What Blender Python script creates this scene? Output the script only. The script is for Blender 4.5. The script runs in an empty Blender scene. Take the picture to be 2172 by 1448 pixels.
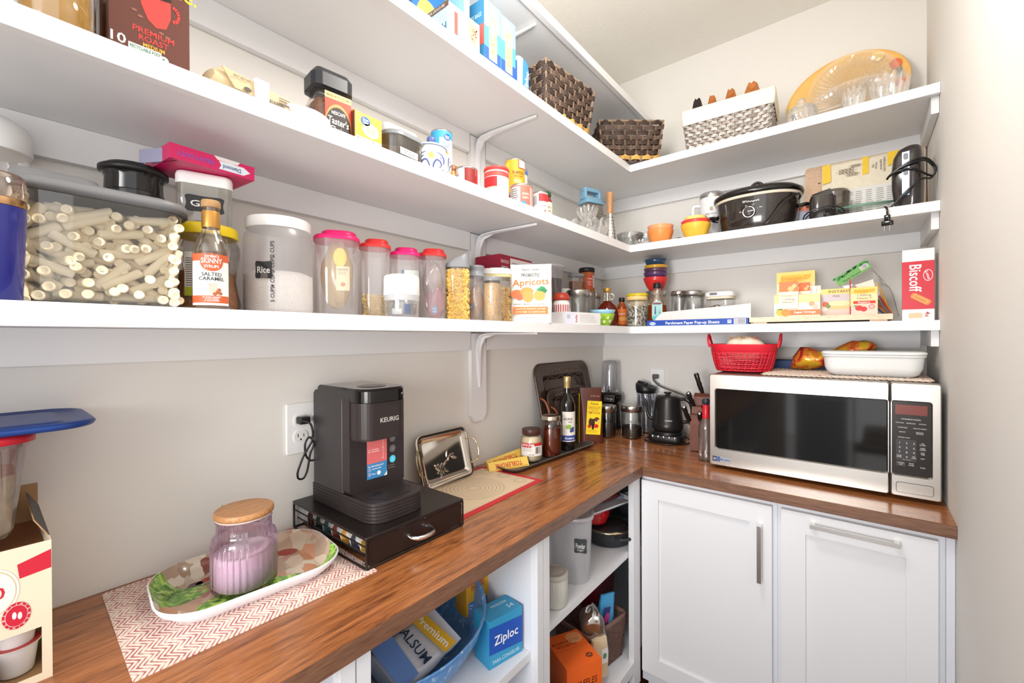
import bpy, bmesh, math, random
from mathutils import Vector, Matrix
random.seed(7)
SC = bpy.context.scene
COL = SC.collection
PI = math.pi
R = math.radians

# ---------------------------------------------------------------- camera
cd = bpy.data.cameras.new('camera')
cam = bpy.data.objects.new('camera', cd)
COL.objects.link(cam)
yw, pt, rl = R(38.4807), R(-0.2738), R(-0.2576)
fw = Vector((-math.sin(yw), math.cos(yw), 0))
rt = Vector((math.cos(yw), math.sin(yw), 0))
up = Vector((0, 0, 1))
fw, up = fw*math.cos(pt)+up*math.sin(pt), up*math.cos(pt)-fw*math.sin(pt)
rt, up = rt*math.cos(rl)+up*math.sin(rl), up*math.cos(rl)-rt*math.sin(rl)
mw = Matrix((rt, up, -fw)).transposed().to_4x4()
mw.translation = (1.1296, -2.1773, 1.3933)
cam.matrix_world = mw
cd.sensor_width = 36.0
cd.lens = 36.0*912.06/2172
cd.shift_x = -0.00679
cd.shift_y = -0.00157
cd.clip_start = 0.02
SC.camera = cam

# ---------------------------------------------------------------- world, lamps, exposure
SC.view_settings.view_transform = 'Standard'
SC.view_settings.look = 'None'
SC.view_settings.gamma = 1.0
SC.view_settings.use_curve_mapping = False
SC.view_settings.exposure = 0.52
wd = bpy.data.worlds.new('world')
SC.world = wd
wd.use_nodes = True
wd.node_tree.nodes['Background'].inputs[0].default_value = (1.0, 0.985, 0.965, 1)
wd.node_tree.nodes['Background'].inputs[1].default_value = 1.3


def area(name, loc, target, sx, sy, power, col=(1, 1, 1)):
    l = bpy.data.lights.new(name, 'AREA')
    l.shape = 'RECTANGLE'
    l.size, l.size_y, l.energy, l.color = sx, sy, power, col
    o = bpy.data.objects.new(name, l)
    COL.objects.link(o)
    o.location = loc
    o.rotation_euler = (Vector(target)-Vector(loc)).to_track_quat('-Z', 'Y').to_euler()
    return o


# daylight from the adjoining room through the open side behind the camera
area('daylight_lamp', (0.75, -3.6, 1.55), (0.6, 0, 1.15), 2.2, 2.2, 9, (0.95, 0.98, 1.0))
# added fill light behind the camera, put in to brighten the far corner
fl = area('added_fill', (0.85, -3.0, 1.32), (0.55, -0.3, 1.15), 0.6, 0.6, 4.2, (1.0, 0.985, 0.97))
fl.data.spread = R(75)
# flush ceiling lamp of the pantry
pl = bpy.data.lights.new('ceiling_lamp', 'POINT')
pl.energy, pl.color, pl.shadow_soft_size = 17, (1.0, 0.96, 0.90), 0.11
plo = bpy.data.objects.new('ceiling_lamp', pl)
COL.objects.link(plo)
plo.location = (0.70, -1.40, 2.28)

# ---------------------------------------------------------------- helpers


def lin(c):
    return tuple(((v/255)/12.92 if v/255 <= 0.04045 else ((v/255+0.055)/1.055)**2.4) for v in c)


MC = {}


def nt(name):
    m = bpy.data.materials.new(name)
    m.use_nodes = True
    return m, m.node_tree.nodes, m.node_tree.links, m.node_tree.nodes['Principled BSDF']


def M(col, rough=0.5, metal=0.0, trans=0.0, ior=1.45, emit=0.0, coat=0.0, var=0.0, vs=60.0, bump=0.0, bs=200.0, sub=0.0, alpha=1.0):
    """plain or lightly mottled principled material, colour given as sRGB 0-255"""
    key = (col, rough, metal, trans, ior, emit, coat, var, vs, bump, bs, sub, alpha)
    if key in MC:
        return MC[key]
    m, n, l, b = nt('paint')
    c = lin(col)
    b.inputs['Base Color'].default_value = (*c, 1)
    b.inputs['Roughness'].default_value = rough
    b.inputs['Metallic'].default_value = metal
    b.inputs['Transmission Weight'].default_value = trans
    b.inputs['IOR'].default_value = ior
    b.inputs['Coat Weight'].default_value = coat
    b.inputs['Alpha'].default_value = alpha
    if sub:
        b.inputs['Subsurface Weight'].default_value = sub
        b.inputs['Subsurface Scale'].default_value = 0.01
    if emit:
        b.inputs['Emission Color'].default_value = (*c, 1)
        b.inputs['Emission Strength'].default_value = emit
    if var or bump:
        tc = n.new('ShaderNodeTexCoord')
    if var:
        nz = n.new('ShaderNodeTexNoise')
        nz.inputs['Scale'].default_value = vs
        nz.inputs['Detail'].default_value = 4
        l.new(tc.outputs['Object'], nz.inputs['Vector'])
        mx = n.new('ShaderNodeMix')
        mx.data_type = 'RGBA'
        mx.inputs[6].default_value = (*[v*(1-var) for v in c], 1)
        mx.inputs[7].default_value = (*[min(1, v*(1+var)) for v in c], 1)
        mr = n.new('ShaderNodeMapRange')
        mr.inputs[1].default_value = .35
        mr.inputs[2].default_value = .65
        l.new(nz.outputs[0], mr.inputs[0])
        l.new(mr.outputs[0], mx.inputs[0])
        l.new(mx.outputs[2], b.inputs['Base Color'])
    if bump:
        nb = n.new('ShaderNodeTexNoise')
        nb.inputs['Scale'].default_value = bs
        nb.inputs['Detail'].default_value = 3
        l.new(tc.outputs['Object'], nb.inputs['Vector'])
        bp = n.new('ShaderNodeBump')
        bp.inputs['Strength'].default_value = bump
        bp.inputs['Distance'].default_value = 0.002
        l.new(nb.outputs[0], bp.inputs['Height'])
        l.new(bp.outputs[0], b.inputs['Normal'])
    MC[key] = m
    return m


def CL(tint=(245, 247, 248), refl=0.06, frost=0.0, rough=0.03, fc=(235, 235, 238), edge=0.65):
    """thin clear glass or plastic: see-through, glossy by Fresnel, with an optional milky share"""
    key = ('CL', tint, refl, frost, rough, fc, edge)
    if key in MC:
        return MC[key]
    m, n, l, b = nt('clear')
    n.remove(b)
    out = n['Material Output']
    tr = n.new('ShaderNodeBsdfTransparent')
    tr.inputs[0].default_value = (*lin(tint), 1)
    gl = n.new('ShaderNodeBsdfGlossy')
    gl.inputs['Color'].default_value = (1, 1, 1, 1)
    gl.inputs['Roughness'].default_value = rough
    lw = n.new('ShaderNodeLayerWeight')
    lw.inputs[0].default_value = 0.35
    ma = n.new('ShaderNodeMath')
    ma.operation = 'MULTIPLY_ADD'
    ma.inputs[1].default_value = edge
    ma.inputs[2].default_value = refl
    l.new(lw.outputs['Fresnel'], ma.inputs[0])
    mx = n.new('ShaderNodeMixShader')
    l.new(ma.outputs[0], mx.inputs[0])
    last = tr
    if frost:
        df = n.new('ShaderNodeBsdfDiffuse')
        df.inputs[0].default_value = (*lin(fc), 1)
        tl = n.new('ShaderNodeBsdfTranslucent')
        tl.inputs[0].default_value = (*lin(fc), 1)
        m1 = n.new('ShaderNodeMixShader')
        m1.inputs[0].default_value = 0.4
        l.new(df.outputs[0], m1.inputs[1])
        l.new(tl.outputs[0], m1.inputs[2])
        m2 = n.new('ShaderNodeMixShader')
        m2.inputs[0].default_value = frost
        l.new(tr.outputs[0], m2.inputs[1])
        l.new(m1.outputs[0], m2.inputs[2])
        last = m2
    l.new(last.outputs[0], mx.inputs[1])
    l.new(gl.outputs[0], mx.inputs[2])
    l.new(mx.outputs[0], out.inputs[0])
    MC[key] = m
    return m


def ramp(n, stops, interp='LINEAR'):
    r = n.new('ShaderNodeValToRGB')
    r.color_ramp.interpolation = interp
    e = r.color_ramp.elements
    while len(e) < len(stops):
        e.new(0.5)
    for k, (p, c) in enumerate(stops):
        e[k].position = p
        e[k].color = (*lin(c), 1)
    return r


def wood(name, stops, stretch=(1, 1, 1), scale=6.0, rough=0.3, coat=0.0, wave=0.5, bump=0.08):
    """grain running along the axis whose stretch is smallest"""
    m, n, l, b = nt(name)
    tc = n.new('ShaderNodeTexCoord')
    mp = n.new('ShaderNodeMapping')
    mp.inputs['Scale'].default_value = stretch
    l.new(tc.outputs['Object'], mp.inputs[0])
    n1 = n.new('ShaderNodeTexNoise')
    n1.inputs['Scale'].default_value = scale
    n1.inputs['Detail'].default_value = 9
    n1.inputs['Roughness'].default_value = 0.68
    n1.inputs['Distortion'].default_value = 1.1
    l.new(mp.outputs[0], n1.inputs['Vector'])
    n2 = n.new('ShaderNodeTexNoise')
    n2.inputs['Scale'].default_value = scale*7
    n2.inputs['Detail'].default_value = 5
    l.new(mp.outputs[0], n2.inputs['Vector'])
    mx = n.new('ShaderNodeMath')
    mx.operation = 'MULTIPLY_ADD'
    mx.inputs[1].default_value = wave
    l.new(n2.outputs[0], mx.inputs[0])
    mm = n.new('ShaderNodeMath')
    mm.operation = 'MULTIPLY'
    mm.inputs[1].default_value = 1-wave
    l.new(n1.outputs[0], mm.inputs[0])
    l.new(mm.outputs[0], mx.inputs[2])
    r = ramp(n, stops)
    l.new(mx.outputs[0], r.inputs[0])
    l.new(r.outputs[0], b.inputs['Base Color'])
    b.inputs['Roughness'].default_value = rough
    b.inputs['Coat Weight'].default_value = coat
    b.inputs['Coat Roughness'].default_value = 0.12
    bp = n.new('ShaderNodeBump')
    bp.inputs['Strength'].default_value = bump
    bp.inputs['Distance'].default_value = 0.002
    l.new(mx.outputs[0], bp.inputs['Height'])
    l.new(bp.outputs[0], b.inputs['Normal'])
    return m


TXT = {}


def text_geo(s):
    if s in TXT:
        return TXT[s]
    c = bpy.data.curves.new('t', 'FONT')
    c.body = s
    c.size = 1.0
    c.resolution_u = 2
    c.offset = 0.012
    o = bpy.data.objects.new('t', c)
    COL.objects.link(o)
    dg = bpy.context.evaluated_depsgraph_get()
    me = bpy.data.meshes.new_from_object(o.evaluated_get(dg))
    vs = [tuple(v.co) for v in me.vertices]
    fs = [tuple(p.vertices) for p in me.polygons]
    bpy.data.objects.remove(o)
    bpy.data.curves.remove(c)
    bpy.data.meshes.remove(me)
    x0 = min((v[0] for v in vs), default=0)
    x1 = max((v[0] for v in vs), default=1)
    y0 = min((v[1] for v in vs), default=0)
    y1 = max((v[1] for v in vs), default=1)
    TXT[s] = (vs, fs, x0, x1, y0, y1)
    return TXT[s]


def rrect(sx, sy, r, n=5):
    """rounded rectangle outline, counter-clockwise"""
    r = min(r, sx/2-1e-5, sy/2-1e-5)
    P = []
    for cx, cy, a0 in ((sx/2-r, sy/2-r, 0), (-sx/2+r, sy/2-r, 90), (-sx/2+r, -sy/2+r, 180), (sx/2-r, -sy/2+r, 270)):
        for k in range(n+1):
            a = R(a0+90*k/n)
            P.append((cx+r*math.cos(a), cy+r*math.sin(a)))
    return P


class G:
    """collects geometry for ONE mesh object"""

    def __init__(s):
        s.v, s.f, s.m, s.s = [], [], [], []
        s.mats, s.cur, s.sm = [], 0, False
        s.T = Matrix.Identity(4)
        s.wrap = None

    def mat(s, m):
        if m not in s.mats:
            s.mats.append(m)
        s.cur = s.mats.index(m)
        return s

    def add(s, vs, fs, smooth=None):
        b = len(s.v)
        sm = s.sm if smooth is None else smooth
        for p in vs:
            if s.wrap:
                rr = s.wrap - p[1]
                p = (rr*math.sin(p[0]/s.wrap), -rr*math.cos(p[0]/s.wrap), p[2])
            s.v.append(tuple(s.T @ Vector(p)))
        for f in fs:
            s.f.append(tuple(i+b for i in f))
            s.m.append(s.cur)
            s.s.append(sm)
        return s

    def box(s, c, d, rot=None):
        x, y, z = d[0]/2, d[1]/2, d[2]/2
        vs = [Vector((i*x, j*y, k*z)) for i in (-1, 1) for j in (-1, 1) for k in (-1, 1)]
        if rot:
            vs = [rot @ v for v in vs]
        vs = [tuple(v+Vector(c)) for v in vs]
        return s.add(vs, [(0, 1, 3, 2), (4, 6, 7, 5), (0, 4, 5, 1), (2, 3, 7, 6), (0, 2, 6, 4), (1, 5, 7, 3)], False)

    def bb(s, x0, x1, y0, y1, z0, z1):
        return s.box(((x0+x1)/2, (y0+y1)/2, (z0+z1)/2), (x1-x0, y1-y0, z1-z0))

    def loft(s, rings, c0=True, c1=True, smooth=True, closed=False):
        n = len(rings[0])
        vs = [p for r in rings for p in r]
        fs = []
        k = len(rings)
        for i in range(k if closed else k-1):
            a, b = i*n, ((i+1) % k)*n
            for j in range(n):
                q = (j+1) % n
                fs.append((a+j, a+q, b+q, b+j))
        s.add(vs, fs, smooth)
        if c0 and not closed:
            s.add(rings[0], [tuple(range(n))[::-1]], False)
        if c1 and not closed:
            s.add(rings[-1], [tuple(range(n))], False)
        return s

    def lathe(s, prof, n=32, c=(0, 0), c0=True, c1=True, rib=None, smooth=True, sx=1, sy=1):
        rings = []
        for (r, z) in prof:
            ring = []
            for k in range(n):
                a = 2*PI*k/n
                q = r*(1+(rib(a, z) if rib else 0))
                ring.append((c[0]+q*math.cos(a)*sx, c[1]+q*math.sin(a)*sy, z))
            rings.append(ring)
        return s.loft(rings, c0, c1, smooth)

    def prism(s, sx, sy, r, zs, n=5, c=(0, 0), c0=True, c1=True, smooth=True):
        """zs: list of (z, inset)"""
        rings = []
        for (z, i) in zs:
            rings.append([(c[0]+x, c[1]+y, z) for x, y in rrect(sx-2*i, sy-2*i, max(r-i, 0.0005), n)])
        return s.loft(rings, c0, c1, smooth)

    def rbox(s, c, d, r=0.005, e=0.002, n=4):
        """box rounded in plan by r, with a small edge round e at top and bottom"""
        z0, z1 = c[2]-d[2]/2, c[2]+d[2]/2
        return s.prism(d[0], d[1], r, [(z0, e), (z0+e*.3, e*.3), (z0+e, 0), (z1-e, 0), (z1-e*.3, e*.3), (z1, e)], n, (c[0], c[1]))

    def tube(s, pts, r, n=8, closed=False, cap=True):
        P = [Vector(p) for p in pts]
        rr = r if isinstance(r, (list, tuple)) else [r]*len(P)
        rings = []
        prev = None
        for i, p in enumerate(P):
            a = P[i-1] if (i > 0 or closed) else P[i]
            b = P[(i+1) % len(P)] if (i < len(P)-1 or closed) else P[i]
            t = (b-a)
            t = t.normalized() if t.length > 1e-9 else Vector((0, 0, 1))
            if prev is None:
                u = t.orthogonal().normalized()
            else:
                u = prev-t*prev.dot(t)
                u = u.normalized() if u.length > 1e-6 else t.orthogonal().normalized()
            prev = u
            w = t.cross(u)
            rings.append([tuple(p+(u*math.cos(2*PI*k/n)+w*math.sin(2*PI*k/n))*rr[i]) for k in range(n)])
        return s.loft(rings, cap, cap, True, closed)

    def ext(s, outline, y0, y1, smooth=False):
        """outline in XZ, extruded from y0 (front) to y1"""
        return s.loft([[(x, y0, z) for x, z in outline], [(x, y1, z) for x, z in outline]], True, True, smooth)

    def grid(s, fn, nu, nv, smooth=True):
        vs = [fn(i/nu, j/nv) for j in range(nv+1) for i in range(nu+1)]
        fs = [(j*(nu+1)+i, j*(nu+1)+i+1, (j+1)*(nu+1)+i+1, (j+1)*(nu+1)+i) for j in range(nv) for i in range(nu)]
        return s.add(vs, fs, smooth)

    # ---- flat print on the local front plane (facing -Y) at depth y
    def pan(s, x0, x1, z0, z1, y, m, n=None):
        s.mat(m)
        n = n or (10 if s.wrap else 1)
        return s.grid(lambda u, v: (x0+(x1-x0)*u, y, z0+(z1-z0)*v), n, 1, bool(s.wrap))

    def dsc(s, cx, cz, rx, rz, y, m, n=20):
        s.mat(m)
        if s.wrap:
            vs = [(cx, y, cz)]+[(cx+q*rx*math.cos(2*PI*k/n), y, cz+q*rz*math.sin(2*PI*k/n)) for q in (.25, .5, .75, 1) for k in range(n)]
            fs = [(0, 1+k, 1+(k+1) % n) for k in range(n)]+[(1+j*n+k, 1+(j+1)*n+k, 1+(j+1)*n+(k+1) % n, 1+j*n+(k+1) % n) for j in range(3) for k in range(n)]
            return s.add(vs, fs, True)
        vs = [(cx, y, cz)]+[(cx+rx*math.cos(2*PI*k/n), y, cz+rz*math.sin(2*PI*k/n)) for k in range(n)]
        return s.add(vs, [(0, 1+k, 1+(k+1) % n) for k in range(n)], False)

    def pol(s, pts, y, m):
        s.mat(m)
        return s.add([(x, y, z) for x, z in pts], [tuple(range(len(pts)))], False)

    def txt(s, t, x, z, h, y, m, rot=0, w=None, al='c'):
        """t written with cap height about h, fitted to width w when given"""
        vs, fs, x0, x1, y0, y1 = text_geo(t)
        sc = h/0.7
        sx = w/(x1-x0) if w else sc
        ox = {'c': (x0+x1)/2, 'l': x0, 'r': x1}[al]
        ca, sa = math.cos(R(rot)), math.sin(R(rot))
        out = []
        for p in vs:
            a, b = (p[0]-ox)*sx, (p[1]-0.35)*sc
            out.append((x+a*ca-b*sa, y, z+a*sa+b*ca))
        s.mat(m)
        return s.add(out, fs, False)


def part(name, g, parent=None, mat=None, label=None, kind=None, loc=None, rot=None):
    me = bpy.data.meshes.new(name)
    me.from_pydata(g.v, [], g.f)
    ms = g.mats if g.mats else [mat]
    for q in ms:
        me.materials.append(q)
    me.polygons.foreach_set('material_index', g.m)
    me.polygons.foreach_set('use_smooth', g.s)
    me.update()
    o = bpy.data.objects.new(name, me)
    COL.objects.link(o)
    if parent:
        o.parent = parent
    if loc:
        o.location = loc
    if rot:
        o.rotation_euler = rot
    if label:
        o['label'] = label
    if kind:
        o['kind'] = kind
    return o


def tag(o, label, cat, group=None):
    o['label'], o['category'] = label, cat
    if group:
        o['group'] = group
    return o


def thing(name, label, cat, loc=(0, 0, 0), rz=0.0, group=None):
    o = bpy.data.objects.new(name, None)
    o.empty_display_size = 0.05
    COL.objects.link(o)
    o.location = loc
    o.rotation_euler = (0, 0, rz)
    return tag(o, label, cat, group)


def mG(m):
    g = G()
    g.mat(m)
    return g


def struct(name, g, mat=None):
    return part(name, g, None, mat, kind='structure')


def face(x, y):
    """turn so that the local front (-Y) looks into the room towards the doorway"""
    return math.atan2(1.13-x, y+2.177)


# ---------------------------------------------------------------- common materials
WHITE = M((246, 246, 246), 0.45)
def wall_mat():
    m, n, l, b = nt('wall_paint')
    b.inputs['Base Color'].default_value = (*lin((231, 228, 223)), 1)
    b.inputs['Roughness'].default_value = 0.8
    tc = n.new('ShaderNodeTexCoord')
    nb = n.new('ShaderNodeTexNoise')
    nb.inputs['Scale'].default_value = 180
    nb.inputs['Detail'].default_value = 3
    l.new(tc.outputs['Object'], nb.inputs['Vector'])
    bp = n.new('ShaderNodeBump')
    bp.inputs['Strength'].default_value = 0.12
    bp.inputs['Distance'].default_value = 0.002
    l.new(nb.outputs[0], bp.inputs['Height'])
    l.new(bp.outputs[0], b.inputs['Normal'])
    return m
WALL = wall_mat()
CEIL = M((242, 239, 232), 0.85, bump=0.5, bs=95)
BLACK = M((26, 25, 26), 0.38)
GLOSSB = M((18, 16, 17), 0.12, coat=0.3)
CHROME = M((225, 225, 228), 0.12, metal=1.0)
STEEL = M((190, 186, 180), 0.28, metal=1.0)
PW = M((244, 244, 243), 0.4)
GLASS = CL()
PLAST = CL((240, 241, 244), 0.05, 0.12, 0.08)
SHW, SHT = 0.323, 0.0311
SHB = 0.3593
Z1, Z2, Z3, Z4 = 2.163, 1.8051, 1.4419, 2.468
ZC = 0.914
W_ = 1.32
ZCEIL = 2.7646
YR = -3.1
# ================================================================ the setting
T = 0.12
struct('wall_left', mG(WALL).bb(-T, 0, YR, T, 0, ZCEIL))
struct('wall_back', mG(WALL).bb(0, W_, 0, T, 0, ZCEIL))
struct('wall_right', mG(WALL).bb(W_, W_+T, -2.05, T, 0, ZCEIL))
struct('ceiling', mG(CEIL).bb(-T, W_+1.3, YR, T, ZCEIL, ZCEIL+0.08))
FLOORM = wood('floor_wood', [(0.3, (52, 28, 20)), (0.5, (84, 46, 32)), (0.7, (116, 68, 46))], (9, 1, 1), 5, 0.32, 0.3)
struct('floor', mG(FLOORM).bb(-T, W_+1.3, YR, T, -0.05, 0))

# ---- counter top, two boards
ws = [(0.37, (98, 56, 32)), (0.45, (142, 86, 48)), (0.54, (170, 106, 60)), (0.66, (190, 126, 76))]
WY = wood('counter_wood_long', ws, (15, 1.2, 15), 3.0, 0.26, 0.35, 0.3)
WX = wood('counter_wood_cross', ws, (1.2, 15, 15), 3.0, 0.26, 0.35, 0.3)
we = [(0.34, (78, 52, 38)), (0.5, (116, 80, 60)), (0.66, (140, 102, 78))]
WYE = wood('counter_edge_long', we, (20, 1.0, 24), 4.2, 0.4, 0.1, 0.5)
WXE = wood('counter_edge_cross', we, (1.0, 20, 24), 4.2, 0.4, 0.1, 0.5)
ct = thing('countertop', 'L-shaped brown oak countertop running along both walls', 'countertop', (0, 0, ZC))
g = mG(WY)
g.bb(0, 0.496, YR+.02, -0.6485, -0.0334, 0)
part('board', g, ct, label='long oak board under the coffee maker')
part('board', mG(WX).bb(0, W_-.001, -0.6465, 0, -0.0334, 0), ct, label='oak board under the microwave')
part('edge_strip', mG(WYE).bb(0.4965, 0.498, YR+.02, -0.6485, -0.0334, -0.0004), ct)
part('edge_strip', mG(WXE).bb(0.498, W_-.001, -0.6485, -0.647, -0.0334, -0.0004), ct)

# ---- wall shelves
SHM = M((236, 236, 237), 0.42)
def shelf(z, label, back=True):
    t = thing('wall_shelf', label, 'shelf', (0, 0, z))
    e = 0.0
    part('board', mG(SHM).bb(0.001, SHW-0.018, YR+.02, -0.001, -SHT+0.004, 0), t, label='board along the left wall')
    part('edge_strip', mG(SHM).bb(SHW-0.018, SHW, YR+.02, -SHB+0.0 if back else -0.001, -SHT, 0), t)
    # cleats: wall strips the boards rest on
    part('cleat', mG(SHM).bb(0.001, 0.019, YR+.02, -1.062, -SHT-0.062, -SHT+.0035), t)
    part('cleat', mG(SHM).bb(0.001, 0.019, -0.976, -0.019, -SHT-0.062, -SHT+.0035), t)
    if back:
        part('board', mG(SHM).bb(SHW-0.018, W_-.001, -SHB+0.018, -0.001, -SHT+0.004, -.0002), t, label='board along the back wall')
        part('edge_strip', mG(SHM).bb(SHW, W_-.001, -SHB, -SHB+0.018, -SHT, 0), t)
        part('cleat', mG(SHM).bb(0.019, W_-.019, -0.019, -0.001, -SHT-0.062, -SHT+.0035), t)
        part('cleat', mG(SHM).bb(W_-.019, W_-.001, -SHB+.03, -0.001, -SHT-0.05, -SHT+.0035), t, label='end strip screwed to the right wall')
    return t
shelf(Z4, 'highest white shelf, only on the left wall under the ceiling', False)
shelf(Z1, 'white L-shaped wall shelf holding the dark wicker baskets')
shelf(Z2, 'white L-shaped wall shelf holding the slow cooker and cans')
shelf(Z3, 'lowest white L-shaped wall shelf, above the counter, with jars')

# ---- bracket boards and brackets
bkw = 0.072
for z0, z1, lab in ((1.085, Z3-SHT-.0, 'white vertical board with clipped corners under the lowest shelf'),
                    (Z3, Z2-SHT, 'white vertical bracket board between the lowest and the middle shelf'),
                    (Z2, Z1-SHT, 'white vertical bracket board above the cans'),
                    (Z1, Z4-SHT, 'white vertical bracket board behind the blue boxes')):
    y0, y1 = -1.058, -0.98
    g = mG(SHM)
    c = 0.018 if z0 < 1.2 else 0.0001
    o = [(y0+c, z0), (y1-c, z0), (y1, z0+c*1.3), (y1, z1), (y0, z1), (y0, z0+c*1.3)]
    g.loft([[(0.001, a, b) for a, b in o], [(0.019, a, b) for a, b in o]], True, True, False)
    tag(part('bracket_board', g), lab, 'board')
BRM = M((236, 236, 238), 0.35)
for zt, lab in ((Z3-SHT, 'white metal angle bracket under the lowest shelf'), (Z2-SHT, 'white metal angle bracket under the middle shelf'),
                (Z1-SHT, 'white metal angle bracket under the shelf with wicker baskets'), (Z4-SHT, 'white metal angle bracket under the highest shelf')):
    t = thing('shelf_bracket', lab, 'bracket', (0.019, -1.019, zt))
    g = mG(BRM)
    # curved strap: vertical leg tapers, bends, horizontal leg tapers to a round tip
    path = [(0.0, -0.200, .004), (0.0, -0.15, .009), (0.0, -0.09, .014), (0.001, -0.05, .0165), (0.006, -0.026, .017), (0.016, -0.010, .017), (0.034, -0.0035, .017), (0.08, 0, .0155), (0.15, 0, .011), (0.225, 0, .0065), (0.262, 0, .005), (0.268, 0, .002)]
    th = 0.0035
    rings = []
    for i, (x, z, w) in enumerate(path):
        a = path[max(i-1, 0)]
        b = path[min(i+1, len(path)-1)]
        tx, tz = b[0]-a[0], b[1]-a[1]
        L = math.hypot(tx, tz)
        nx, nz = tz/L, -tx/L
        rings.append([(x, -w, z), (x, w, z), (x+nx*th, w, z+nz*th), (x+nx*(th+.003), w*.35, z+nz*(th+.003)), (x+nx*(th+.003), -w*.35, z+nz*(th+.003)), (x+nx*th, -w, z+nz*th)])
    g.loft(rings, True, True, False)
    part('strap', g, t)
    g = mG(BRM)
    # stiffening web in the corner
    web = [(0.002, -0.17), (0.005, -0.10), (0.012, -0.05), (0.03, -0.02), (0.08, -0.006), (0.20, -0.003), (0.03, -0.006), (0.006, -0.02)]
    g.ext(web, -0.002, 0.002)
    part('web', g, t)
    for px, pz, ax in ((0.25, -0.004, 'z'), (0.05, -0.006, 'z'), (0.004, -0.06, 'x')):
        g = mG(M((215, 215, 217), .3))
        g.lathe([(0.0035, -.001), (0.003, .0012), (0.0005, .0018)], 10)
        part('screw', g, t, loc=(px, 0, pz), rot=((PI, 0, 0) if ax == 'z' else (0, PI/2, 0)))

# ---- base cabinets
CAB = M((220, 223, 230), 0.45)
CABD = M((225, 226, 230), 0.4)
ZT = ZC-0.0334
# middle open cabinet (left run) : x 0..0.48, y from -1.773 to -1.24 ; right open cabinet -1.24..-0.665
def opencab(y0, y1, shelves, label, rw=.026, ex=0):
    t = thing('open_cabinet', label, 'cabinet', (0, y0, 0))
    L = y1-y0
    E = L+ex
    part('side_panel', mG(CAB).bb(0.02, 0.46, 0.012, 0.028, 0.1, ZT-.001), t)
    part('side_panel', mG(CAB).bb(0.02, 0.46, E-0.028, E-0.012, 0.1, ZT-.001), t)
    part('back_panel', mG(CAB).bb(0.003, 0.02, 0.001, E-0.001, 0.1, ZT-.001), t)
    part('stile', mG(CABD).bb(0.46, 0.48, 0.0005, 0.026, 0.1, ZT-.001), t)
    part('stile', mG(CABD).bb(0.46, 0.48, L-rw, L-0.0005, 0.1, ZT-.001), t)
    part('bottom_panel', mG(CAB).bb(0.02, 0.46, 0.028, E-0.028, 0.189, 0.205), t)
    part('bottom_rail', mG(CABD).bb(0.46, 0.48, 0.026, L-rw, 0.165, 0.205), t)
    part('toe_kick', mG(CAB).bb(0.40, 0.415, 0.001, L-0.001, 0.0, 0.165), t)
    for z, lab in shelves:
        part('shelf', mG(CABD).bb(0.021, 0.458, 0.029, E-0.029, z-0.022, z), t, label=lab)
    for zz in (0.50, 0.545, 0.60, 0.645):
        for xx in (0.39,):
            gg = mG(M((60, 60, 64), .6))
            gg.T = Matrix.Translation((xx, L-0.0283, zz)) @ Matrix.Rotation(PI/2, 4, 'X')
            gg.lathe([(0.0025, 0), (0.002, 0.0003)], 8)
            if zz != 0.60 and not ex:
                part('pin_hole', gg, t)
    return t
opencab(-2.95, -1.795, [(0.5, None)], 'white open base cabinet at the near left end of the counter')
opencab(-1.793, -1.262, [(0.579, None)], 'white open base cabinet holding the blue serving bowl')
opencab(-1.26, -0.634, [(0.604, None)], 'white open base cabinet holding canisters and the waffle box', .058, .62)

def shaker(x0, x1, z0, z1, parent, rail=0.063, top=None):
    top = top or rail
    y0, y1 = -0.633, -0.614
    part('stile', mG(CABD).bb(x0, x0+rail, y0, y1, z0, z1), parent)
    part('stile', mG(CABD).bb(x1-rail, x1, y0, y1, z0, z1), parent)
    part('rail', mG(CABD).bb(x0+rail, x1-rail, y0, y1, z1-top, z1), parent)
    part('rail', mG(CABD).bb(x0+rail, x1-rail, y0, y1, z0, z0+rail), parent)
    part('panel', mG(CABD).bb(x0+rail, x1-rail, y0+.009, y1, z0+rail, z1-top), parent)
def cabbox(x0, x1, name, label):
    t = thing(name, label, 'cabinet', (0, 0, 0))
    part('face_frame', mG(CAB).bb(max(x0, .4802), x1, -0.6135, -0.595, 0.1, ZT-.001), t)
    part('carcass', mG(CAB).bb(max(x0, 0.480)+.0003, x1-.001, -0.5945, -0.003, 0.1, ZT-.001), t)
    part('toe_kick', mG(CAB).bb(x0, x1, -0.558, -0.545, 0.0, 0.0995), t)
    return t
HM = M((226, 224, 220), 0.25, metal=1.0)
def handle(t, a, b, name='handle'):
    """flat square-section bar pull from a to b on posts"""
    a, b = Vector(a), Vector(b)
    g = mG(HM)
    d = (b-a)
    if abs(d.z) > abs(d.x):
        g.bb(a.x-.006, a.x+.006, -0.664, -0.656, b.z, a.z)
        for z in (a.z-.006, b.z+.006):
            g.bb(a.x-.005, a.x+.005, -0.656, -0.633, z-.006, z+.006)
    else:
        g.bb(a.x, b.x, -0.664, -0.656, a.z-.006, a.z+.006)
        for x in (a.x+.006, b.x-.006):
            g.bb(x-.006, x+.006, -0.656, -0.633, a.z-.005, a.z+.005)
    part(name, g, t, label='polished metal bar handle')
t = cabbox(0.4805, 0.924, 'base_cabinet', 'white base cabinet with a shaker door and vertical bar handle')
d = thing('door', '', '', (0, 0, 0)); del d['label']; del d['category']; d.parent = t
shaker(0.486, 0.911, 0.145, 0.861, d)
handle(d, (0.880, 0, 0.800), (0.880, 0, 0.622))
t = cabbox(0.9245, 1.302, 'base_cabinet', 'white base cabinet with a pull-out front and horizontal bar handle')
d = thing('pull_out_front', '', '', (0, 0, 0)); del d['label']; del d['category']; d.parent = t
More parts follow.
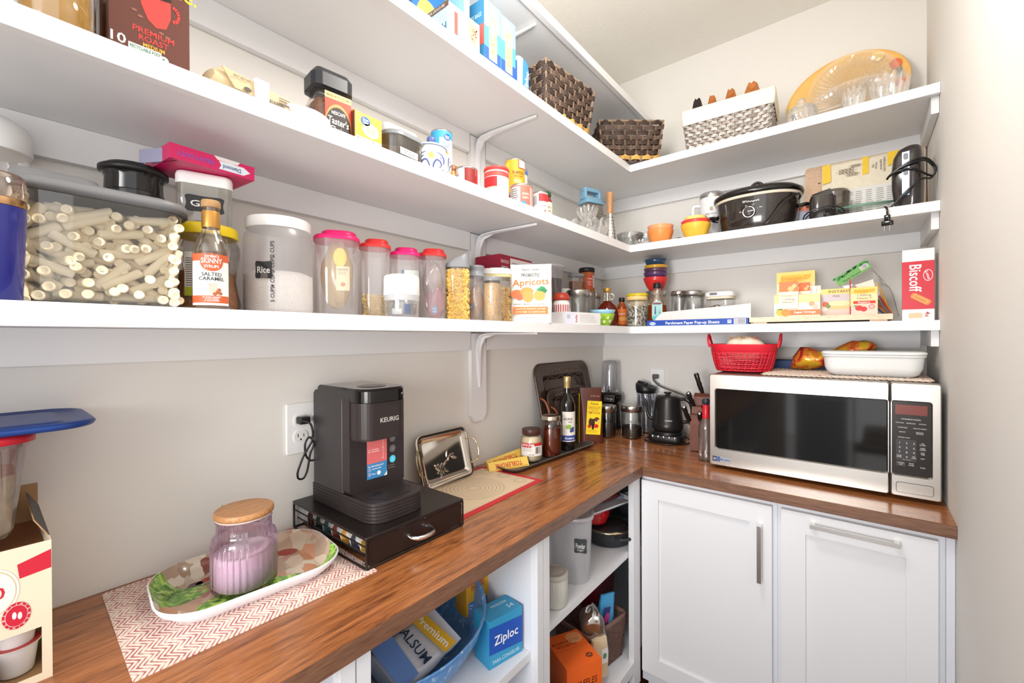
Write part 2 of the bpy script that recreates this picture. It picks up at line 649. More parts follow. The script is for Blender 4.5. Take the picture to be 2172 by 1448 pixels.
shaker(0.936, 1.287, 0.145, 0.861, d)
handle(d, (1.012, 0, 0.836), (1.212, 0, 0.836))
part('filler_strip', mG(CAB).bb(1.3025, W_-.001, -0.622, -0.60, 0.0, ZT-.001), t)
# ================================================================ on the counter
L90 = PI/2
WH = (250, 250, 250)
def P_(c, r=.5): return M(c, r)
TW = P_(WH)
TK = P_((30, 28, 28))

def barcode(g, x0, x1, z0, z1, y, m=None, n=14, seed=1):
    rr = random.Random(seed)
    x = x0
    m = m or TK
    while x < x1:
        w = (x1-x0)/n*rr.choice((.3, .5, .9))
        g.pan(x, min(x+w, x1), z0, z1, y, m, 1)
        x += w+(x1-x0)/n*rr.choice((.4, .7))

def lines(g, x0, x1, z0, z1, n, y, m, seed=3, th=.35):
    """blocks of small illegible print as thin bars"""
    rr = random.Random(seed)
    h = (z1-z0)/n
    for k in range(n):
        e = x0+(x1-x0)*rr.uniform(.7, 1)
        g.pan(x0, e, z1-(k+.5)*h-h*th/2, z1-(k+.5)*h+h*th/2, y, m, 4 if g.wrap else 1)

# ---- microwave
STB = M((196, 192, 186), 0.3, metal=1.0, bump=.03, bs=400)
t = thing('microwave', 'large stainless steel microwave oven with dark glass door', 'microwave', (1.0, -0.0, ZC))
B0, B1 = 0.012, 0.344
g = mG(M((58, 54, 52), .5)).bb(-.303, .303, -.47, -.06, B0, B1-.002)
part('housing', g, t)
# door frame with window opening
dx0, dx1 = -.307, .1955
wx0, wx1, wz0, wz1 = -.288, .1955, .072, .292
g = mG(STB)
fr = []
def frame(g, x0, x1, z0, z1, ix0, ix1, iz0, iz1, y0, y1, n=5, r=.006, ir=.008):
    """front plate with a rectangular opening, rounded, bevelled inwards"""
    oc = [((x0+x1)/2+a, (z0+z1)/2+b) for a, b in rrect(x1-x0, z1-z0, r, n)]
    ic = [((ix0+ix1)/2+a, (iz0+iz1)/2+b) for a, b in rrect(ix1-ix0, iz1-iz0, ir, n)]
    ib = [((ix0+ix1)/2+a, (iz0+iz1)/2+b) for a, b in rrect(ix1-ix0-.006, iz1-iz0-.006, ir, n)]
    rings = [[(a, y1, b) for a, b in oc], [(a, y0+.004, b) for a, b in oc],
             [((x0+x1)/2+(a-(x0+x1)/2)*(1-.006/(x1-x0)), y0, (z0+z1)/2+(b-(z0+z1)/2)*(1-.006/(z1-z0))) for a, b in oc],
             [(a, y0, b) for a, b in ic], [(a, y0+.005, b) for a, b in ib], [(a, y1, b) for a, b in ib]]
    g.loft(rings, False, False, False)
dr = G()
dr.mat(STB)
frame(dr, dx0, dx1, B0, B1, wx0, wx1-.001, wz0, wz1, -.505, -.471)
d = part('door', dr, t)
part('window_glass', mG(M((16, 14, 14), .06)).bb(wx0+.001, wx1-.006, -.4995, -.497, wz0+.001, wz1-.001), d, label='dark mirror-like window glass')
g = G()
g.pan(-.2965, -.2345, .026, .047, -.5055, M((226, 228, 232), .2, metal=.8))
g.pan(-.2955, -.281, .0275, .0455, -.5059, M((40, 52, 80), .3))
g.dsc(-.288, .0365, .0045, .0045, -.5062, M((200, 205, 215), .3))
g.dsc(-.288, .0365, .0025, .0025, -.5064, M((40, 52, 80), .3))
g.pan(-.2795, -.270, .0275, .0455, -.5059, M((70, 98, 150), .3))
g.pan(-.2688, -.236, .031, .042, -.5059, M((150, 165, 190), .3))
g.txt('Monogram', -.2525, .0365, .006, -.5062, P_((30, 34, 44)), w=.031)
part('badge', g, d)
# control side
cp = G()
cp.mat(STB)
frame(cp, .198, .307, B0, B1, .199, .2885, wz0, wz1, -.505, -.471)
c = part('control_panel', cp, t)
DK = M((34, 27, 27), .25)
g = mG(DK).bb(.2005, .2875, -.4995, -.4972, wz0+.001, wz1-.001)
yy = -.4999
g.pan(.209, .278, .251, .279, yy, M((112, 44, 34), .3, emit=.12))
GT = P_((214, 212, 210))
g.txt('CONVENIENCE COOKING', .243, .238, .0033, yy, GT, w=.042)
for s, x, z, w in (('POPCORN', .219, .2265, .018), ('BEVERAGE', .243, .2265, .019), ('POTATO', .268, .2265, .015),
                   ('VEGETABLE', .225, .213, .021), ('HEALTHY MENU', .262, .213, .028), ('REHEAT', .225, .2, .014), ('INSTANT', .262, .202, .016), ('SENSOR', .262, .198, .016),
                   ('EXPRESS COOK', .228, .184, .026)):
    g.txt(s, x, z, .0027, yy, GT, w=w)
g.pan(.2105, .2545, .116, .1785, yy, M((56, 52, 54), .3))
for i, s in enumerate('123456789'):
    g.txt(s, .2185+.0155*(i % 3), .1685-.0135*(i//3), .0052, yy-.0004, GT)
g.txt('0', .234, .128, .0052, yy-.0004, GT)
for s, x, z in (('POWER', .2175, .1305), ('LEVEL', .2175, .1265), ('SET', .2495, .1305), ('CLOCK', .2495, .1265), ('ADD', .268, .171), ('30 SEC', .268, .1665), ('TIMER', .268, .1575), ('ON/OFF', .268, .153),
                ('COOK', .268, .1445), ('TIME', .268, .140), ('HELP', .268, .128), ('START', .244, .110), ('PAUSE', .244, .105), ('SOUND', .268, .102)):
    g.txt(s, x, z, .0031, yy-.0004, GT, w=.0022*len(s))
g.pan(.211, .231, .0995, .114, yy, M((62, 58, 60), .3))
g.txt('CANCEL', .221, .1095, .003, yy-.0004, GT, w=.014)
g.txt('OFF', .221, .1045, .003, yy-.0004, GT, w=.007)
g.txt('TURN TO SELECT', .234, .120, .0016, yy-.0004, GT, w=.02)
part('keypad', g, c)
g = mG(STB)
ol = [(.2505+a, .0395+b) for a, b in rrect(.078, .028, .005, 5)]
g.ext(ol, -.5062, -.500)
part('open_button', g, c)
g = mG(M((30, 30, 32), .5))
ol = [(.2505+a, .0395+b) for a, b in rrect(.0805, .0305, .006, 5)]
g.ext(ol, -.5052, -.500)
part('button_gap', g, c)
for q in ((-.28, -.44), (.25, -.44), (-.28, -.12), (.25, -.12)):
    part('foot', mG(BLACK).bb(q[0], q[0]+.03, q[1], q[1]+.03, 0, B0), t)

# ---- coffee pod drawer
DB = M((34, 27, 26), .32, metal=.2)
t = thing('pod_organizer', 'black metal coffee pod drawer with chrome handle under the coffee maker', 'drawer stand', (0.0, -1.547, ZC), L90)
w2 = .139
g = mG(DB)
g.rbox((0, -.17, .0665), (w2*2, .334, .006), .006, .001)
part('top_plate', g, t)
g = mG(DB)
r = .0028
for sx in (-1, 1):
    x = sx*(w2-.003)
    g.tube([(x, -.334, .0635), (x, -.334, .006), (x, -.329, .003), (x, -.015, .003), (x, -.008, .006), (x, -.008, .062)], r, 8)
for y in (-.334, -.008):
    g.tube([(-w2+.003, y, .004), (w2-.003, y, .004)], r, 8)
g.tube([(-w2+.003, -.334, .063), (w2-.003, -.334, .063)], r, 8)
for sx in (-1, 1):
    for y in (-.06, -.045):
        g.tube([(sx*(w2-.004), y-.04, .058), (sx*(w2-.004), y-.04, .03), (sx*(w2-.02), y-.04, .026)], .0018, 6)
    g.tube([(sx*(w2-.004), -.33, .048), (sx*(w2-.004), -.012, .048)], .0018, 6)
part('wire_frame', g, t)
g = mG(M((40, 29, 28), .3, metal=.2))
g.ext([(a, .0345+b) for a, b in rrect(w2*2-.014, .052, .004, 4)], -.3335, -.327)
dr = part('drawer_front', g, t)
g = mG(CHROME)
g.tube([(-.031, -.333, .036), (-.031, -.346, .034), (-.022, -.356, .033), (-.008, -.361, .033), (.008, -.361, .033), (.022, -.356, .033), (.031, -.346, .034), (.031, -.333, .036)], [.0045, .0045, .005, .005, .005, .005, .0045, .0045], 10)
part('handle', g, dr, label='curved chrome handle')
g = mG(DB)
g.bb(-.12, .12, -.32, -.02, .012, .014)
g.tube([(-.132, -.32, .03), (-.132, -.02, .03)], .0018, 6)
g.tube([(.132, -.32, .03), (.132, -.02, .03)], .0018, 6)
part('tray', g, t)
part('foot', mG(BLACK).lathe([(.006, 0), (.006, .002)], 12, (-.12, -.31)), t)
part('foot', mG(BLACK).lathe([(.006, 0), (.006, .002)], 12, (.12, -.31)), t)
t0 = t
# coffee pods lying in a row along the open left side
def pod(loc, rot, label, group, lidc, first=[None]):
    t = thing('coffee_pod', label, 'coffee pod', loc, 0, group)
    t.rotation_euler = rot
    g = mG(M((232, 230, 232), .35, sub=.2))
    g.lathe([(.0165, 0), (.0175, .002), (.0215, .038), (.0225, .0395), (.0255, .040), (.0255, .0415)], 24, rib=lambda a, z: (.02*math.cos(a*24) if .002 < z < .039 else 0))
    part('cup', g, t)
    g = mG(M(lidc, .35)).lathe([(.0245, .0416), (.024, .0424)], 24)
    g.mat(M((240, 238, 236), .4)).lathe([(.013, .0425), (.0125, .0428)], 16)
    part('foil_lid', g, t)
    return t
for k in range(7):
    pod((.020+.0395*k, -1.547-.098, ZC+.0375), (0, R(91), R(-6)), 'white coffee pod in the open side of the pod drawer, '+('nearest the wall', 'second from the wall', 'third from the wall', 'in the middle', 'third from the front', 'second from the front', 'nearest the chrome handle')[k], 'coffee pods in the black drawer', [(120, 60, 50), (40, 70, 60), (50, 90, 90), (120, 60, 40), (200, 150, 60), (60, 60, 70), (190, 150, 60)][k])

# ---- coffee maker
KM = M((44, 37, 37), .42)
KS = M((52, 48, 50), .42)
t = thing('coffee_maker', 'black single-serve coffee maker standing on the pod drawer', 'coffee maker', (0.0, -1.572, ZC+.0697), L90)
w = .076
g = mG(KM)
# ribbed base with rounded front
def dshape(y0, y1, hw, r, n=8):
    """plan outline: square at the back y0, round corners r at the front y1"""
    P = [(hw, y0), (-hw, y0)]
    P = [(hw, y0), (-hw, y0)][::-1]
    pts = [(-hw, y0), (-hw, y1+r)]
    for k in range(1, n+1):
        a = PI+ (PI/2)*k/n
        pts.append((-hw+r+r*math.cos(a), y1+r+r*math.sin(a)))
    for k in range(0, n+1):
        a = 1.5*PI+(PI/2)*k/n
        pts.append((hw-r+r*math.cos(a), y1+r+r*math.sin(a)))
    pts.append((hw, y0))
    return pts
rings = []
for k in range(6):
    for dz, ins in ((0, .0016), (.0012, 0), (.0062, 0), (.0072, .0016)):
        z = k*.0075+dz
        rings.append([(a, b, z) for a, b in dshape(-.035, -.305+ins, w-ins, .045-ins)])
g.loft(rings, True, True, False)
part('base', g, t)
# drip tray slats
g = mG(M((50, 44, 44), .3))
for k in range(9):
    y = -.212-.0088*k
    hw = w-.012 if k < 5 else w-.012-(k-4)*.0065
    g.bb(-hw, hw, y-.0024, y+.0024, .045, .0468)
part('drip_grate', g, t)
part('drain_hole', mG(M((10, 10, 10), .6)).lathe([(.0105, .047), (.0100, .0474)], 20, (-.028, -.245)), t)
# body
g = mG(KS)
g.prism(.152, .142, .008, [(.0458, 0), (.272, 0), (.279, .003), (.281, .007)], 4, (0, -.106))
part('body', g, t)
g = mG(KM)
g.ext([(a, .1625+b) for a, b in rrect(.150, .233, .010, 5)], -.2085, -.1771)
part('front_column', g, t)
# brew head
g = mG(KM)
hx = -.012
hd = [(hx+a*.80, b) for a, b in dshape(-.15, -.262, w, .036)]
g.loft([[(hx+(a-hx)*.98, b, .176) for a, b in hd], [(a, b, .181) for a, b in hd], [(a, b, .262) for a, b in hd]], True, True, False)
part('brew_head', g, t)
g = mG(GLOSSB)
hd2 = [(hx+(a-hx)*1.0, b) for a, b in dshape(-.085, -.266, w*.80, .05)]
hd2 = [(hx+a*.82, b) for a, b in dshape(-.060, -.266, w, .04)]
rings = [[(a, b, z) for a, b in hd2] for z in (.2635, .289)]
rings.append([(hx+(a-hx)*.95, -.17+(b+.17)*.95, .2945) for a, b in hd2])
g.loft(rings, True, True, False)
g.mat(M((60, 58, 60), .25)).lathe([(.034, .2946), (.033, .2953)], 28, (hx, -.2))
g.mat(M((40, 38, 40), .25)).lathe([(.026, .2954), (.025, .2957)], 28, (hx, -.2))
part('lid', g, t)
part('lid_lip', mG(CHROME).tube([(hx+.04, -.264, .278), (hx+.052, -.252, .281), (hx+.0605, -.235, .283), (hx+.0615, -.205, .284)], .002, 6), t, label='thin bright trim on the lid')
g = G()
g.T = Matrix.Translation((0, 0, 0))
g.txt('KEURIG', -.004, .2205, .0105, -.2626, P_((196, 190, 186)), w=.050)
part('lettering', g, t)
g = G()
PK, BL = P_((224, 112, 112), .3), P_((62, 138, 196), .3)
g.pan(-.031, .024, .072, .175, -.2090, BL)
g.pan(-.031, .024, .1085, .175, -.2092, PK)
g.txt('Perfect Connected', -.028, .165, .004, -.2095, P_((250, 215, 215)), w=.034, al='l')
for s, z, x in (('1', .139, -.024), ('1', .094, -.024), ('2', .083, -.024)):
    g.dsc(x, z, .004, .004, -.2095, P_((250, 225, 225)))
    g.dsc(x, z, .0033, .0033, -.2097, PK if z > .11 else BL)
    g.txt(s, x, z, .004, -.2099, TW)
lines(g, -.018, .006, .134, .144, 2, -.2095, P_((250, 215, 215)))
g.pan(.013, .0136, .117, .17, -.2095, TW)
for z in (.17, .143, .117):
    g.pol([(.010, z), (.0136, z+.002), (.0136, z-.002)], -.2096, TW)
g.txt('For Refreshing Iced!', -.028, .102, .0045, -.2095, TW, w=.042, al='l')
lines(g, -.018, .016, .092, .097, 1, -.2095, P_((215, 235, 250)))
g.txt('Press', -.013, .083, .004, -.2095, TW, w=.01)
g.dsc(.001, .083, .0052, .0052, -.2095, TW)
g.pol([(.024, .072), (.024, .083), (.015, .072)], -.2096, P_((236, 240, 244)))
part('instruction_sticker', g, t, label='red and blue instruction sticker')
for z, c, s in ((.187, (104, 98, 98), '12'), (.160, (112, 106, 108), '8'), (.134, (104, 100, 106), '6'), (.108, (70, 178, 206), '')):
    g = G()
    g.mat(M(c, .3, emit=.25 if s == '' else 0))
    g.dsc(.040, z, .0088, .0092, -.2098, g.mats[0], 24)
    if s:
        g.txt(s, .040, z, .005, -.2101, P_((150, 146, 148)))
    else:
        g.pan(.0375, .0425, .104, .1105, -.2101, P_((130, 210, 230)))
        g.pan(.0367, .0433, .1115, .113, -.2101, P_((130, 210, 230)))
    part('button', g, t)
g = G()
lines(g, .028, .052, .084, .096, 2, -.2090, P_((110, 100, 98)))
part('small_print', g, t)

# ---- outlets
def outlet(loc, rz, label, wd, ht, cols):
    t = thing('outlet', label, 'outlet', loc, rz)
    g = mG(PW)
    g.loft([[(a, 0, b) for a, b in rrect(wd, ht, .004, 4)], [(a, -.004, b) for a, b in rrect(wd, ht, .004, 4)], [(a*.965, -.006, b*.98) for a, b in rrect(wd, ht, .004, 4)]], False, True, False)
    part('cover_plate', g, t)
    for cx in cols:
        for s in (-1, 1):
            g = mG(M((236, 236, 234), .35))
            g.ext([(cx+a, s*.0205+b) for a, b in rrect(.034, .029, .012, 6)], -.0085, -.006)
            g.pan(cx-.008, cx-.006, s*.0205-.002, s*.0205+.007, -.0087, TK)
            g.pan(cx+.006, cx+.008, s*.0205-.002, s*.0205+.006, -.0087, TK)
            g.dsc(cx, s*.0205-.008, .0024, .0024, -.0087, TK, 10)
            part('socket', g, t)
    return t
outlet((0.0005, -1.642, 1.165), L90, 'white wall outlet behind the coffee maker', .115, .128, (-.023, .023))
outlet((.312, -0.0005, 1.172), 0, 'white wall outlet on the back wall above the kettle', .072, .116, (0,))
g = mG(BLACK)
g.T = Matrix.Translation((0, -1.665, 1.187)) @ Matrix.Rotation(L90, 4, 'Z')
g.rbox((0, -.022, 0), (.026, .026, .018), .004, .003)
g.T = Matrix.Identity(4)
pts = [(.034, -1.64, 1.187), (.044, -1.628, 1.182), (.047, -1.622, 1.165), (.046, -1.622, 1.14), (.044, -1.628, 1.125), (.042, -1.64, 1.105), (.040, -1.648, 1.085), (.038, -1.655, 1.062), (.036, -1.652, 1.046), (.036, -1.640, 1.044), (.038, -1.632, 1.060), (.040, -1.628, 1.085), (.042, -1.625, 1.105), (.046, -1.618, 1.128), (.044, -1.628, 1.146), (.042, -1.638, 1.130), (.040, -1.635, 1.10), (.040, -1.622, 1.085), (.045, -1.608, 1.092), (.05, -1.600, 1.11), (.049, -1.596, 1.13)]
def smooth_path(P, n=5):
    P = [Vector(p) for p in P]
    out = []
    for i in range(len(P)-1):
        a, b, c, d = P[max(i-1, 0)], P[i], P[i+1], P[min(i+2, len(P)-1)]
        for k in range(n):
            s = k/n
            out.append(tuple(0.5*((2*b)+(c-a)*s+(2*a-5*b+4*c-d)*s*s+(3*b-a-3*c+d)*s**3)))
    out.append(tuple(P[-1]))
    return out
g.tube(smooth_path([(a, b-.032, c) for a, b, c in pts], 4), .0026, 7)
tag(part('power_cord', g), 'black bundled power cord and plug in the outlet behind the coffee maker', 'cord')

# ---- placemat, tray, candle jar at the left
def fabric():
    m, n, l, b = nt('woven_paper')
    tc = n.new('ShaderNodeTexCoord')
    br = n.new('ShaderNodeTexWave')
    br.inputs['Scale'].default_value = 40
    br.inputs['Distortion'].default_value = 0
    mp = n.new('ShaderNodeMapping')
    # chevrons: fold x, then slant
    sp = n.new('ShaderNodeSeparateXYZ')
    l.new(tc.outputs['Object'], sp.inputs[0])
    pp = n.new('ShaderNodeMath'); pp.operation = 'PINGPONG'; pp.inputs[1].default_value = .018
    l.new(sp.outputs[0], pp.inputs[0])
    ad = n.new('ShaderNodeMath'); ad.operation = 'MULTIPLY_ADD'; ad.inputs[1].default_value = .8
    l.new(pp.outputs[0], ad.inputs[0]); l.new(sp.outputs[1], ad.inputs[2])
    cb = n.new('ShaderNodeCombineXYZ')
    l.new(ad.outputs[0], cb.inputs[0])
    l.new(cb.outputs[0], br.inputs['Vector'])
    br.bands_direction = 'X'
    nz = n.new('ShaderNodeTexNoise'); nz.inputs['Scale'].default_value = 90; nz.inputs['Detail'].default_value = 3
    l.new(tc.outputs['Object'], nz.inputs['Vector'])
    mu = n.new('ShaderNodeMath'); mu.operation = 'MULTIPLY'
    l.new(br.outputs['Fac'], mu.inputs[0]); l.new(nz.outputs[0], mu.inputs[1])
    r = ramp(n, [(.20, (238, 226, 214)), (.36, (222, 180, 168)), (.50, (180, 98, 100))])
    l.new(mu.outputs[0], r.inputs[0])
    l.new(r.outputs[0], b.inputs['Base Color'])
    b.inputs['Roughness'].default_value = .7
    bp = n.new('ShaderNodeBump'); bp.inputs['Strength'].default_value = .4; bp.inputs['Distance'].default_value = .001
    l.new(br.outputs['Fac'], bp.inputs['Height']); l.new(bp.outputs[0], b.inputs['Normal'])
    return m
g = mG(fabric())
g.loft([[(.012, -2.036, ZC+.0002), (.334, -2.046, ZC+.0002), (.350, -1.668, ZC+.0002), (.010, -1.66, ZC+.0002)], [(.012, -2.036, ZC+.0016), (.334, -2.046, ZC+.0016), (.350, -1.668, ZC+.0016), (.010, -1.66, ZC+.0016)]], True, True, False)
tag(part('placemat', g), 'red and cream herringbone woven placemat under the food-print tray', 'placemat')

def printmat():
    m, n, l, b = nt('food_print')
    tc = n.new('ShaderNodeTexCoord')
    mp = n.new('ShaderNodeMapping'); mp.inputs['Scale'].default_value = (1, .6, 1); mp.inputs['Rotation'].default_value = (0, 0, .5)
    l.new(tc.outputs['Object'], mp.inputs[0])
    nd = n.new('ShaderNodeTexNoise'); nd.inputs['Scale'].default_value = 18; nd.inputs['Detail'].default_value = 3
    l.new(mp.outputs[0], nd.inputs['Vector'])
    vm = n.new('ShaderNodeVectorMath'); vm.operation = 'MULTIPLY_ADD'; vm.inputs[1].default_value = (.05, .05, 0)
    l.new(nd.outputs['Color'], vm.inputs[0]); l.new(mp.outputs[0], vm.inputs[2])
    n0 = n.new('ShaderNodeTexVoronoi'); n0.inputs['Scale'].default_value = 38
    l.new(vm.outputs[0], n0.inputs['Vector'])
    r = ramp(n, [(.0, (110, 90, 76)), (.14, (150, 62, 50)), (.26, (206, 186, 164)), (.42, (160, 130, 108)), (.58, (224, 210, 192)), (.74, (178, 146, 122)), (.90, (198, 130, 92))])
    l.new(n0.outputs['Color'], r.inputs[0])
    n1 = n.new('ShaderNodeTexNoise'); n1.inputs['Scale'].default_value = 45; n1.inputs['Detail'].default_value = 6; n1.inputs['Distortion'].default_value = 1.5
    l.new(tc.outputs['Object'], n1.inputs['Vector'])
    gr = ramp(n, [(.35, (44, 92, 30)), (.5, (104, 160, 52)), (.65, (182, 214, 104))])
    l.new(n1.outputs[0], gr.inputs[0])
    n2 = n.new('ShaderNodeTexNoise'); n2.inputs['Scale'].default_value = 6.5; n2.inputs['Detail'].default_value = 2; n2.inputs['Distortion'].default_value = .6
    l.new(tc.outputs['Object'], n2.inputs['Vector'])
    sp = n.new('ShaderNodeSeparateXYZ'); l.new(tc.outputs['Object'], sp.inputs[0])
    ad = n.new('ShaderNodeMath'); ad.operation = 'MULTIPLY_ADD'; ad.inputs[1].default_value = -1.1
    l.new(sp.outputs[1], ad.inputs[0]); l.new(n2.outputs[0], ad.inputs[2])
    th = n.new('ShaderNodeMapRange'); th.inputs[1].default_value = .535; th.inputs[2].default_value = .555
    l.new(ad.outputs[0], th.inputs[0])
    mx = n.new('ShaderNodeMix'); mx.data_type = 'RGBA'
    l.new(th.outputs[0], mx.inputs[0]); l.new(r.outputs[0], mx.inputs[6]); l.new(gr.outputs[0], mx.inputs[7])
    l.new(mx.outputs[2], b.inputs['Base Color'])
    b.inputs['Roughness'].default_value = .12
    b.inputs['Coat Weight'].default_value = .3
    return m
t = thing('serving_tray', 'rounded plastic tray with a salad print holding the purple candle jar', 'tray', (.183, -1.845, ZC+.0018), R(84))
g = mG(M((238, 240, 248), .3))
lx, ly = .305, .228
prof = [(0, .030, .0), (.003, .026, 0), (.020, .006, 0), (.031, 0, 0), (.0325, .0005, 0), (.0325, .003, 0)]
g.prism(lx, ly, .075, [(z, i) for z, i, _ in prof], 10, c1=False)
part('shell', g, t)
pm = printmat()
g = mG(pm)
g.prism(lx, ly, .075, [(.0325, .003), (.030, .0055), (.016, .014), (.006, .029), (.0045, .036)], 10, c0=False)
part('printed_face', g, t, label='glossy printed face with salad and peppers')
VEG = []
g = G()
for x, y, a, b, c, r_ in ((-.06, .055, .022, .008, (160, 30, 34), 20), (-.08, .05, .012, .01, (74, 50, 58), 0), (-.05, .04, .02, .006, (70, 110, 50), 10), (-.03, .0, .022, .012, (128, 42, 40), 5), (.085, .06, .016, .022, (150, 42, 36), 60), (.0, -.055, .02, .008, (196, 58, 40), 12), (-.02, -.052, .014, .006, (110, 40, 40), 12)):
    g.mat(M(c, .15, coat=.3))
    ca, sa = math.cos(R(r_)), math.sin(R(r_))
    g.add([(x+a*math.cos(2*PI*k/12)*ca-b*math.sin(2*PI*k/12)*sa, y+a*math.cos(2*PI*k/12)*sa+b*math.sin(2*PI*k/12)*ca, .0049) for k in range(12)], [tuple(range(12))], False)
part('pepper_print', g, t)
# candle jar
t = thing('candle_jar', 'purple ribbed glass candle jar with round wooden lid on the tray', 'candle jar', (.20, -1.86, ZC+.0062))
PG = CL((236, 220, 231), .07, .05, .03, (170, 126, 154), .85)
g = mG(PG)
rib = lambda a, z: (.05*abs(math.cos(a*16))-.03 if .006 < z < .088 else (.006*math.cos(a*30) if z > .1 else 0))
g.lathe([(.044, 0), (.051, .003), (.0535, .008), (.0545, .02), (.0545, .075), (.054, .087), (.0545, .092), (.052, .1), (.0465, .104), (.0455, .106), (.0455, .128), (.047, .1305), (.047, .134)], 192, rib=rib, c1=False)
part('glass', g, t)
g = mG(M((247, 241, 248), .5))
g.lathe([(.044, .006), (.0495, .01), (.0498, .068), (.048, .0705), (.0, .071)], 48, c1=False)
part('wax', g, t, label='pale lilac wax filling')
g = mG(M((214, 196, 190), .3)).lathe([(.0472, .1345), (.0475, .137)], 48)
part('seal_ring', g, t)
BAM = wood('bamboo', [(.35, (146, 98, 58)), (.5, (178, 128, 82)), (.65, (200, 150, 102))], (16, 1.4, 3), 9, .45)
g = mG(BAM).lathe([(.047, .1372), (.0495, .139), (.050, .142), (.0495, .147), (.048, .149)], 48)
part('lid', g, t, label='round bamboo lid')
g = mG(CHROME).tube([(-.046, -.012, .131), (-.053, -.016, .136), (-.058, -.018, .141), (-.056, -.02, .145), (-.050, -.016, .143)], .0016, 6)
part('wire_clip', g, t)

# ---- silver tray leaning on the wall
SILV = M((215, 208, 198), .06, metal=1.0)
t = thing('silver_tray', 'mirror-polished silver tray with rose relief leaning on the wall', 'tray', (.078, -1.215, ZC+.003), L90)
t.rotation_euler = (R(-16), 0, L90)
g = mG(SILV)
W2, H2 = .225, .175
def leaf_tray(g, W2, H2, r, dep=.010, rimw=.02):
    rings = []
    for ins, y in ((0, .002), (0, .0), (.001, -.002), (.004, -.0025), (rimw*.5, -.0005), (rimw, -.001), (rimw+.006, dep-.002), (rimw+.010, dep)):
        rings.append([(a, y, H2/2+b) for a, b in rrect(W2-2*ins, H2-2*ins, max(r-ins, .01), 8)])
    g.loft(rings, False, True, True)
    g.loft([[(a, dep+.0015, H2/2+b) for a, b in rrect(W2-2*rimw-.018, H2-2*rimw-.018, max(r-rimw, .01), 8)], [(a, .003, H2/2+b) for a, b in rrect(W2, H2, r, 8)]], True, False, True)
leaf_tray(g, W2, H2, .03)
part('dish', g, t)
g = mG(SILV)
# rose relief: spirals of petals and leaves
for k in range(16):
    a = k*2.4
    rr_ = .003+.0011*k
    g.T = Matrix.Translation((-.02+rr_*math.cos(a), .0065, .052+rr_*math.sin(a))) @ Matrix.Rotation(-a, 4, 'Y')
    g.loft([[(.006*math.cos(2*PI*q/8), .002, .004*math.sin(2*PI*q/8)) for q in range(8)], [(.004*math.cos(2*PI*q/8), -.0015, .0026*math.sin(2*PI*q/8)) for q in range(8)]], False, True, True)
for x, z, a in ((.0, .07, 35), (.018, .082, 50), (.03, .088, 10), (.012, .096, 70), (.04, .078, -20), (-.04, .06, 120), (-.005, .045, -30)):
    g.T = Matrix.Translation((x, .0065, z)) @ Matrix.Rotation(-R(a), 4, 'Y')
    g.loft([[(.014*math.cos(2*PI*q/10), .002, .005*math.sin(2*PI*q/10)) for q in range(10)], [(.009*math.cos(2*PI*q/10), -.001, .001*math.sin(2*PI*q/10)) for q in range(10)]], False, True, True)
g.T = Matrix.Identity(4)
part('rose_relief', g, t)
for s in (-1, 1):
    g = mG(M((222, 202, 160), .12, metal=1.0))
    x = s*W2/2
    for o_ in (0, .006):
        g.tube(smooth_path([(x-s*.012, -.003, .045), (x+s*.006, -.012-o_*.5, .05), (x+s*(.018-o_), -.018-o_, .065), (x+s*(.021-o_), -.02-o_, .088), (x+s*(.018-o_), -.018-o_, .11), (x+s*.006, -.012-o_*.5, .125), (x-s*.012, -.003, .130)], 4), .0022, 6)
    part('handle', g, t, label='curved brass-toned double handle')

# ---- silicone baking mat
t = thing('baking_mat', 'beige silicone baking mat with red border and measuring circles', 'baking mat', (0, 0, ZC))
c4 = [(.0235, -1.40), (.308, -1.385), (.293, -.998), (.024, -1.012)]
g = mG(M((206, 46, 56), .5))
g.loft([[(x, y, .0003) for x, y in c4], [(x, y, .0018) for x, y in c4]], True, True, False)
part('border', g, t, label='red border')
cx = sum(p[0] for p in c4)/4; cy = sum(p[1] for p in c4)/4
ins = [(cx+(x-cx)*.86, cy+(y-cy)*.90) for x, y in c4]
g = mG(M((226, 202, 170), .45))
g.loft([[(x, y, .0019) for x, y in ins], [(x, y, .0021) for x, y in ins]], False, True, False)
LN = M((110, 90, 78), .6)
def ring(cx, cy, r, th=.0005, n=48, z=.0023):
    g.mat(LN)
    vs = [(cx+q*math.cos(2*PI*k/n), cy+q*math.sin(2*PI*k/n), z) for q in (r-th, r+th) for k in range(n)]
    g.add(vs, [(k, (k+1) % n, n+(k+1) % n, n+k) for k in range(n)], False)
for r in (.018, .025, .038, .050, .062, .074, .086, .098):
    ring(.165, -1.20, r)
for x, y in ((.085, -1.055), (.16, -1.045), (.235, -1.05), (.085, -1.345), (.235, -1.345)):
    ring(x, y, .022, .0004, 32); ring(x, y, .016, .0003, 32)
for k in range(40):
    y = -1.375+.0089*k
    g.mat(LN).bb(.285-.012*(y+1.385)/.39-.006, .285-.012*(y+1.385)/.39, y, y+.0006, .0020, .0023) if k % 5 else None
part('face', g, t, label='beige face printed with thin circles')

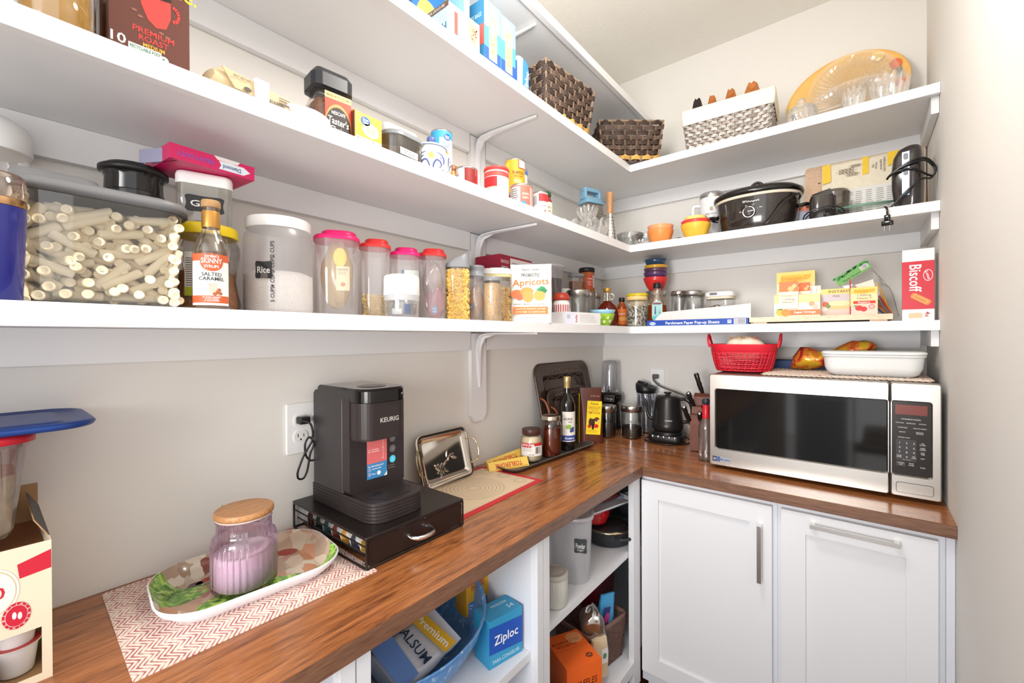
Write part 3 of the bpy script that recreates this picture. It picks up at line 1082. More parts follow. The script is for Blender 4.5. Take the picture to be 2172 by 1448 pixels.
# ---- chocolate bars (triangular boxes)
def tribar(loc, rot, label, L=.155):
    t = thing('chocolate_bar', label, 'chocolate bar', loc, 0)
    t.rotation_euler = rot
    YEL = M((236, 198, 92), .35)
    s = .036
    h = s*math.sqrt(3)/2
    g = mG(YEL)
    g.loft([[(-L/2, -s/2, 0), (-L/2, s/2, 0), (-L/2, 0, h)], [(L/2, -s/2, 0), (L/2, s/2, 0), (L/2, 0, h)]], True, True, False)
    part('box', g, t)
    g = G()
    # front slanted face: local frame x along bar, z up the slope
    a = math.atan2(h, s/2)
    g.T = Matrix.Translation((0, -s/2, 0)) @ Matrix.Rotation(-(PI/2-a), 4, 'X')
    g.pan(-L/2+.004, L/2-.004, .002, .006, -.0004, M((222, 170, 60), .4))
    g.txt('TOBLERONE', 0, .017, .016, -.0006, P_((206, 40, 38)), w=.105, rot=180)
    lines(g, .02, .06, .007, .0095, 1, -.0006, P_((170, 120, 50)))
    g.T = Matrix.Translation((-L/2, 0, 0)) @ Matrix.Rotation(-PI/2, 4, 'Z')
    for k in range(6):
        g.dsc(-.008+.004*(k % 4), .006+.006*(k//4), .0012, .0016, -.0005, P_((150, 84, 30)), 8)
    part('lettering', g, t)
    return t
tribar((.115, -.968, ZC+.0022), (0, R(-3), R(62)), 'yellow triangular chocolate box in front of the tray, lettering upside down')
tribar((.062, -.925, ZC+.004), (0, R(-9), R(72)), 'yellow triangular chocolate box lying behind the other one by the wall')

# ---- dark oblong tray
TB = M((84, 80, 76), .35, metal=.4)
t = thing('oblong_tray', 'shallow dark grey metal tray carrying the jars and the wine bottle', 'tray', (.128, -.745, ZC+.0003), R(87))
g = mG(TB)
g.prism(.545, .155, .04, [(0, .018), (.001, .014), (.012, .002), (.014, 0), (.0155, 0), (.016, .0015), (.015, .003), (.0035, .016), (.003, .02)], 8)
part('dish', g, t)
g = mG(M((180, 176, 168), .3, metal=.7))
pts = rrect(.535, .145, .036, 8)
for i in range(len(pts)):
    x0, y0 = pts[i]; x1, y1 = pts[(i+1) % len(pts)]
    L = math.hypot(x1-x0, y1-y0)
    for k in range(max(1, int(L/.009))):
        s = (k+.5)/max(1, int(L/.009))
        x, y = x0+(x1-x0)*s, y0+(y1-y0)*s
        g.lathe([(.0016, .0158), (.001, .0168)], 6, (x, y))
part('bead_rim', g, t, kind='stuff')

# ---- white chocolate spread jar
t = thing('spread_jar', 'small jar of white cream spread with a brown lid on the tray', 'jar', (.130, -.845, ZC+.0035), face(.130, -.845))
g = mG(CL((246, 244, 238), .06, 0, .03))
g.lathe([(.030, 0), (.038, .003), (.0425, .015), (.0435, .04), (.043, .075), (.040, .092), (.033, .102), (.031, .108), (.031, .113)], 40, c1=False)
part('glass', g, t)
g = mG(M((236, 222, 196), .4, sub=.2))
g.lathe([(.028, .003), (.036, .006), (.0405, .016), (.0415, .04), (.041, .075), (.038, .09), (.030, .098)], 36)
part('cream', g, t, label='pale cream filling')
g = mG(M((74, 44, 36), .4)).lathe([(.0345, .104), (.036, .106), (.036, .122), (.035, .125)], 60, rib=lambda a, z: .012*math.cos(a*60))
part('lid', g, t, label='brown ribbed plastic lid')
g = G(); g.wrap = .0438
g.pan(-.045, .048, .028, .075, -.0004, P_((238, 232, 226)), 24)
g.pan(-.045, .048, .066, .077, -.0008, P_((196, 40, 42)), 24)
for k in range(4):
    g.dsc(-.036+.0105*k, .0655, .0055, .0055, -.0009, P_((196, 40, 42)), 14)
g.txt('EUROCREM', -.016, .070, .008, -.0012, TW, w=.052)
g.pan(.014, .040, .036, .066, -.0009, P_((214, 210, 208)), 4)
barcode(g, .016, .026, .038, .062, -.0012)
lines(g, .028, .038, .038, .062, 6, -.0012, P_((90, 86, 88)))
lines(g, -.036, .008, .046, .060, 4, -.0010, P_((180, 170, 166)))
g.txt('Net Wt 350g', 0, .034, .0035, -.0012, P_((80, 74, 74)), w=.02)
part('label', g, t, label='white and red wrap label')

# ---- honey mason jar
t = thing('mason_jar', 'mason jar of dark amber honey between spread jar and wine bottle', 'jar', (.148, -.738, ZC+.0035), face(.148, -.738))
g = mG(CL((244, 242, 236), .07, 0, .03))
g.lathe([(.036, 0), (.041, .003), (.0425, .01), (.0425, .12), (.0415, .132), (.036, .142), (.0345, .145), (.0345, .152)], 40, c1=False)
part('glass', g, t)
g = mG(M((126, 44, 16), .15, trans=.35, ior=1.4))
g.lathe([(.036, .003), (.040, .006), (.0413, .012), (.0413, .112), (.041, .113), (0, .113)], 36, c1=False)
part('honey', g, t, label='dark amber honey')
g = mG(M((206, 196, 176), .25, metal=1.0)).lathe([(.0375, .146), (.0385, .147), (.0385, .150), (.0375, .152), (.0378, .160), (.0365, .1625), (.034, .163), (.033, .1615), (0, .1612)], 48, c1=False)
part('lid', g, t, label='two-piece metal screw lid')

# ---- wine bottle
def smoothp(prof, n=4):
    return [(p[0], p[1]) for p in [(max(q[0], 0.0), q[2]) for q in smooth_path([(r, 0, z) for r, z in prof], n)]]
t = thing('wine_bottle', 'tall dark glass bottle with gold cap and white blueberry label', 'bottle', (.150, -.617, ZC+.0035), face(.15, -.617)+.35)
g = mG(M((22, 17, 15), .05, coat=.6))
g.lathe([(.030, 0), (.0335, .003), (.034, .01), (.034, .188), (.0325, .203), (.026, .218), (.0155, .232), (.0135, .245), (.0130, .29)], 40)
part('glass', g, t)
g = mG(M((214, 190, 132), .3, metal=.8)).lathe([(.0145, .262), (.015, .264), (.0145, .284), (.0155, .287), (.0155, .309), (.0145, .311)], 28)
part('cap', g, t, label='pale gold screw cap')
g = G(); g.wrap = .0342
g.pan(-.033, .033, .040, .165, -.0004, P_((240, 236, 228)), 20)
g.pan(-.033, .033, .044, .066, -.0008, P_((54, 80, 160)), 20)
g.txt('ADRIA', -.008, .135, .010, -.001, P_((60, 56, 54)), w=.04)
g.txt('FINE', 0, .122, .006, -.001, P_((60, 56, 54)), w=.016)
g.dsc(-.006, .102, .013, .010, -.001, P_((150, 190, 80)), 16)
for x, z in ((.006, .092), (.014, .096), (.004, .084), (.013, .086)):
    g.dsc(x, z, .006, .006, -.0012, P_((64, 84, 150)), 12)
g.txt('Blueberry', .0, .055, .009, -.0012, TW, w=.042)
part('label', g, t, label='white label with blue band')

# ---- bag of chocolate coffee
t = thing('coffee_bag', 'brown coffee bag with yellow chocolate label on the corner counter', 'bag', (.163, -.438, ZC+.001), face(.15, -.4)+.22)
BR = M((92, 46, 34), .35)
def pouch(g, w, d, h, tw=None, td=.004, gus=.5, n=10, seed=0, wob=.002, lean=0):
    """standing pouch: full at the bottom, flat seam at the top"""
    rr = random.Random(seed)
    tw = tw or w
    rings = []
    for k in range(n+1):
        s = k/n
        ww = w+(tw-w)*s
        dd = td+(d-td)*(1-s**2.2)
        o = rrect(ww, dd, dd*.45, 3)
        rings.append([(x+rr.uniform(-wob, wob), y+rr.uniform(-wob, wob)*.6-lean*s, h*s) for x, y in o])
    g.loft(rings, True, True, True)
g = mG(BR)
pouch(g, .112, .058, .250, .100, .008, wob=.0012)
part('bag', g, t)
g = mG(M((240, 206, 30), .4))
g.loft([[(-.0563, -.026, .004), (-.0563, .024, .004), (-.0515, .010, .225), (-.0515, -.010, .225)], [(-.058, -.026, .004), (-.058, .024, .004), (-.053, .010, .225), (-.053, -.010, .225)]], True, True, False)
g.mat(P_((196, 60, 30))).loft([[(-.0577, -.010, .03), (-.0497, .004, .03), (-.0494, .006, .06), (-.0494, -.012, .06)], [(-.0500, -.010, .03), (-.0500, .004, .03), (-.0497, .006, .06), (-.0497, -.012, .06)]], True, True, False)
part('side_gusset', g, t, label='yellow side gusset')
g = G()
tilt = math.atan2(.0235*.62, .17)
g.T = Matrix.Translation((.004, -.0288, .042)) @ Matrix.Rotation(-tilt*.55, 4, 'X') @ Matrix.Rotation(R(4), 4, 'Y')
YL = P_((244, 214, 34), .4)
g.pan(-.033, .033, 0, .150, -.0012, YL)
CB = P_((120, 46, 24))
g.txt('Kavarna', 0, .138, .010, -.0016, CB, w=.034)
g.txt('CHOCOLATE', 0, .120, .012, -.0016, P_((176, 60, 30)), w=.056)
g.txt('FLAVORED COFFEE', 0, .109, .004, -.0016, CB, w=.04)
g.txt('TEMPTATIONS', 0, .097, .011, -.0016, P_((176, 60, 30)), w=.056)
for x, z, a, b, c in ((-.014, .055, .009, .018, (70, 34, 26)), (-.002, .052, .008, .02, (60, 30, 24)), (.014, .068, .012, .010, (96, 48, 34)), (-.018, .036, .009, .008, (206, 44, 34)), (.012, .038, .011, .009, (206, 44, 34)), (-.002, .034, .006, .013, (50, 26, 24)), (.022, .058, .006, .01, (230, 190, 120))):
    g.dsc(x, z, a, b, -.0016-.0001*(x+.02), P_(c), 14)
lines(g, -.026, .026, .008, .022, 3, -.0016, P_((206, 150, 40)))
g.txt('GOURMET COFFEE', 0, .172, .005, .0006, P_((206, 150, 120)), w=.042)
part('label', g, t, label='yellow paper label with red lettering')

# ---- three embossed dark trays leaning against the wall
TM = M((84, 68, 60), .22, metal=.4)
def bigtray(loc, w, h, label, lean=-11):
    t = thing('embossed_tray', label, 'tray', loc, 0, )
    t.rotation_euler = (R(lean), 0, L90)
    g = mG(TM)
    rw = w*.14
    rings = []
    def wavy(ins, y, amp):
        o = []
        for a, b in rrect(w-2*ins, h-2*ins, max(.055-ins, .012), 8):
            o.append((a, y, h/2+b))
        return o
    pr = [(0, .003), (0, 0), (.003, -.003), (.008, -.004), (rw*.45, .001), (rw*.8, -.001), (rw, .002), (rw+.006, .013), (rw+.012, .0155)]
    for ins, y in pr:
        rings.append(wavy(ins, y, 0))
    g.loft(rings, False, True, True)
    g.loft([wavy(rw, .0185, 0), wavy(0, .0045, 0)], True, False, True)
    part('dish', g, t)
    g = mG(M((124, 104, 92), .25, metal=.5))
    # embossed scroll work on the top rim and beads round the well
    z0 = h-rw*.55
    for k in range(-4, 5):
        a = k*w*.062
        g.T = Matrix.Translation((a, -.001, z0-abs(k)*.002)) @ Matrix.Rotation(R(40 if k < 0 else -40 if k > 0 else 0), 4, 'Y')
        g.loft([[(.009*math.cos(2*PI*q/10), .002, .0035*math.sin(2*PI*q/10)) for q in range(10)], [(.005*math.cos(2*PI*q/10), -.004, .001*math.sin(2*PI*q/10)) for q in range(10)]], False, True, True)
    g.T = Matrix.Identity(4)
    for a, b in rrect(w-2*rw-.03, h-2*rw-.03, .02, 2):
        pass
    ww, hh = w-2*rw-.028, h-2*rw-.028
    per = int(ww/.009)
    for k in range(per+1):
        x = -ww/2+ww*k/per
        for z in (h/2+hh/2,):
            g.bb(x-.0022, x+.0022, .0115, .0155, z-.003, z+.003)
    for k in range(int(hh/.012)):
        z = h/2-hh/2+hh*k/int(hh/.012)
        for x in (-ww/2, ww/2):
            g.bb(x-.0022, x+.0022, .0115, .0155, z-.003, z+.003)
    part('relief', g, t, kind='stuff')
    # swagged curve of the rim
    g = mG(TM)
    P3 = [(-w/2+rw*1.1, -.001, h-rw*1.9), (-w*.30, -.003, h-rw*1.05), (-w*.16, -.003, h-rw*1.12), (-w*.07, -.003, h-rw*.98), (0, -.003, h-rw*1.2), (w*.07, -.003, h-rw*.98), (w*.16, -.003, h-rw*1.12), (w*.30, -.003, h-rw*1.05), (w/2-rw*1.1, -.001, h-rw*1.9)]
    g.tube(smooth_path(P3, 5), .004, 6)
    part('swag', g, t)
    for s in (-1, 1):
        g = mG(M((150, 84, 52), .35))
        x = s*(w/2-.012)
        zc = h*.42
        g.tube(smooth_path([(x, -.004, zc-.062), (x-s*.004, -.022, zc-.045), (x-s*.002, -.034, zc), (x-s*.004, -.022, zc+.045), (x, -.004, zc+.062)], 5), [.0035]*3+[.005]*15+[.0035]*3, 8)
        part('wrapped_handle', g, t, label='copper-brown wrapped handle')
    return t
bigtray((.082, -.435, ZC+.002), .470, .370, 'largest dark embossed tray leaning on the wall behind the bottle', -12)
bigtray((.106, -.470, ZC+.018), .330, .240, 'smaller dark embossed tray propped in front of the largest one', -14)

# ---- blender
t = thing('blender', 'personal blender with clear upturned cup in the wall corner', 'blender', (.085, -.085, ZC), face(.085, -.085)-.1)
g = mG(GLOSSB)
g.lathe([(.058, 0), (.062, .004), (.060, .02), (.052, .12), (.050, .135)], 40)
g.lathe([(.052, .136), (.062, .142), (.066, .155), (.0655, .175), (.058, .188), (.045, .1915)], 40)
part('motor_base', g, t)
g = G(); g.wrap = .066
g.pan(-.026, .026, .148, .178, -.0006, P_((214, 212, 214)), 8)
g.pan(-.0245, .0245, .1495, .1765, -.001, P_((26, 24, 26)), 8)
g.txt('Ninja', 0, .163, .014, -.0014, P_((226, 224, 226)), w=.038)
part('name_plate', g, t)
g = mG(CL((240, 241, 244), .09, .03, .03))
g.lathe([(.047, .192), (.048, .196), (.046, .21), (.041, .33), (.038, .352), (.034, .357), (0, .358)], 40, c1=False, rib=lambda a, z: .03*(math.cos(a*4) > .8) if .21 < z < .34 else 0)
part('cup', g, t, label='clear upturned cup')
g = mG(M((70, 68, 70), .25, metal=.8))
g.lathe([(.014, .192), (.010, .2), (.004, .206)], 16)
g.T = Matrix.Translation((0, 0, .206))
for k in range(4):
    g.T = Matrix.Translation((0, 0, .205)) @ Matrix.Rotation(k*PI/2, 4, 'Z') @ Matrix.Rotation(R(-35), 4, 'Y')
    g.add([(0, -.003, 0), (.024, 0, .002), (0, .003, 0), (0, 0, .001)], [(0, 1, 2), (0, 3, 1), (1, 3, 2)], False)
part('blades', g, t)

# ---- two glass canisters with steel lids
def canister(loc, r, h, lidh, label, cont=None, ch=.3, group=None, cc=None, gl=None):
    t = thing('canister', label, 'canister', loc, 0, group)
    g = mG(gl or CL((244, 246, 246), .08, 0, .02))
    g.lathe([(r*.85, 0), (r*.97, .002), (r, .007), (r, h-lidh-.004), (r*.96, h-lidh+.001), (r*.94, h-lidh+.006)], 40, c1=False)
    g.lathe([(r*.94, .009), (r*.94, .006)], 40, c0=True, c1=True)
    part('glass', g, t)
    if cont:
        g = mG(cont)
        g.lathe([(r*.88, .008), (r*.93, .012), (r*.93, h*ch), (r*.85, h*ch+.002), (r*.3, h*ch+.004)], 32, rib=lambda a, z: .01*math.sin(a*7+z*90))
        part('contents', g, t, label=cc)
    g = mG(STEEL).lathe([(r*.98, h-lidh), (r*1.03, h-lidh+.001), (r*1.03, h-.005), (r*1.01, h-.002), (r*.97, h), (r*.90, h+.0008), (r*.2, h+.0006)], 44)
    part('lid', g, t, label='brushed steel lid')
    return t
COF = M((34, 24, 20), .7, var=.4, vs=220)
canister((.165, -.282, ZC), .044, .152, .030, 'glass canister with steel lid beside the coffee bag', COF, .38, cc='dark ground coffee')
canister((.268, -.225, ZC), .050, .155, .030, 'glass canister with steel lid left of the kettle', COF, .34, cc='dark ground coffee')

# ---- travel cup with black lid
t = thing('travel_cup', 'clear double-wall travel cup with slanted black lid behind the kettle', 'cup', (.283, -.085, ZC))
g = mG(CL((238, 240, 244), .09, .04, .04))
g.lathe([(.036, 0), (.040, .004), (.042, .04), (.046, .19), (.0465, .2)], 36, c1=False, rib=lambda a, z: .012*math.cos(a*16))
g.lathe([(.030, .008), (.034, .04), (.040, .19)], 24, c1=False)
part('cup', g, t)
g = mG(BLACK)
g.lathe([(.045, .2), (.0475, .203), (.0475, .212), (.0505, .214)], 36, c1=False)
rings = []
for r, z, tl in ((.0505, .214, 0), (.0515, .228, .010), (.049, .238, .012), (.040, .241, .012), (.012, .2415, .012)):
    rings.append([(r*math.cos(2*PI*k/36), r*math.sin(2*PI*k/36), z-tl*math.cos(2*PI*k/36)) for k in range(36)])
g.loft(rings, False, True)
g.T = Matrix.Rotation(R(13), 4, 'Y')
g.rbox((-.075, -.008, .232), (.042, .022, .02), .006, .004)
g.T = Matrix.Translation((-.014, -.008, .250)) @ Matrix.Rotation(R(14), 4, 'Y')
g.rbox((0, 0, 0), (.05, .022, .012), .006, .003)
part('lid', g, t, label='black slanted drink-through lid')

# ---- gooseneck kettle
t = thing('kettle', 'matte black gooseneck electric kettle on its power base', 'kettle', (.43, -.192, ZC), R(6))
g = mG(BLACK)
g.rbox((0, 0, .022), (.150, .150, .032), .03, .006, 6)
g.lathe([(.064, .037), (.063, .048), (.058, .05)], 36)
b = part('power_base', g, t)
for k in range(5):
    g = mG(CHROME)
    g.T = Matrix.Translation((-.050+.024*k, -.0705, .030)) @ Matrix.Rotation(R(58), 4, 'X')
    g.lathe([(.006, 0), (.0065, .003), (.0045, .0055), (.001, .006)], 12)
    part('button', g, b, label='small chrome button')
BKM = M((32, 29, 29), .3)
g = mG(BKM)
g.lathe([(.058, .051), (.064, .053), (.069, .062), (.0705, .075), (.0695, .084), (.0685, .086), (.055, .195), (.053, .203), (.050, .2055), (.048, .206)], 48)
part('body', g, t)
g = mG(BKM).lathe([(.047, .2065), (.046, .209), (.03, .2105), (.010, .211), (.009, .216), (.017, .221), (.0175, .225), (.010, .227)], 36)
part('lid', g, t)
g = mG(BKM)
g.tube(smooth_path([(-.060, 0, .098), (-.078, -.002, .100), (-.092, -.004, .118), (-.096, -.005, .145), (-.099, -.006, .172), (-.108, -.007, .190), (-.121, -.008, .198)], 5), [.0095]*4+[.008]*6+[.0065]*12+[.006]*9, 10)
part('spout', g, t)
g = mG(BKM)
hp = smooth_path([(.050, 0, .196), (.075, 0, .198), (.095, 0, .188), (.106, 0, .165), (.108, 0, .14), (.104, 0, .115), (.088, 0, .097), (.066, 0, .094)], 5)
g.tube(hp, [.008]*6+[.0095]*(len(hp)-12)+[.008]*6, 10)
part('handle', g, t)
g = G(); g.wrap = .0665
g.txt('CHEFMAN', .018, .104, .0055, -.0012, P_((220, 218, 216)), w=.03)
part('lettering', g, t)
g = mG(BLACK)
g.tube(smooth_path([(.50, -.15, ZC+.02), (.528, -.17, ZC+.006), (.515, -.23, ZC+.004), (.47, -.28, ZC+.004), (.41, -.285, ZC+.004), (.355, -.262, ZC+.004), (.335, -.225, ZC+.005), (.345, -.195, ZC+.006), (.37, -.175, ZC+.008)], 6), .003, 7)
tag(part('power_cord', g), 'black cord looped on the counter in front of the kettle base', 'cord')
g = mG(M((92, 88, 86), .5))
g.T = Matrix.Translation((.308, -.0, 1.193))
g.rbox((0, -.022, 0), (.028, .028, .022), .006, .004)
g.T = Matrix.Identity(4)
g.tube(smooth_path([(.302, -.032, 1.190), (.306, -.045, 1.176), (.335, -.05, 1.152), (.378, -.052, 1.136), (.43, -.055, 1.122), (.47, -.06, 1.108), (.505, -.07, 1.085), (.53, -.075, 1.0), (.535, -.08, ZC+.01)], 6), .0042, 8)
tag(part('extension_cord', g), 'grey cord from the back wall outlet passing behind the kettle', 'cord')

# ---- knife block
t = thing('knife_block', 'reddish wooden knife block beside the microwave', 'knife block', (.612, -.235, ZC), R(4))
KW = wood('block_wood', [(.35, (78, 36, 26)), (.5, (104, 54, 40)), (.65, (126, 70, 54))], (12, 12, 1.2), 6, .4)
g = mG(KW)
# profile in YZ: front vertical lower, slanted stepped top
pr = [(-.075, .004), (-.075, .115), (-.060, .150), (-.048, .155), (-.035, .182), (-.022, .188), (-.005, .222), (.02, .235), (.05, .205), (.062, .004)]
g.loft([[(x, a, b) for a, b in pr] for x in (-.052, .060)], True, True, False)
part('block', g, t)
g = G()
g.pan(-.018, -.001, .045, .062, -.0755, P_((206, 200, 196)))
g.pan(-.0165, -.0025, .0465, .0605, -.0758, P_((40, 30, 30)))
g.txt('V', -.0095, .0535, .009, -.076, P_((220, 214, 210)))
part('badge', g, t)
part('foot', mG(BLACK).bb(-.04, -.03, -.065, -.055, 0, .004).bb(.03, .04, -.065, -.055, 0, .004).bb(-.04, .04, .03, .04, 0, .004), t)
# knives: handles stick out towards the upper front
HB = M((28, 22, 22), .3)
def knife(loc, rx, ry, L, label, hc=HB):
    k = thing('knife', label, 'knife', loc)
    k.rotation_euler = (rx, ry, 0)
    g = mG(hc)
    rings = []
    for z, w_, d_ in ((0, .008, .006), (.012, .009, .0065), (L*.4, .0105, .0075), (L*.75, .0095, .007), (L*.95, .0115, .008), (L, .009, .006)):
        rings.append([(w_*math.cos(2*PI*q/12), d_*math.sin(2*PI*q/12)-.004*math.sin(z/L*PI), z) for q in range(12)])
    g.loft(rings)
    part('handle', g, k)
    g = mG(CHROME)
    g.lathe([(.0085, -.008), (.0095, -.004), (.0095, -.0005)], 12)
    for z in (.25, .5, .75):
        g.bb(-.0112, .0112, -.002, .002, L*z-.002, L*z+.002)
    g.lathe([(.010, L+.0003), (.0085, L+.003), (.004, L+.004)], 12)
    g.mat(M((200, 200, 204), .2, metal=1)).bb(-.001, .001, -.008, .008, -.05, -.008)
    part('bolster_and_rivets', g, k)
    return k
knife((.588, -.205, ZC+.232), R(10), R(-15), .092, 'tall black-handled knife sticking out of the top of the block')
knife((.570, -.262, ZC+.178), R(28), R(-14), .075, 'black riveted knife handle in the middle row of the block')
knife((.563, -.300, ZC+.118), R(32), R(-10), .085, 'black riveted knife handle in the lowest front slot of the block')
knife((.612, -.268, ZC+.172), R(30), R(6), .03, 'steel-capped short knife in the middle of the block')
knife((.605, -.300, ZC+.130), R(30), R(4), .04, 'steel-capped short knife low in the block near the spray bottle')

# ---- spray bottle beside the microwave
t = thing('spray_bottle', 'clear bottle with red nozzle squeezed beside the microwave', 'bottle', (.660, -.425, ZC))
g = mG(CL((236, 232, 230), .08, .12, .04, (200, 190, 186)))
g.lathe([(.024, 0), (.027, .003), (.0275, .02), (.0275, .125), (.025, .145), (.014, .162), (.012, .168)], 28, c1=False)
part('bottle', g, t)
part('nozzle', mG(M((200, 30, 44), .35)).lathe([(.0135, .165), (.014, .168), (.012, .215), (.010, .218)], 20), t, label='red nozzle')
part('cap', mG(M((44, 48, 56), .35)).lathe([(.010, .2185), (.014, .222), (.014, .236), (.008, .242)], 20), t)

# ================================================================ on the microwave
ZM = ZC+B1-.0005
def lace():
    m, n, l, b = nt('crochet')
    tc = n.new('ShaderNodeTexCoord')
    w1 = n.new('ShaderNodeTexVoronoi'); w1.inputs['Scale'].default_value = 75
    l.new(tc.outputs['Object'], w1.inputs['Vector'])
    r = ramp(n, [(.2, (206, 84, 52)), (.42, (236, 214, 196)), (.7, (238, 226, 212))])
    nz = n.new('ShaderNodeTexNoise'); nz.inputs['Scale'].default_value = 60
    l.new(tc.outputs['Object'], nz.inputs['Vector'])
    l.new(nz.outputs[0], r.inputs[0])
    l.new(r.outputs[0], b.inputs['Base Color'])
    b.inputs['Roughness'].default_value = .9
    return m
t = thing('crochet_runner', 'orange and cream crocheted runner lying on the microwave', 'doily', (0, 0, ZM))
g = mG(lace())
rr = random.Random(4)
for i in range(30):
    for j in range(17):
        x = .862+.0145*i+(.007 if j % 2 else 0)
        y = -.455+.0225*j
        pts = [(x+.0085*math.cos(2*PI*k/8), y+.0118*math.sin(2*PI*k/8), .0035+.0015*math.sin(4*PI*k/8)+rr.uniform(0, .001)) for k in range(8)]
        g.tube(pts, .0021, 4, closed=True)
part('yarn', g, t, kind='stuff')

# red woven-look basket
t = thing('plastic_basket', 'red plastic woven-pattern basket on the left of the microwave top', 'basket', (.768, -.300, ZM+.001), R(4))
RD = M((222, 38, 58), .35)
g = mG(RD)
bw, bd, bh = .228, .160, .105
def sect(s, extra=0):
    ww = .182+(bw-.182)*min(1, s*1.1)**.6+extra
    dd = .125+(bd-.125)*min(1, s*1.1)**.6+extra
    return ww, dd
g.prism(.182, .125, .045, [(0, .01), (.003, .002)], 8)
# horizontal hoops
for z in (.004, .016, .030, .044, .058, .072):
    ww, dd = sect(z/bh)
    g.tube([(x, y, z) for x, y in rrect(ww, dd, .055, 8)], .0022, 5, closed=True)
# V-pattern verticals
hoop = {}
NN = 52
def on(s, z):
    ww, dd = sect(z/bh)
    o = rrect(ww, dd, .055, 12)
    # arc-length parametrisation
    L = [0]
    for i in range(len(o)):
        a, b = o[i], o[(i+1) % len(o)]
        L.append(L[-1]+math.hypot(a[0]-b[0], a[1]-b[1]))
    q = (s % 1)*L[-1]
    for i in range(len(o)):
        if L[i+1] >= q:
            f = (q-L[i])/max(L[i+1]-L[i], 1e-9)
            a, b = o[i], o[(i+1) % len(o)]
            return (a[0]+(b[0]-a[0])*f, a[1]+(b[1]-a[1])*f, z)
    return (*o[0], z)
for k in range(NN):
    s = k/NN
    g.tube([on(s, z) for z in (.002, .02, .04, .06, .078)], .0026 if k % 2 else .0016, 4)
for k in range(0, NN, 2):
    for q in range(10):
        z = .004+.0075*q
        a = on(k/NN, z+.005); b = on((k+1)/NN, z); c = on((k+2)/NN, z+.005)
        g.tube([a, b], .0019, 4)
        g.tube([b, c], .0019, 4)
rings = []
for z, e in ((.076, 0), (.078, .004), (.100, .008), (.105, .012), (.107, .012), (.104, .004), (.078, -.002)):
    ww, dd = sect(.8, e)
    rings.append([(x, y, z) for x, y in rrect(ww, dd, .06, 8)])
g.loft(rings, False, False)
part('body', g, t)
for s in (-1, 1):
    g = mG(RD)
    x = s*(bw/2+.004)
    pts = smooth_path([(x, -.035, .095), (x+s*.006, -.030, .118), (x+s*.008, -.012, .140), (x+s*.009, 0, .144), (x+s*.008, .012, .140), (x+s*.006, .030, .118), (x, .035, .095)], 5)
    g.tube(pts, .0045, 8)
    part('handle', g, t)
g = mG(M((236, 224, 204), .5, var=.12, vs=30))
def blob(g, c, r, seed=0, n=14, m=8, amp=.12, zmin=None):
    rr = random.Random(seed)
    ph = [rr.uniform(0, 6.28) for _ in range(6)]
    rings = []
    for j in range(m+1):
        th = -PI/2+PI*j/m
        ring = []
        for k in range(n):
            a = 2*PI*k/n
            f = 1+amp*(math.sin(3*a+ph[0]+2*th)+.6*math.sin(5*a+ph[1]-3*th)+.5*math.sin(2*th*3+ph[2]))
            z = c[2]+r[2]*math.sin(th)*f
            if zmin is not None: z = max(z, zmin)
            ring.append((c[0]+r[0]*math.cos(th)*math.cos(a)*f, c[1]+r[1]*math.cos(th)*math.sin(a)*f, z))
        rings.append(ring)
    g.loft(rings)
blob(g, (0, 0, 0), (.072, .045, .048), 3, 24, 12, .05)
bg = part('snack_bag', g, loc=(.772, -.300, ZM+.090))
tag(bg, 'white and orange snack bag bulging out of the red basket', 'bag')
g = G()
for k in range(4):
    g.mat(P_(((236, 160, 90), (240, 196, 110), (240, 180, 120), (230, 120, 80))[k]))
    pts = [((-.055+.03*k+.008*math.sin(q)), .045-.03*q/2-.02, .0) for q in range(3)]
    g.box((-.042+.028*k, -.018, .0405), (.010, .03, .0012), Matrix.Rotation(R(-20), 3, 'X'))
part('printed_stripe', g, bg)

# chips bag
def foil():
    m, n, l, b = nt('chip_foil')
    tc = n.new('ShaderNodeTexCoord')
    nz = n.new('ShaderNodeTexNoise'); nz.inputs['Scale'].default_value = 17; nz.inputs['Detail'].default_value = 1; nz.inputs['Distortion'].default_value = 1.0
    l.new(tc.outputs['Object'], nz.inputs['Vector'])
    r = ramp(n, [(0, (240, 190, 50)), (.40, (236, 140, 50)), (.47, (220, 100, 44)), (.54, (176, 34, 44)), (.61, (232, 130, 50)), (.66, (120, 90, 100))], 'CONSTANT')
    l.new(nz.outputs[0], r.inputs[0]); l.new(r.outputs[0], b.inputs['Base Color'])
    b.inputs['Roughness'].default_value = .22; b.inputs['Metallic'].default_value = .25
    nb = n.new('ShaderNodeTexNoise'); nb.inputs['Scale'].default_value = 40
    l.new(tc.outputs['Object'], nb.inputs['Vector'])
    bp = n.new('ShaderNodeBump'); bp.inputs['Strength'].default_value = .6; bp.inputs['Distance'].default_value = .006
    l.new(nb.outputs[0], bp.inputs['Height']); l.new(bp.outputs[0], b.inputs['Normal'])
    return m
FO = foil()
g = mG(FO)
rings = []
rr = random.Random(9)
spec = [(-.128, .008, .02, .012), (-.120, .020, .04, .03), (-.098, .034, .05, .046), (-.07, .034, .05, .047), (-.04, .026, .05, .042), (-.01, .022, .045, .046), (.02, .025, .04, .058), (.06, .026, .04, .080), (.095, .022, .035, .086), (.115, .015, .03, .090), (.128, .004, .02, .092)]
for x, hz, hy, zc in spec:
    rings.append([(x+rr.uniform(-.002, .002), hy*math.cos(2*PI*k/20)*(1+rr.uniform(-.06, .06)), max(.0, zc+hz*1.25*math.sin(2*PI*k/20)*(1+rr.uniform(-.1, .1)))) for k in range(20)])
g.loft(rings)
tag(part('chips_bag', g, loc=(1.045, -.192, ZM+.007)), 'crumpled orange and yellow chips bag behind the white dish', 'bag')
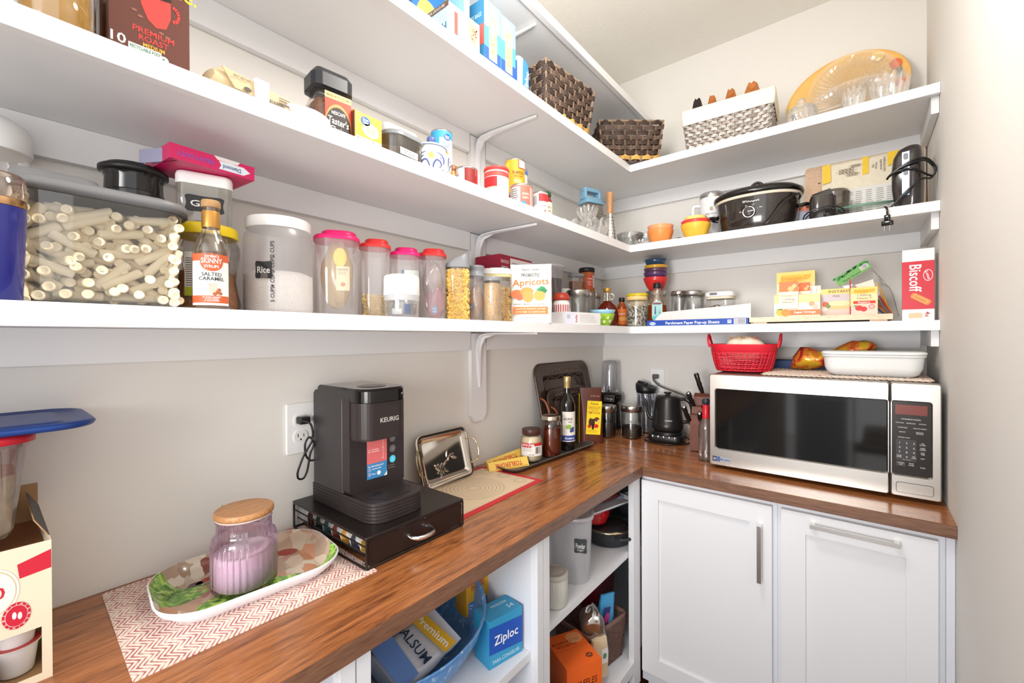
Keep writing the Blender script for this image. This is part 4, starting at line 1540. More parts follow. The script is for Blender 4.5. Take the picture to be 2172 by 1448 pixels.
# white dish
t = thing('baking_dish', 'white lidded rectangular baking dish on the right of the microwave top', 'baking dish', (1.157, -.335, ZM+.0065), R(-1))
g = mG(M((238, 240, 240), .25))
g.prism(.254, .172, .04, [(0, .030), (.002, .024), (.010, .012), (.028, .004), (.060, .001), (.063, 0), (.064, -.004), (.068, -.004), (.069, 0)], 8)
part('dish', g, t)
g = mG(M((240, 241, 240), .3))
g.prism(.262, .178, .045, [(.0695, .002), (.070, -.001), (.077, -.002), (.079, .001), (.080, .008)], 8)
g.bb(.09, .134, -.02, .02, .071, .075)
part('lid', g, t)
# blue cooler bag standing behind
g = mG(M((58, 84, 132), .6)).rbox((0, 0, .019), (.40, .05, .038), .008, .003)
o = thing('laptop_case', 'flat dark blue case lying behind the red basket on the microwave', 'case', (.90, -.095, ZM+.001))
part('body', g, o)
part('zip_edge', mG(M((22, 24, 30), .4)).rbox((0, 0, .0395), (.402, .052, .003), .008, .001), o)

# ================================================================ at the far left end of the counter
t = thing('pod_crate', 'cream cardboard coffee pod carton with red stripe, cut open in front', 'carton', (.113, -2.24, ZC), L90)
CR = M((228, 214, 190), .55)
CRI = M((176, 140, 100), .7)
hw, x0, x1, H = .126, -.113, .113, .195
# local x along the wall (+y), local -y to the room
g = mG(CR)
g.bb(-hw, hw, -.1130, -.1115, .076, H)
g.bb(-hw, hw, -.1130, -.1115, 0, .010)
g.bb(hw-.010, hw, -.1130, -.1115, .010, .076)
g.bb(-hw, -hw+.03, -.1130, -.1115, .010, .076)
part('front_panel', g, t)
part('side_panel', mG(CR).bb(hw-.0015, hw, -.1115, .11, 0, H), t)
part('side_panel', mG(CR).bb(-hw, -hw+.0015, -.1115, .11, 0, H), t)
part('bottom_panel', mG(CRI).bb(-hw+.0015, hw-.0015, -.1115, .11, 0, .0015), t)
part('back_panel', mG(CRI).bb(-hw, hw, .110, .1115, 0, H+.035), t)
g = mG(CRI)
g.T = Matrix.Translation((hw-.001, 0, H)) @ Matrix.Rotation(R(-28), 4, 'Y')
g.bb(-.001, .0005, -.09, .09, 0, .03)
g.mat(P_((48, 34, 32))).bb(.0006, .001, -.09, .09, 0.0, .03)
part('top_flap', g, t, label='dark-edged open flap')
g = mG(P_((150, 100, 66)))
g.bb(-hw+.002, hw-.002, -.06, .11, H-.03, H-.0285)
g.mat(P_((240, 238, 234))).bb(hw-.04, hw-.008, -.05, -.03, H-.0284, H-.028)
part('inner_flap', g, t)
g = G()
RS = P_((196, 28, 54))
g.pol([(.096, .152), (hw-.0005, .156), (hw-.0005, .182), (.094, .172)], -.1134, RS)
g.dsc(.070, .140, .026, .034, -.1135, P_((240, 232, 220)), 32)
g.dsc(.070, .140, .0235, .031, -.1137, P_((214, 190, 150)), 32)
g.dsc(.070, .140, .0225, .0295, -.1139, P_((240, 232, 220)), 32)
g.txt('10', .074, .140, .016, -.1142, RS)
g.dsc(.093, .103, .013, .018, -.1136, RS, 28)
g.dsc(.093, .103, .0105, .0145, -.1138, P_((240, 220, 214)), 28)
g.dsc(.093, .103, .0099, .0139, -.1140, RS, 28)
for a in range(0, 360, 24):
    g.txt('INTENSO'[(a//24) % 7], .093+.0117*math.sin(R(a)), .103+.0162*math.cos(R(a)), .0022, -.1141, TW, rot=-a)
g.dsc(.091, .104, .002, .005, -.1142, TW, 12); g.dsc(.096, .102, .002, .005, -.1142, TW, 12)
part('print', g, t, label='red stripe and round red seal')
for i, (x, z, tp) in enumerate(((.096, .042, 0), (.052, .042, 0), (.096, .002, 0), (.05, .002, 1), (.006, .002, 0))):
    if tp:
        pod((.185, -2.24+x, ZC+z+.024), (0, R(88), 0), 'coffee pod showing its red and white foil lid in the carton opening', None, (196, 36, 40))
    else:
        pod((.180, -2.24+x-.002, ZC+z+.0018), (0, 0, 0), 'white coffee pod standing upright in the cut-open carton, '+('upper right', 'upper left', 'lower right', '', 'far lower left')[i], 'upright pods in the cream carton', (190, 60, 50))

t = thing('food_tub', 'tall clear plastic tub with red lid standing on the coffee carton', 'food container', (.120, -2.205, ZC+H+.0005))
g = mG(CL((232, 232, 234), .07, .16, .05, (222, 220, 220)))
g.prism(.150, .150, .035, [(0, .022), (.004, .019), (.012, .016), (.128, .003), (.130, 0), (.136, 0)], 8, c1=False)
part('tub', g, t)
g = mG(M((226, 210, 180), .7, var=.15, vs=60)).prism(.12, .12, .03, [(.005, .004), (.085, -.002), (.088, .0)], 6)
part('contents', g, t, label='pale flour-like contents')
g = mG(M((206, 36, 54), .35)).prism(.160, .160, .04, [(.1365, 0), (.1365, -.001), (.146, -.001), (.149, .003), (.1495, .006)], 8)
part('lid', g, t, label='red snap lid')
g = mG(P_((240, 240, 240))).bb(.07, .0765, -.05, -.01, .07, .085)
part('tape_label', g, t)
t = thing('tub_cover', 'large blue plastic lid lying loose on top of the food tub', 'lid', (.105, -2.170, ZC+H+.151))
g = mG(M((26, 62, 134), .35))
g.prism(.215, .215, .05, [(0, .004), (.001, 0), (.006, -.003), (.010, 0), (.011, .004), (.007, .012), (.0065, .03), (.009, .034), (.010, .04)], 8)
part('lid', g, t)
# ================================================================ lowest shelf, left wall
CLEARP = CL((250, 249, 250), .05, .2, .06, (244, 242, 244), .45)
CLEARG = CL((251, 252, 252), .06, .03, .02, (245, 245, 245), .5)
MILK = CL((226, 226, 230), .05, .55, .12, (226, 224, 228))
GREY = M((126, 126, 128), .4)
def L3(x, y): return (x, y, Z3+.0004)

def fill_bits(g, r, h, n, piece, seed=0, sq=None, z0=.004, shell=.75):
    """pieces scattered in the outer shell of a round (r) or square (sq) column, local coords"""
    rr = random.Random(seed)
    for k in range(n):
        a = rr.uniform(0, 2*PI)
        q = r*rr.uniform(shell, .93)
        if sq:
            x, y = rr.uniform(-sq[0], sq[0])*.93, -sq[1]*rr.uniform(shell, .93)
            if rr.random() < .35:
                x, y = (1 if rr.random() < .5 else -1)*sq[0]*rr.uniform(shell, .93), rr.uniform(-sq[1], sq[1])*.93
        else:
            x, y = q*math.cos(a), q*math.sin(a)
        z = z0+rr.random()*(h-z0)
        piece(g, Matrix.Translation((x, y, z)) @ Matrix.Rotation(rr.uniform(0, PI), 4, 'Z') @ Matrix.Rotation(rr.uniform(0, PI), 4, 'X'), rr)
    g.T = Matrix.Identity(4)

def tubelet(L, r, n=6, hollow=True):
    def f(g, T, rr):
        g.T = T
        g.loft([[(r*math.cos(2*PI*k/n), r*math.sin(2*PI*k/n), z) for k in range(n)] for z in (-L/2, L/2)], not hollow, not hollow, True)
        if hollow:
            g.loft([[(r*.6*math.cos(2*PI*k/n), r*.6*math.sin(2*PI*k/n), z) for k in range(n)] for z in (L/2, -L/2)], False, False, True)
            for z in (-L/2, L/2):
                g.loft([[(q*math.cos(2*PI*k/n), q*math.sin(2*PI*k/n), z) for k in range(n)] for q in (r*.6, r)], False, False, False)
    return f

# ---- big tub of pasta tubes
t = thing('pasta_tub', 'big clear tub with grey lid full of pale pasta tubes, far left', 'food container', L3(.170, -2.058), L90)
g = mG(CL((240, 240, 242), .05, .05, .03))
TWd, TDp, TH = .196, .185, .158
g.prism(TWd, TDp, .04, [(0, .014), (.003, .010), (.012, .008), (.150, .001), (.152, 0), (TH, 0)], 8, c1=False)
part('tub', g, t)
g = mG(GREY)
g.prism(TWd+.014, TDp+.014, .045, [(TH+.0005, .001), (TH-.004, 0), (TH+.010, 0), (TH+.014, .003), (TH+.018, .016), (TH+.019, .02)], 8)
g.loft([[(x*.5-.045, y*.75, TH+.0185) for x, y in rrect(TWd, TDp, .04, 6)], [(x*.46-.047, y*.7, TH+.030) for x, y in rrect(TWd, TDp, .04, 6)], [(x*.40-.049, y*.62, TH+.033) for x, y in rrect(TWd, TDp, .04, 6)]])
part('lid', g, t, label='grey stepped lid')
PASTA = M((250, 237, 206), .55, var=.03, vs=40)
rr = random.Random(11)
tube_me = None
def pasta_mesh():
    g = mG(PASTA)
    n = 12
    L, r = .052, .0068
    g.loft([[(q*math.cos(2*PI*k/n), q*math.sin(2*PI*k/n)+.003*math.cos(PI*z/L), z) for k in range(n)] for z, q in ((-L/2, r*.85), (-L/2+.002, r), (0, r), (L/2-.002, r), (L/2, r*.85))], False, False)
    for e in (1, -1):
        z0 = e*L/2
        g.loft([[(q*math.cos(2*PI*k/n*e), q*math.sin(2*PI*k/n*e)+.003*math.cos(PI*z/L), z) for k in range(n)] for z, q in ((z0, r*.85), (z0-e*.0006, r*.55), (z0-e*.002, r*.35))], False, True)
    return g
proto = None
def segd(a, b, c, d):
    if abs(a[0]+b[0]-c[0]-d[0])+abs(a[1]+b[1]-c[1]-d[1]) > .16: return 9
    best = 9
    for i in range(5):
        p = (a[0]+(b[0]-a[0])*i/4, a[1]+(b[1]-a[1])*i/4)
        for j in range(5):
            q = (c[0]+(d[0]-c[0])*j/4, c[1]+(d[1]-c[1])*j/4)
            best = min(best, math.hypot(p[0]-q[0], p[1]-q[1]))
    return best
def scatter(u0, u1, v0, v1, tries, mind, L, seed):
    rr = random.Random(seed)
    S = []
    for _ in range(tries):
        u, v = rr.uniform(u0, u1), rr.uniform(v0, v1)
        a = rr.choice((rr.uniform(-.5, .5), rr.uniform(0, PI)))
        f = rr.choice((1, 1, 1, .35))  # some point towards the viewer
        h = L/2*f*.8
        A, B = (u-h*math.cos(a), v-h*math.sin(a)), (u+h*math.cos(a), v+h*math.sin(a))
        if min(A[1], B[1]) < v0-.001 or max(A[1], B[1]) > v1+.001 or min(A[0], B[0]) < u0-.006 or max(A[0], B[0]) > u1+.006:
            continue
        if all(segd(A, B, C, D) > mind for C, D, *_ in S):
            S.append((A, B, u, v, a, f))
    return S
deep = mG(PASTA)
def place_pasta(M4, stuff):
    global proto
    if stuff:
        g = pasta_mesh()
        deep.T = M4
        deep.add(g.v, g.f, True)
        return
    if proto is None:
        proto = part('pasta_tube', pasta_mesh())
        tag(proto, 'thick pale pasta tube pressed against the clear wall of the big grey-lidded tub', 'pasta', 'pasta tubes in the big tub')
        o = proto
    else:
        o = proto.copy()
        COL.objects.link(o)
    o.matrix_world = Matrix.Translation((.170, -2.058, Z3)) @ Matrix.Rotation(L90, 4, 'Z') @ M4
HW, HD = TWd/2-.018, TDp/2-.018
for layer, (dep, sd, st) in enumerate(((-HD-.001, 1, False), (-HD+.011, 2, False), (-HD+.022, 3, True), (-HD+.033, 4, True), (-HD+.045, 5, True))):
    for A, B, u, v, a, f in scatter(-HW-.004, HW+.004, .013, .142, 5500, .0078, .052, sd):
        yaw = math.acos(f) if f < 1 else rr.uniform(-.12, .12)
        T4 = Matrix.Translation((u, dep+(.010 if f < 1 else 0)+rr.uniform(0, .002), v)) @ Matrix.Rotation(-a, 4, 'Y') @ Matrix.Rotation(yaw, 4, 'Z') @ Matrix.Rotation(PI/2, 4, 'Y')
        place_pasta(T4, st)
for sx in (-1, 1):
    for A, B, u, v, a, f in scatter(-HD, HD*.8, .013, .142, 2200, .0078, .052, 7+sx):
        T4 = Matrix.Translation((sx*(HW+.001), u, v)) @ Matrix.Rotation(PI/2, 4, 'Z') @ Matrix.Rotation(-a, 4, 'Y') @ Matrix.Rotation(PI/2, 4, 'Y')
        place_pasta(T4, sx < 0)
deep.T = Matrix.Identity(4)
part('inner_pasta', deep, t, kind='stuff')

# ---- black grinder-style jar on the tub lid
t = thing('black_canister', 'black ribbed round lidded jar standing on the grey tub lid', 'jar', (.105, -2.0, Z3+TH+.0195))
g = mG(GLOSSB)
g.lathe([(.040, 0), (.042, .002), (.042, .034)], 90, rib=lambda a, z: .02*(1 if math.cos(a*45) > 0 else -1))
g.lathe([(.040, .034), (.041, .036), (.040, .058), (.044, .066)], 40)
part('body', g, t)
part('lid', mG(BLACK).lathe([(.044, .0665), (.0485, .069), (.0485, .076), (.044, .079), (.040, .0795), (.038, .083), (.036, .0835)], 44), t)

# ---- tall white-lidded jar at the frame edge
t = thing('tall_jar', 'tall clear jar with white dome lid behind the pasta tub', 'jar', L3(.045, -2.165))
g = mG(CLEARP); g.lathe([(.044, 0), (.047, .004), (.047, .235), (.042, .25)], 36, c1=False); part('jar', g, t)
g = mG(M((214, 190, 150), .8, var=.2, vs=120)); g.lathe([(.043, .004), (.045, .008), (.045, .19), (.0, .195)], 30, c1=False); part('contents', g, t)
part('lid', mG(PW).lathe([(.047, .251), (.048, .254), (.048, .275), (.042, .295), (.025, .306), (0, .308)], 36, c1=False), t)

# ---- blue tumbler at the frame edge
t = thing('tumbler', 'dark blue metal tumbler with copper rim cut by the left frame edge', 'tumbler', L3(.278, -2.166))
g = mG(M((30, 34, 120), .3, coat=.4)).lathe([(.024, 0), (.026, .003), (.029, .09), (.030, .118)], 40)
part('body', g, t)
part('rim', mG(M((190, 150, 110), .2, metal=1)).lathe([(.0302, .1185), (.0306, .123), (.030, .128)], 40), t)
part('lid', mG(CL((225, 215, 205), .1, .3, .05, (150, 120, 100))).lathe([(.030, .1285), (.0305, .133), (.0298, .156), (.026, .160)], 36), t)

# ---- jar of granola with yellow lid, container above, pink box on top
t = thing('snack_jar', 'big clear waisted jar with yellow screw lid and brown granola, behind the syrup bottle', 'jar', L3(.135, -1.902), face(.135, -1.902))
JP = [(.050, 0), (.056, .004), (.0575, .02), (.053, .045), (.050, .065), (.052, .09), (.057, .115), (.057, .13), (.052, .142), (.050, .146)]
part('jar', mG(CL((244, 242, 240), .07, .02, .03)).lathe(JP, 40, c1=False), t)
g = mG(M((168, 108, 48), .8, var=.35, vs=200, bump=1, bs=260)).lathe([(.048, .004), (.053, .008), (.055, .02), (.0505, .045), (.0475, .065), (.048, .078), (0, .084)], 36, c1=False)
part('granola', g, t, label='brown granola filling')
part('lid', mG(M((240, 208, 28), .35)).lathe([(.053, .1465), (.054, .148), (.054, .163), (.052, .166)], 80, rib=lambda a, z: .006*math.cos(a*70)), t, label='yellow lid')
g = G(); g.wrap = .0562
g.pan(-.032, .0, .03, .11, -.0008, P_((240, 240, 238)), 10)
lines(g, -.030, -.002, .035, .10, 16, -.0012, P_((110, 90, 90)))
g.pan(-.032, -.014, .03, .046, -.0014, P_((190, 200, 60)))
part('label', g, t)
t = thing('clip_container', 'square clear container with white lid and black chalk label, stacked on the yellow-lidded jar', 'food container', (.135, -1.902, Z3+.1665), face(.135, -1.902))
g = mG(CLEARG); g.prism(.086, .086, .014, [(0, .002), (.002, 0), (.070, 0)], 5, c1=False); part('box', g, t)
g = mG(PW); g.prism(.088, .088, .015, [(.0705, 0), (.086, 0), (.092, .002), (.0945, .008)], 5); part('lid', g, t)
g = G()
CHK = P_((42, 42, 44))
def chalk(g, cx, cz, w, h, y, s=None, m=None):
    o = []
    for k in range(28):
        a = 2*PI*k/28
        q = 1+.10*math.cos(4*a)*-1
        o.append((cx+w/2*math.copysign(abs(math.cos(a))**.6, math.cos(a))*q, cz+h/2*math.copysign(abs(math.sin(a))**.6, math.sin(a))*q))
    g.pol(o, y, m or CHK)
    if s: g.txt(s, cx, cz, h*.35, y-.0004, P_((226, 226, 226)), w=min(w*.7, h*.3*len(s)))
chalk(g, 0, .035, .062, .032, -.0436, 'Grits')
part('chalk_label', g, t, label='black chalkboard sticker')
t = thing('foil_box', 'hot pink foil box lying upside down on the white-lidded container', 'box', (.118, -1.914, Z3+.2620), L90+R(5))
PNK = M((208, 26, 96), .4)
g = mG(PNK).bb(-.066, .070, -.085, .03, 0, .026)
part('box', g, t)
g = G()
g.txt('HEAVY DUTY', -.028, .012, .008, -.0855, P_((130, 90, 190)), w=.056, rot=180)
g.txt('Diamond', .030, .010, .0075, -.0858, P_((60, 90, 150)), w=.030, rot=180)
g.pol([(.008, .004), (.050, .004), (.062, .0115), (.050, .019), (.008, .019), (.012, .0115)], -.0854, P_((226, 232, 240)))
g.pol([(.006, .020), (.028, .019), (.040, .020), (.044, .0262), (.0, .0262)], -.0854, P_((232, 224, 222)))
part('print', g, t)
g = mG(P_((150, 150, 176)))
g.T = Matrix.Translation((-.066, 0, 0)) @ Matrix.Rotation(R(25), 4, 'Z')
g.bb(-.022, -.020, -.075, -.0, .0, .024)
part('open_flap', g, t)

# ---- syrup bottle
t = thing('syrup_bottle', 'slim glass syrup bottle with orange-banded salted caramel label in front of the yellow-lidded jar', 'bottle', L3(.252, -1.926), face(.252, -1.926)-.05)
g = mG(CL((244, 240, 232), .09, 0, .02))
g.lathe([(.024, 0), (.0265, .003), (.0268, .09), (.0255, .105), (.020, .120), (.0145, .132), (.0125, .14), (.0125, .176)], 36, c1=False)
part('glass', g, t)
g = mG(CL((224, 180, 110), .03, .1, .05, (206, 150, 80))).lathe([(.0235, .003), (.0255, .006), (.0255, .088), (.022, .10), (0, .101)], 30, c1=False)
part('syrup', g, t)
g = mG(M((190, 140, 70), .35, metal=.6)).lathe([(.0132, .142), (.0136, .144), (.0134, .168), (.0130, .17)], 28)
part('neck_foil', g, t)
part('cap', mG(wood('cork', [(.3, (160, 120, 76)), (.7, (190, 150, 100))], (4, 4, 4), 20, .6)).lathe([(.013, .1765), (.0142, .178), (.0142, .187), (.013, .189)], 24), t)
g = G(); g.wrap = .0272
OR_ = P_((198, 92, 52))
g.pan(-.031, .031, .008, .094, -.0002, P_((238, 232, 226)), 20)
g.pan(-.031, .031, .082, .094, -.0006, OR_, 20)
g.pan(-.031, .031, .012, .024, -.0006, OR_, 20)
g.dsc(.002, .080, .0165, .015, -.0008, OR_, 26)
g.txt("Jordan's", .002, .0905, .005, -.0012, TW, w=.020)
g.txt('SKINNY', .002, .0825, .0085, -.0012, TW, w=.029)
g.txt('SYRUPS', .002, .073, .0045, -.0012, TW, w=.020)
g.txt('SALTED', .002, .060, .0060, -.0012, P_((40, 60, 66)), w=.028)
g.txt('CARAMEL', .002, .0525, .0060, -.0012, P_((40, 60, 66)), w=.036)
g.pol([(-.003, .047), (.009, .047), (.007, .028), (-.001, .028)], -.001, P_((206, 182, 168)))
g.dsc(.003, .047, .007, .003, -.0012, P_((236, 226, 220)), 12)
for x, z in ((.010, .030), (.014, .028), (.012, .034), (.006, .027)):
    g.dsc(x, z, .003, .003, -.0013, P_((170, 96, 60)), 8)
for z, w in ((.0215, .024), (.0185, .018), (.0155, .020)):
    g.txt('0 CALORIES', .002, z, .0022, -.0012, TW, w=w)
part('label', g, t, label='cream label with orange bands')

# ---- frosted jar of rice
t = thing('rice_jar', 'large frosted jar with white screw lid half full of white rice', 'jar', L3(.160, -1.777))
RJ = [(.056, 0), (.0635, .004), (.0655, .012), (.0655, .15), (.064, .165), (.058, .178)]
g = mG(CL((240, 238, 240), .04, .24, .25, (244, 242, 244), .3)).lathe(RJ, 48, c1=False)
part('jar', g, t)
g = mG(M((246, 243, 236), .8, var=.08, vs=420, bump=1, bs=500)).lathe([(.054, .003), (.062, .006), (.064, .013), (.064, .083), (.05, .090), (.02, .094), (0, .095)], 44, c1=False, rib=lambda a, z: .008*math.sin(a*3))
part('rice', g, t, kind='stuff')
part('lid', mG(PW).lathe([(.060, .1785), (.0612, .180), (.0612, .198), (.059, .2005)], 90, rib=lambda a, z: .006*math.cos(a*80)), t, label='white ribbed screw lid')
g = G(); g.wrap = .0662
chalk(g, .050, .088, .034, .036, -.0006, 'Rice')
for k in range(4): g.txt('5432'[k]+' CUPS', .066, .04+.03*k, .007, -.0006, TK, rot=90)
part('chalk_label', g, t)

# ---- pitchers with coloured lids
def pitcher(x, y, r, h, lidc, label, tint=None, spout=True, rz=None):
    t = thing('food_canister', label, 'food container', L3(x, y), face(x, y) if rz is None else rz)
    rb = r*.93
    g = mG(tint or CLEARP)
    g.prism(2*r, 2*r, r*.72, [(0, r*.12), (.002, r*.08), (.006, r*.06), (h-.026, 0), (h-.018, 0)], 8, c1=False)
    part('body', g, t)
    m = M(lidc, .35)
    g = mG(m)
    e = -.0025
    g.prism(2*r, 2*r, r*.72, [(h-.0225, e), (h-.0165, e), (h-.0125, e+.003), (h-.0120, r*.10)], 8)
    if spout:
        g.prism(1.62*r, 1.5*r, r*.6, [(h-.0119, 0), (h-.003, .001), (h, .005)], 6, c=(r*.10, 0))
    part('lid', g, t)
    return t
t = pitcher(.170, -1.653, .0475, .198, (226, 28, 104), 'widest clear canister with magenta lid, pasta bag inside')
g = mG(CL((240, 216, 130), .05, .7, .2, (236, 202, 120)))
blob(g, (.0, .0, .10), (.034, .030, .075), 2, 20, 10, .08, zmin=.006)
p = part('pasta_bag', g, t)
g = G()
g.dsc(.006, .135, .014, .022, -.038, P_((244, 206, 60)), 16)
g.pan(-.002, .026, .06, .115, -.0385, P_((236, 220, 180)))
g.txt('AJIANO', .012, .108, .006, -.0389, P_((150, 130, 100)), w=.022)
lines(g, .002, .022, .095, .103, 2, -.0389, P_((190, 160, 120)))
g.dsc(.012, .074, .005, .005, -.0389, P_((206, 110, 90)), 12)
part('bag_label', g, t)
t = pitcher(.170, -1.552, .0355, .198, (222, 52, 50), 'narrow clear canister with red lid and a little orzo at the bottom')
g = mG(M((226, 196, 128), .6))
fill_bits(g, .029, .058, 420, tubelet(.009, .0016, 4, False), 5, sq=(.031, .031))
g.mat(M((206, 172, 104), .8)).prism(.055, .055, .02, [(.004, 0), (.054, 0), (.057, .006)], 4)
part('orzo', g, t, kind='stuff')
t = pitcher(.170, -1.462, .0375, .191, (222, 28, 112), 'clear canister with magenta lid behind the small white-lidded jar')
g = mG(P_((228, 240, 234)))
g.T = Matrix.Translation((.010, -.005, .08)) @ Matrix.Rotation(R(8), 4, 'Z')
g.bb(-.020, .024, -.012, .012, 0, .052)
g.pan(-.020, -.0135, 0, .052, -.0124, P_((40, 60, 140)))
g.txt('Land', -.0168, .026, .005, -.0128, TW, rot=90)
g.txt('starch', .005, .036, .009, -.0124, P_((40, 90, 70)), w=.032)
lines(g, -.010, .018, .018, .028, 2, -.0124, P_((150, 190, 170)))
part('packet', g, t)
t = pitcher(.170, -1.367, .0375, .203, (224, 50, 50), 'clear canister with red lid holding pink and white bags')
g = mG(CL((230, 214, 212), .08, .6, .15, (232, 214, 210)))
blob(g, (0, 0, .11), (.028, .028, .055), 8, 20, 10, .12)
g.mat(CL((236, 150, 170), .08, .8, .2, (236, 160, 176)))
blob(g, (.006, -.004, .055), (.026, .026, .05), 12, 20, 8, .1, zmin=.006)
part('bags', g, t)
g = G(); g.wrap = .036
g.dsc(.006, .03, .008, .012, .002, P_((120, 160, 206)), 16)
g.txt('Great', .006, .034, .005, .0016, TW, w=.012); g.txt('Value', .006, .026, .005, .0016, TW, w=.012)
part('bag_print', g, t)

# ---- white and clear small jar in front
t = thing('clip_jar', 'small clear jar with thick white lid standing in front of the magenta-lidded canister', 'jar', L3(.262, -1.540), face(.262, -1.54))
g = mG(CLEARG)
g.lathe([(.036, 0), (.039, .002), (.0405, .006), (.0405, .040)], 40, c1=False)
g.lathe([(.032, .008), (.035, .012), (.035, .038)], 30, c1=False)
part('base', g, t)
part('collar', mG(CL((240, 240, 242), .08, .75, .1, (244, 244, 246))).lathe([(.041, .0405), (.0415, .042), (.0415, .053)], 44, c1=False), t)
g = mG(PW).lathe([(.0412, .0535), (.042, .055), (.0415, .092), (.040, .099), (.036, .102), (.01, .103)], 48)
part('lid', g, t)
part('button', mG(M((150, 150, 152), .4)).lathe([(.006, 0), (.006, .001), (.004, .0015)], 16, sx=1.2, sy=.7), t, loc=(-.026, -.025, .1005))
g = mG(P_((70, 96, 150))).bb(.006, .020, -.012, -.004, .01, .034)
g.mat(P_((230, 230, 232))).bb(-.022, .0, -.012, -.002, .008, .022)
part('packets', g, t)

# ---- penne dispenser, grey-lid bottle, oats
PEN = M((232, 190, 104), .5)
t = thing('pasta_dispenser', 'clear canister of tube pasta with slanted grey pouring spout', 'food container', L3(.200, -1.297), face(.2, -1.304))
g = mG(CLEARG); g.prism(.066, .066, .022, [(0, .006), (.003, .003), (.150, 0), (.155, 0)], 7, c1=False); part('body', g, t)
g = mG(M((140, 142, 146), .35))
o = rrect(.070, .070, .024, 7)
g.loft([[(x, y, .1555) for x, y in o], [(x, y, .163+ (x+.035)*.1) for x, y in o], [(x*.96, y*.96, .166+(x+.035)*.42) for x, y in o], [(x*.86+.002, y*.86, .170+(x+.035)*.43) for x, y in o]])
part('spout_lid', g, t)
g = mG(PEN); fill_bits(g, .03, .148, 620, tubelet(.016, .0042, 7), 21, sq=(.029, .029), shell=.78)
g.mat(M((206, 156, 76), .8)).prism(.044, .044, .012, [(.004, 0), (.142, 0)], 4)
part('pasta', g, t, kind='stuff')
t = thing('bottle_canister', 'clear canister with tall grey screw lid and a snack bag inside', 'food container', L3(.200, -1.222), face(.2, -1.222))
g = mG(CLEARP); g.lathe([(.027, 0), (.029, .003), (.0295, .12), (.029, .137)], 40, c1=False); part('body', g, t)
g = mG(M((140, 142, 146), .35)).lathe([(.0305, .1375), (.031, .139), (.031, .145), (.026, .147), (.026, .153), (.0255, .154), (.026, .155), (.026, .163), (.0275, .165), (.0275, .170), (.026, .172)], 44)
part('lid', g, t)
g = mG(CL((238, 200, 166), .06, .7, .15, (236, 200, 166)))
blob(g, (0, 0, .06), (.022, .022, .05), 31, 20, 8, .12, zmin=.005); part('bag', g, t)
g = G(); g.wrap = .0225
g.dsc(-.014, .045, .008, .010, -.003, P_((60, 120, 180)), 16); g.txt('GV', -.014, .045, .006, -.0034, TW)
part('bag_print', g, t)
t = thing('oat_jar', 'small clear jar of oats with flat grey lid', 'jar', L3(.253, -1.203), face(.253, -1.203))
g = mG(CLEARG); g.lathe([(.025, 0), (.027, .003), (.027, .122)], 40, c1=False); part('jar', g, t)
part('lid', mG(M((136, 138, 142), .35)).lathe([(.0275, .1225), (.028, .124), (.028, .133), (.0265, .135)], 44), t)
g = mG(M((208, 176, 136), .85, var=.28, vs=330, bump=1, bs=380)).lathe([(.024, .003), (.0258, .005), (.0258, .114), (.02, .117), (0, .118)], 36, c1=False); part('oats', g, t, kind='stuff')

# ---- square pasta box with white lid, crimson carton behind
t = thing('pasta_box', 'square clear container of penne with white clip lid', 'food container', L3(.168, -1.085), face(.185, -1.075))
g = mG(CLEARG); g.prism(.090, .100, .016, [(0, .002), (.002, 0), (.150, 0)], 5, c1=False); part('box', g, t)
g = mG(M((226, 206, 150), .5)).prism(.0915, .1015, .016, [(.1505, 0), (.1595, 0)], 5); part('gasket', g, t, label='yellowish gasket ring')
g = mG(PW); g.prism(.094, .104, .017, [(.160, 0), (.172, 0), (.178, .003), (.180, .01)], 5); g.rbox((0, -.01, .1825), (.05, .03, .005), .01, .002); part('lid', g, t)
g = mG(PEN); fill_bits(g, .04, .112, 900, tubelet(.020, .0030, 6), 23, sq=(.041, .046), shell=.8)
g.mat(M((206, 156, 76), .8)).prism(.068, .075, .012, [(.004, 0), (.104, 0)], 4)
part('penne', g, t, kind='stuff')
t = thing('tea_box', 'crimson and cream carton stacked behind the apricot bag', 'box', L3(.075, -.955), L90+R(2))
part('box', mG(M((150, 22, 54), .45)).bb(-.088, .105, -.065, .05, .155, .2455), t)
part('under_box', mG(M((226, 214, 206), .5)).bb(-.085, .10, -.064, .05, 0, .1545), t)
g = G()
g.pan(-.03, .103, .157, .2435, -.0655, P_((226, 216, 214)))
lines(g, -.02, .095, .17, .225, 7, -.066, P_((130, 120, 122)))
g.pan(-.03, .103, .238, .2435, -.066, P_((150, 22, 54)))
g.txt('MANGO', -.060, .222, .012, -.0655, P_((230, 190, 196)), w=.045)
g.pan(-.078, -.044, .178, .205, -.0655, P_((230, 226, 226)))
barcode(g, -.076, -.046, .18, .203, -.066)
part('print', g, t)

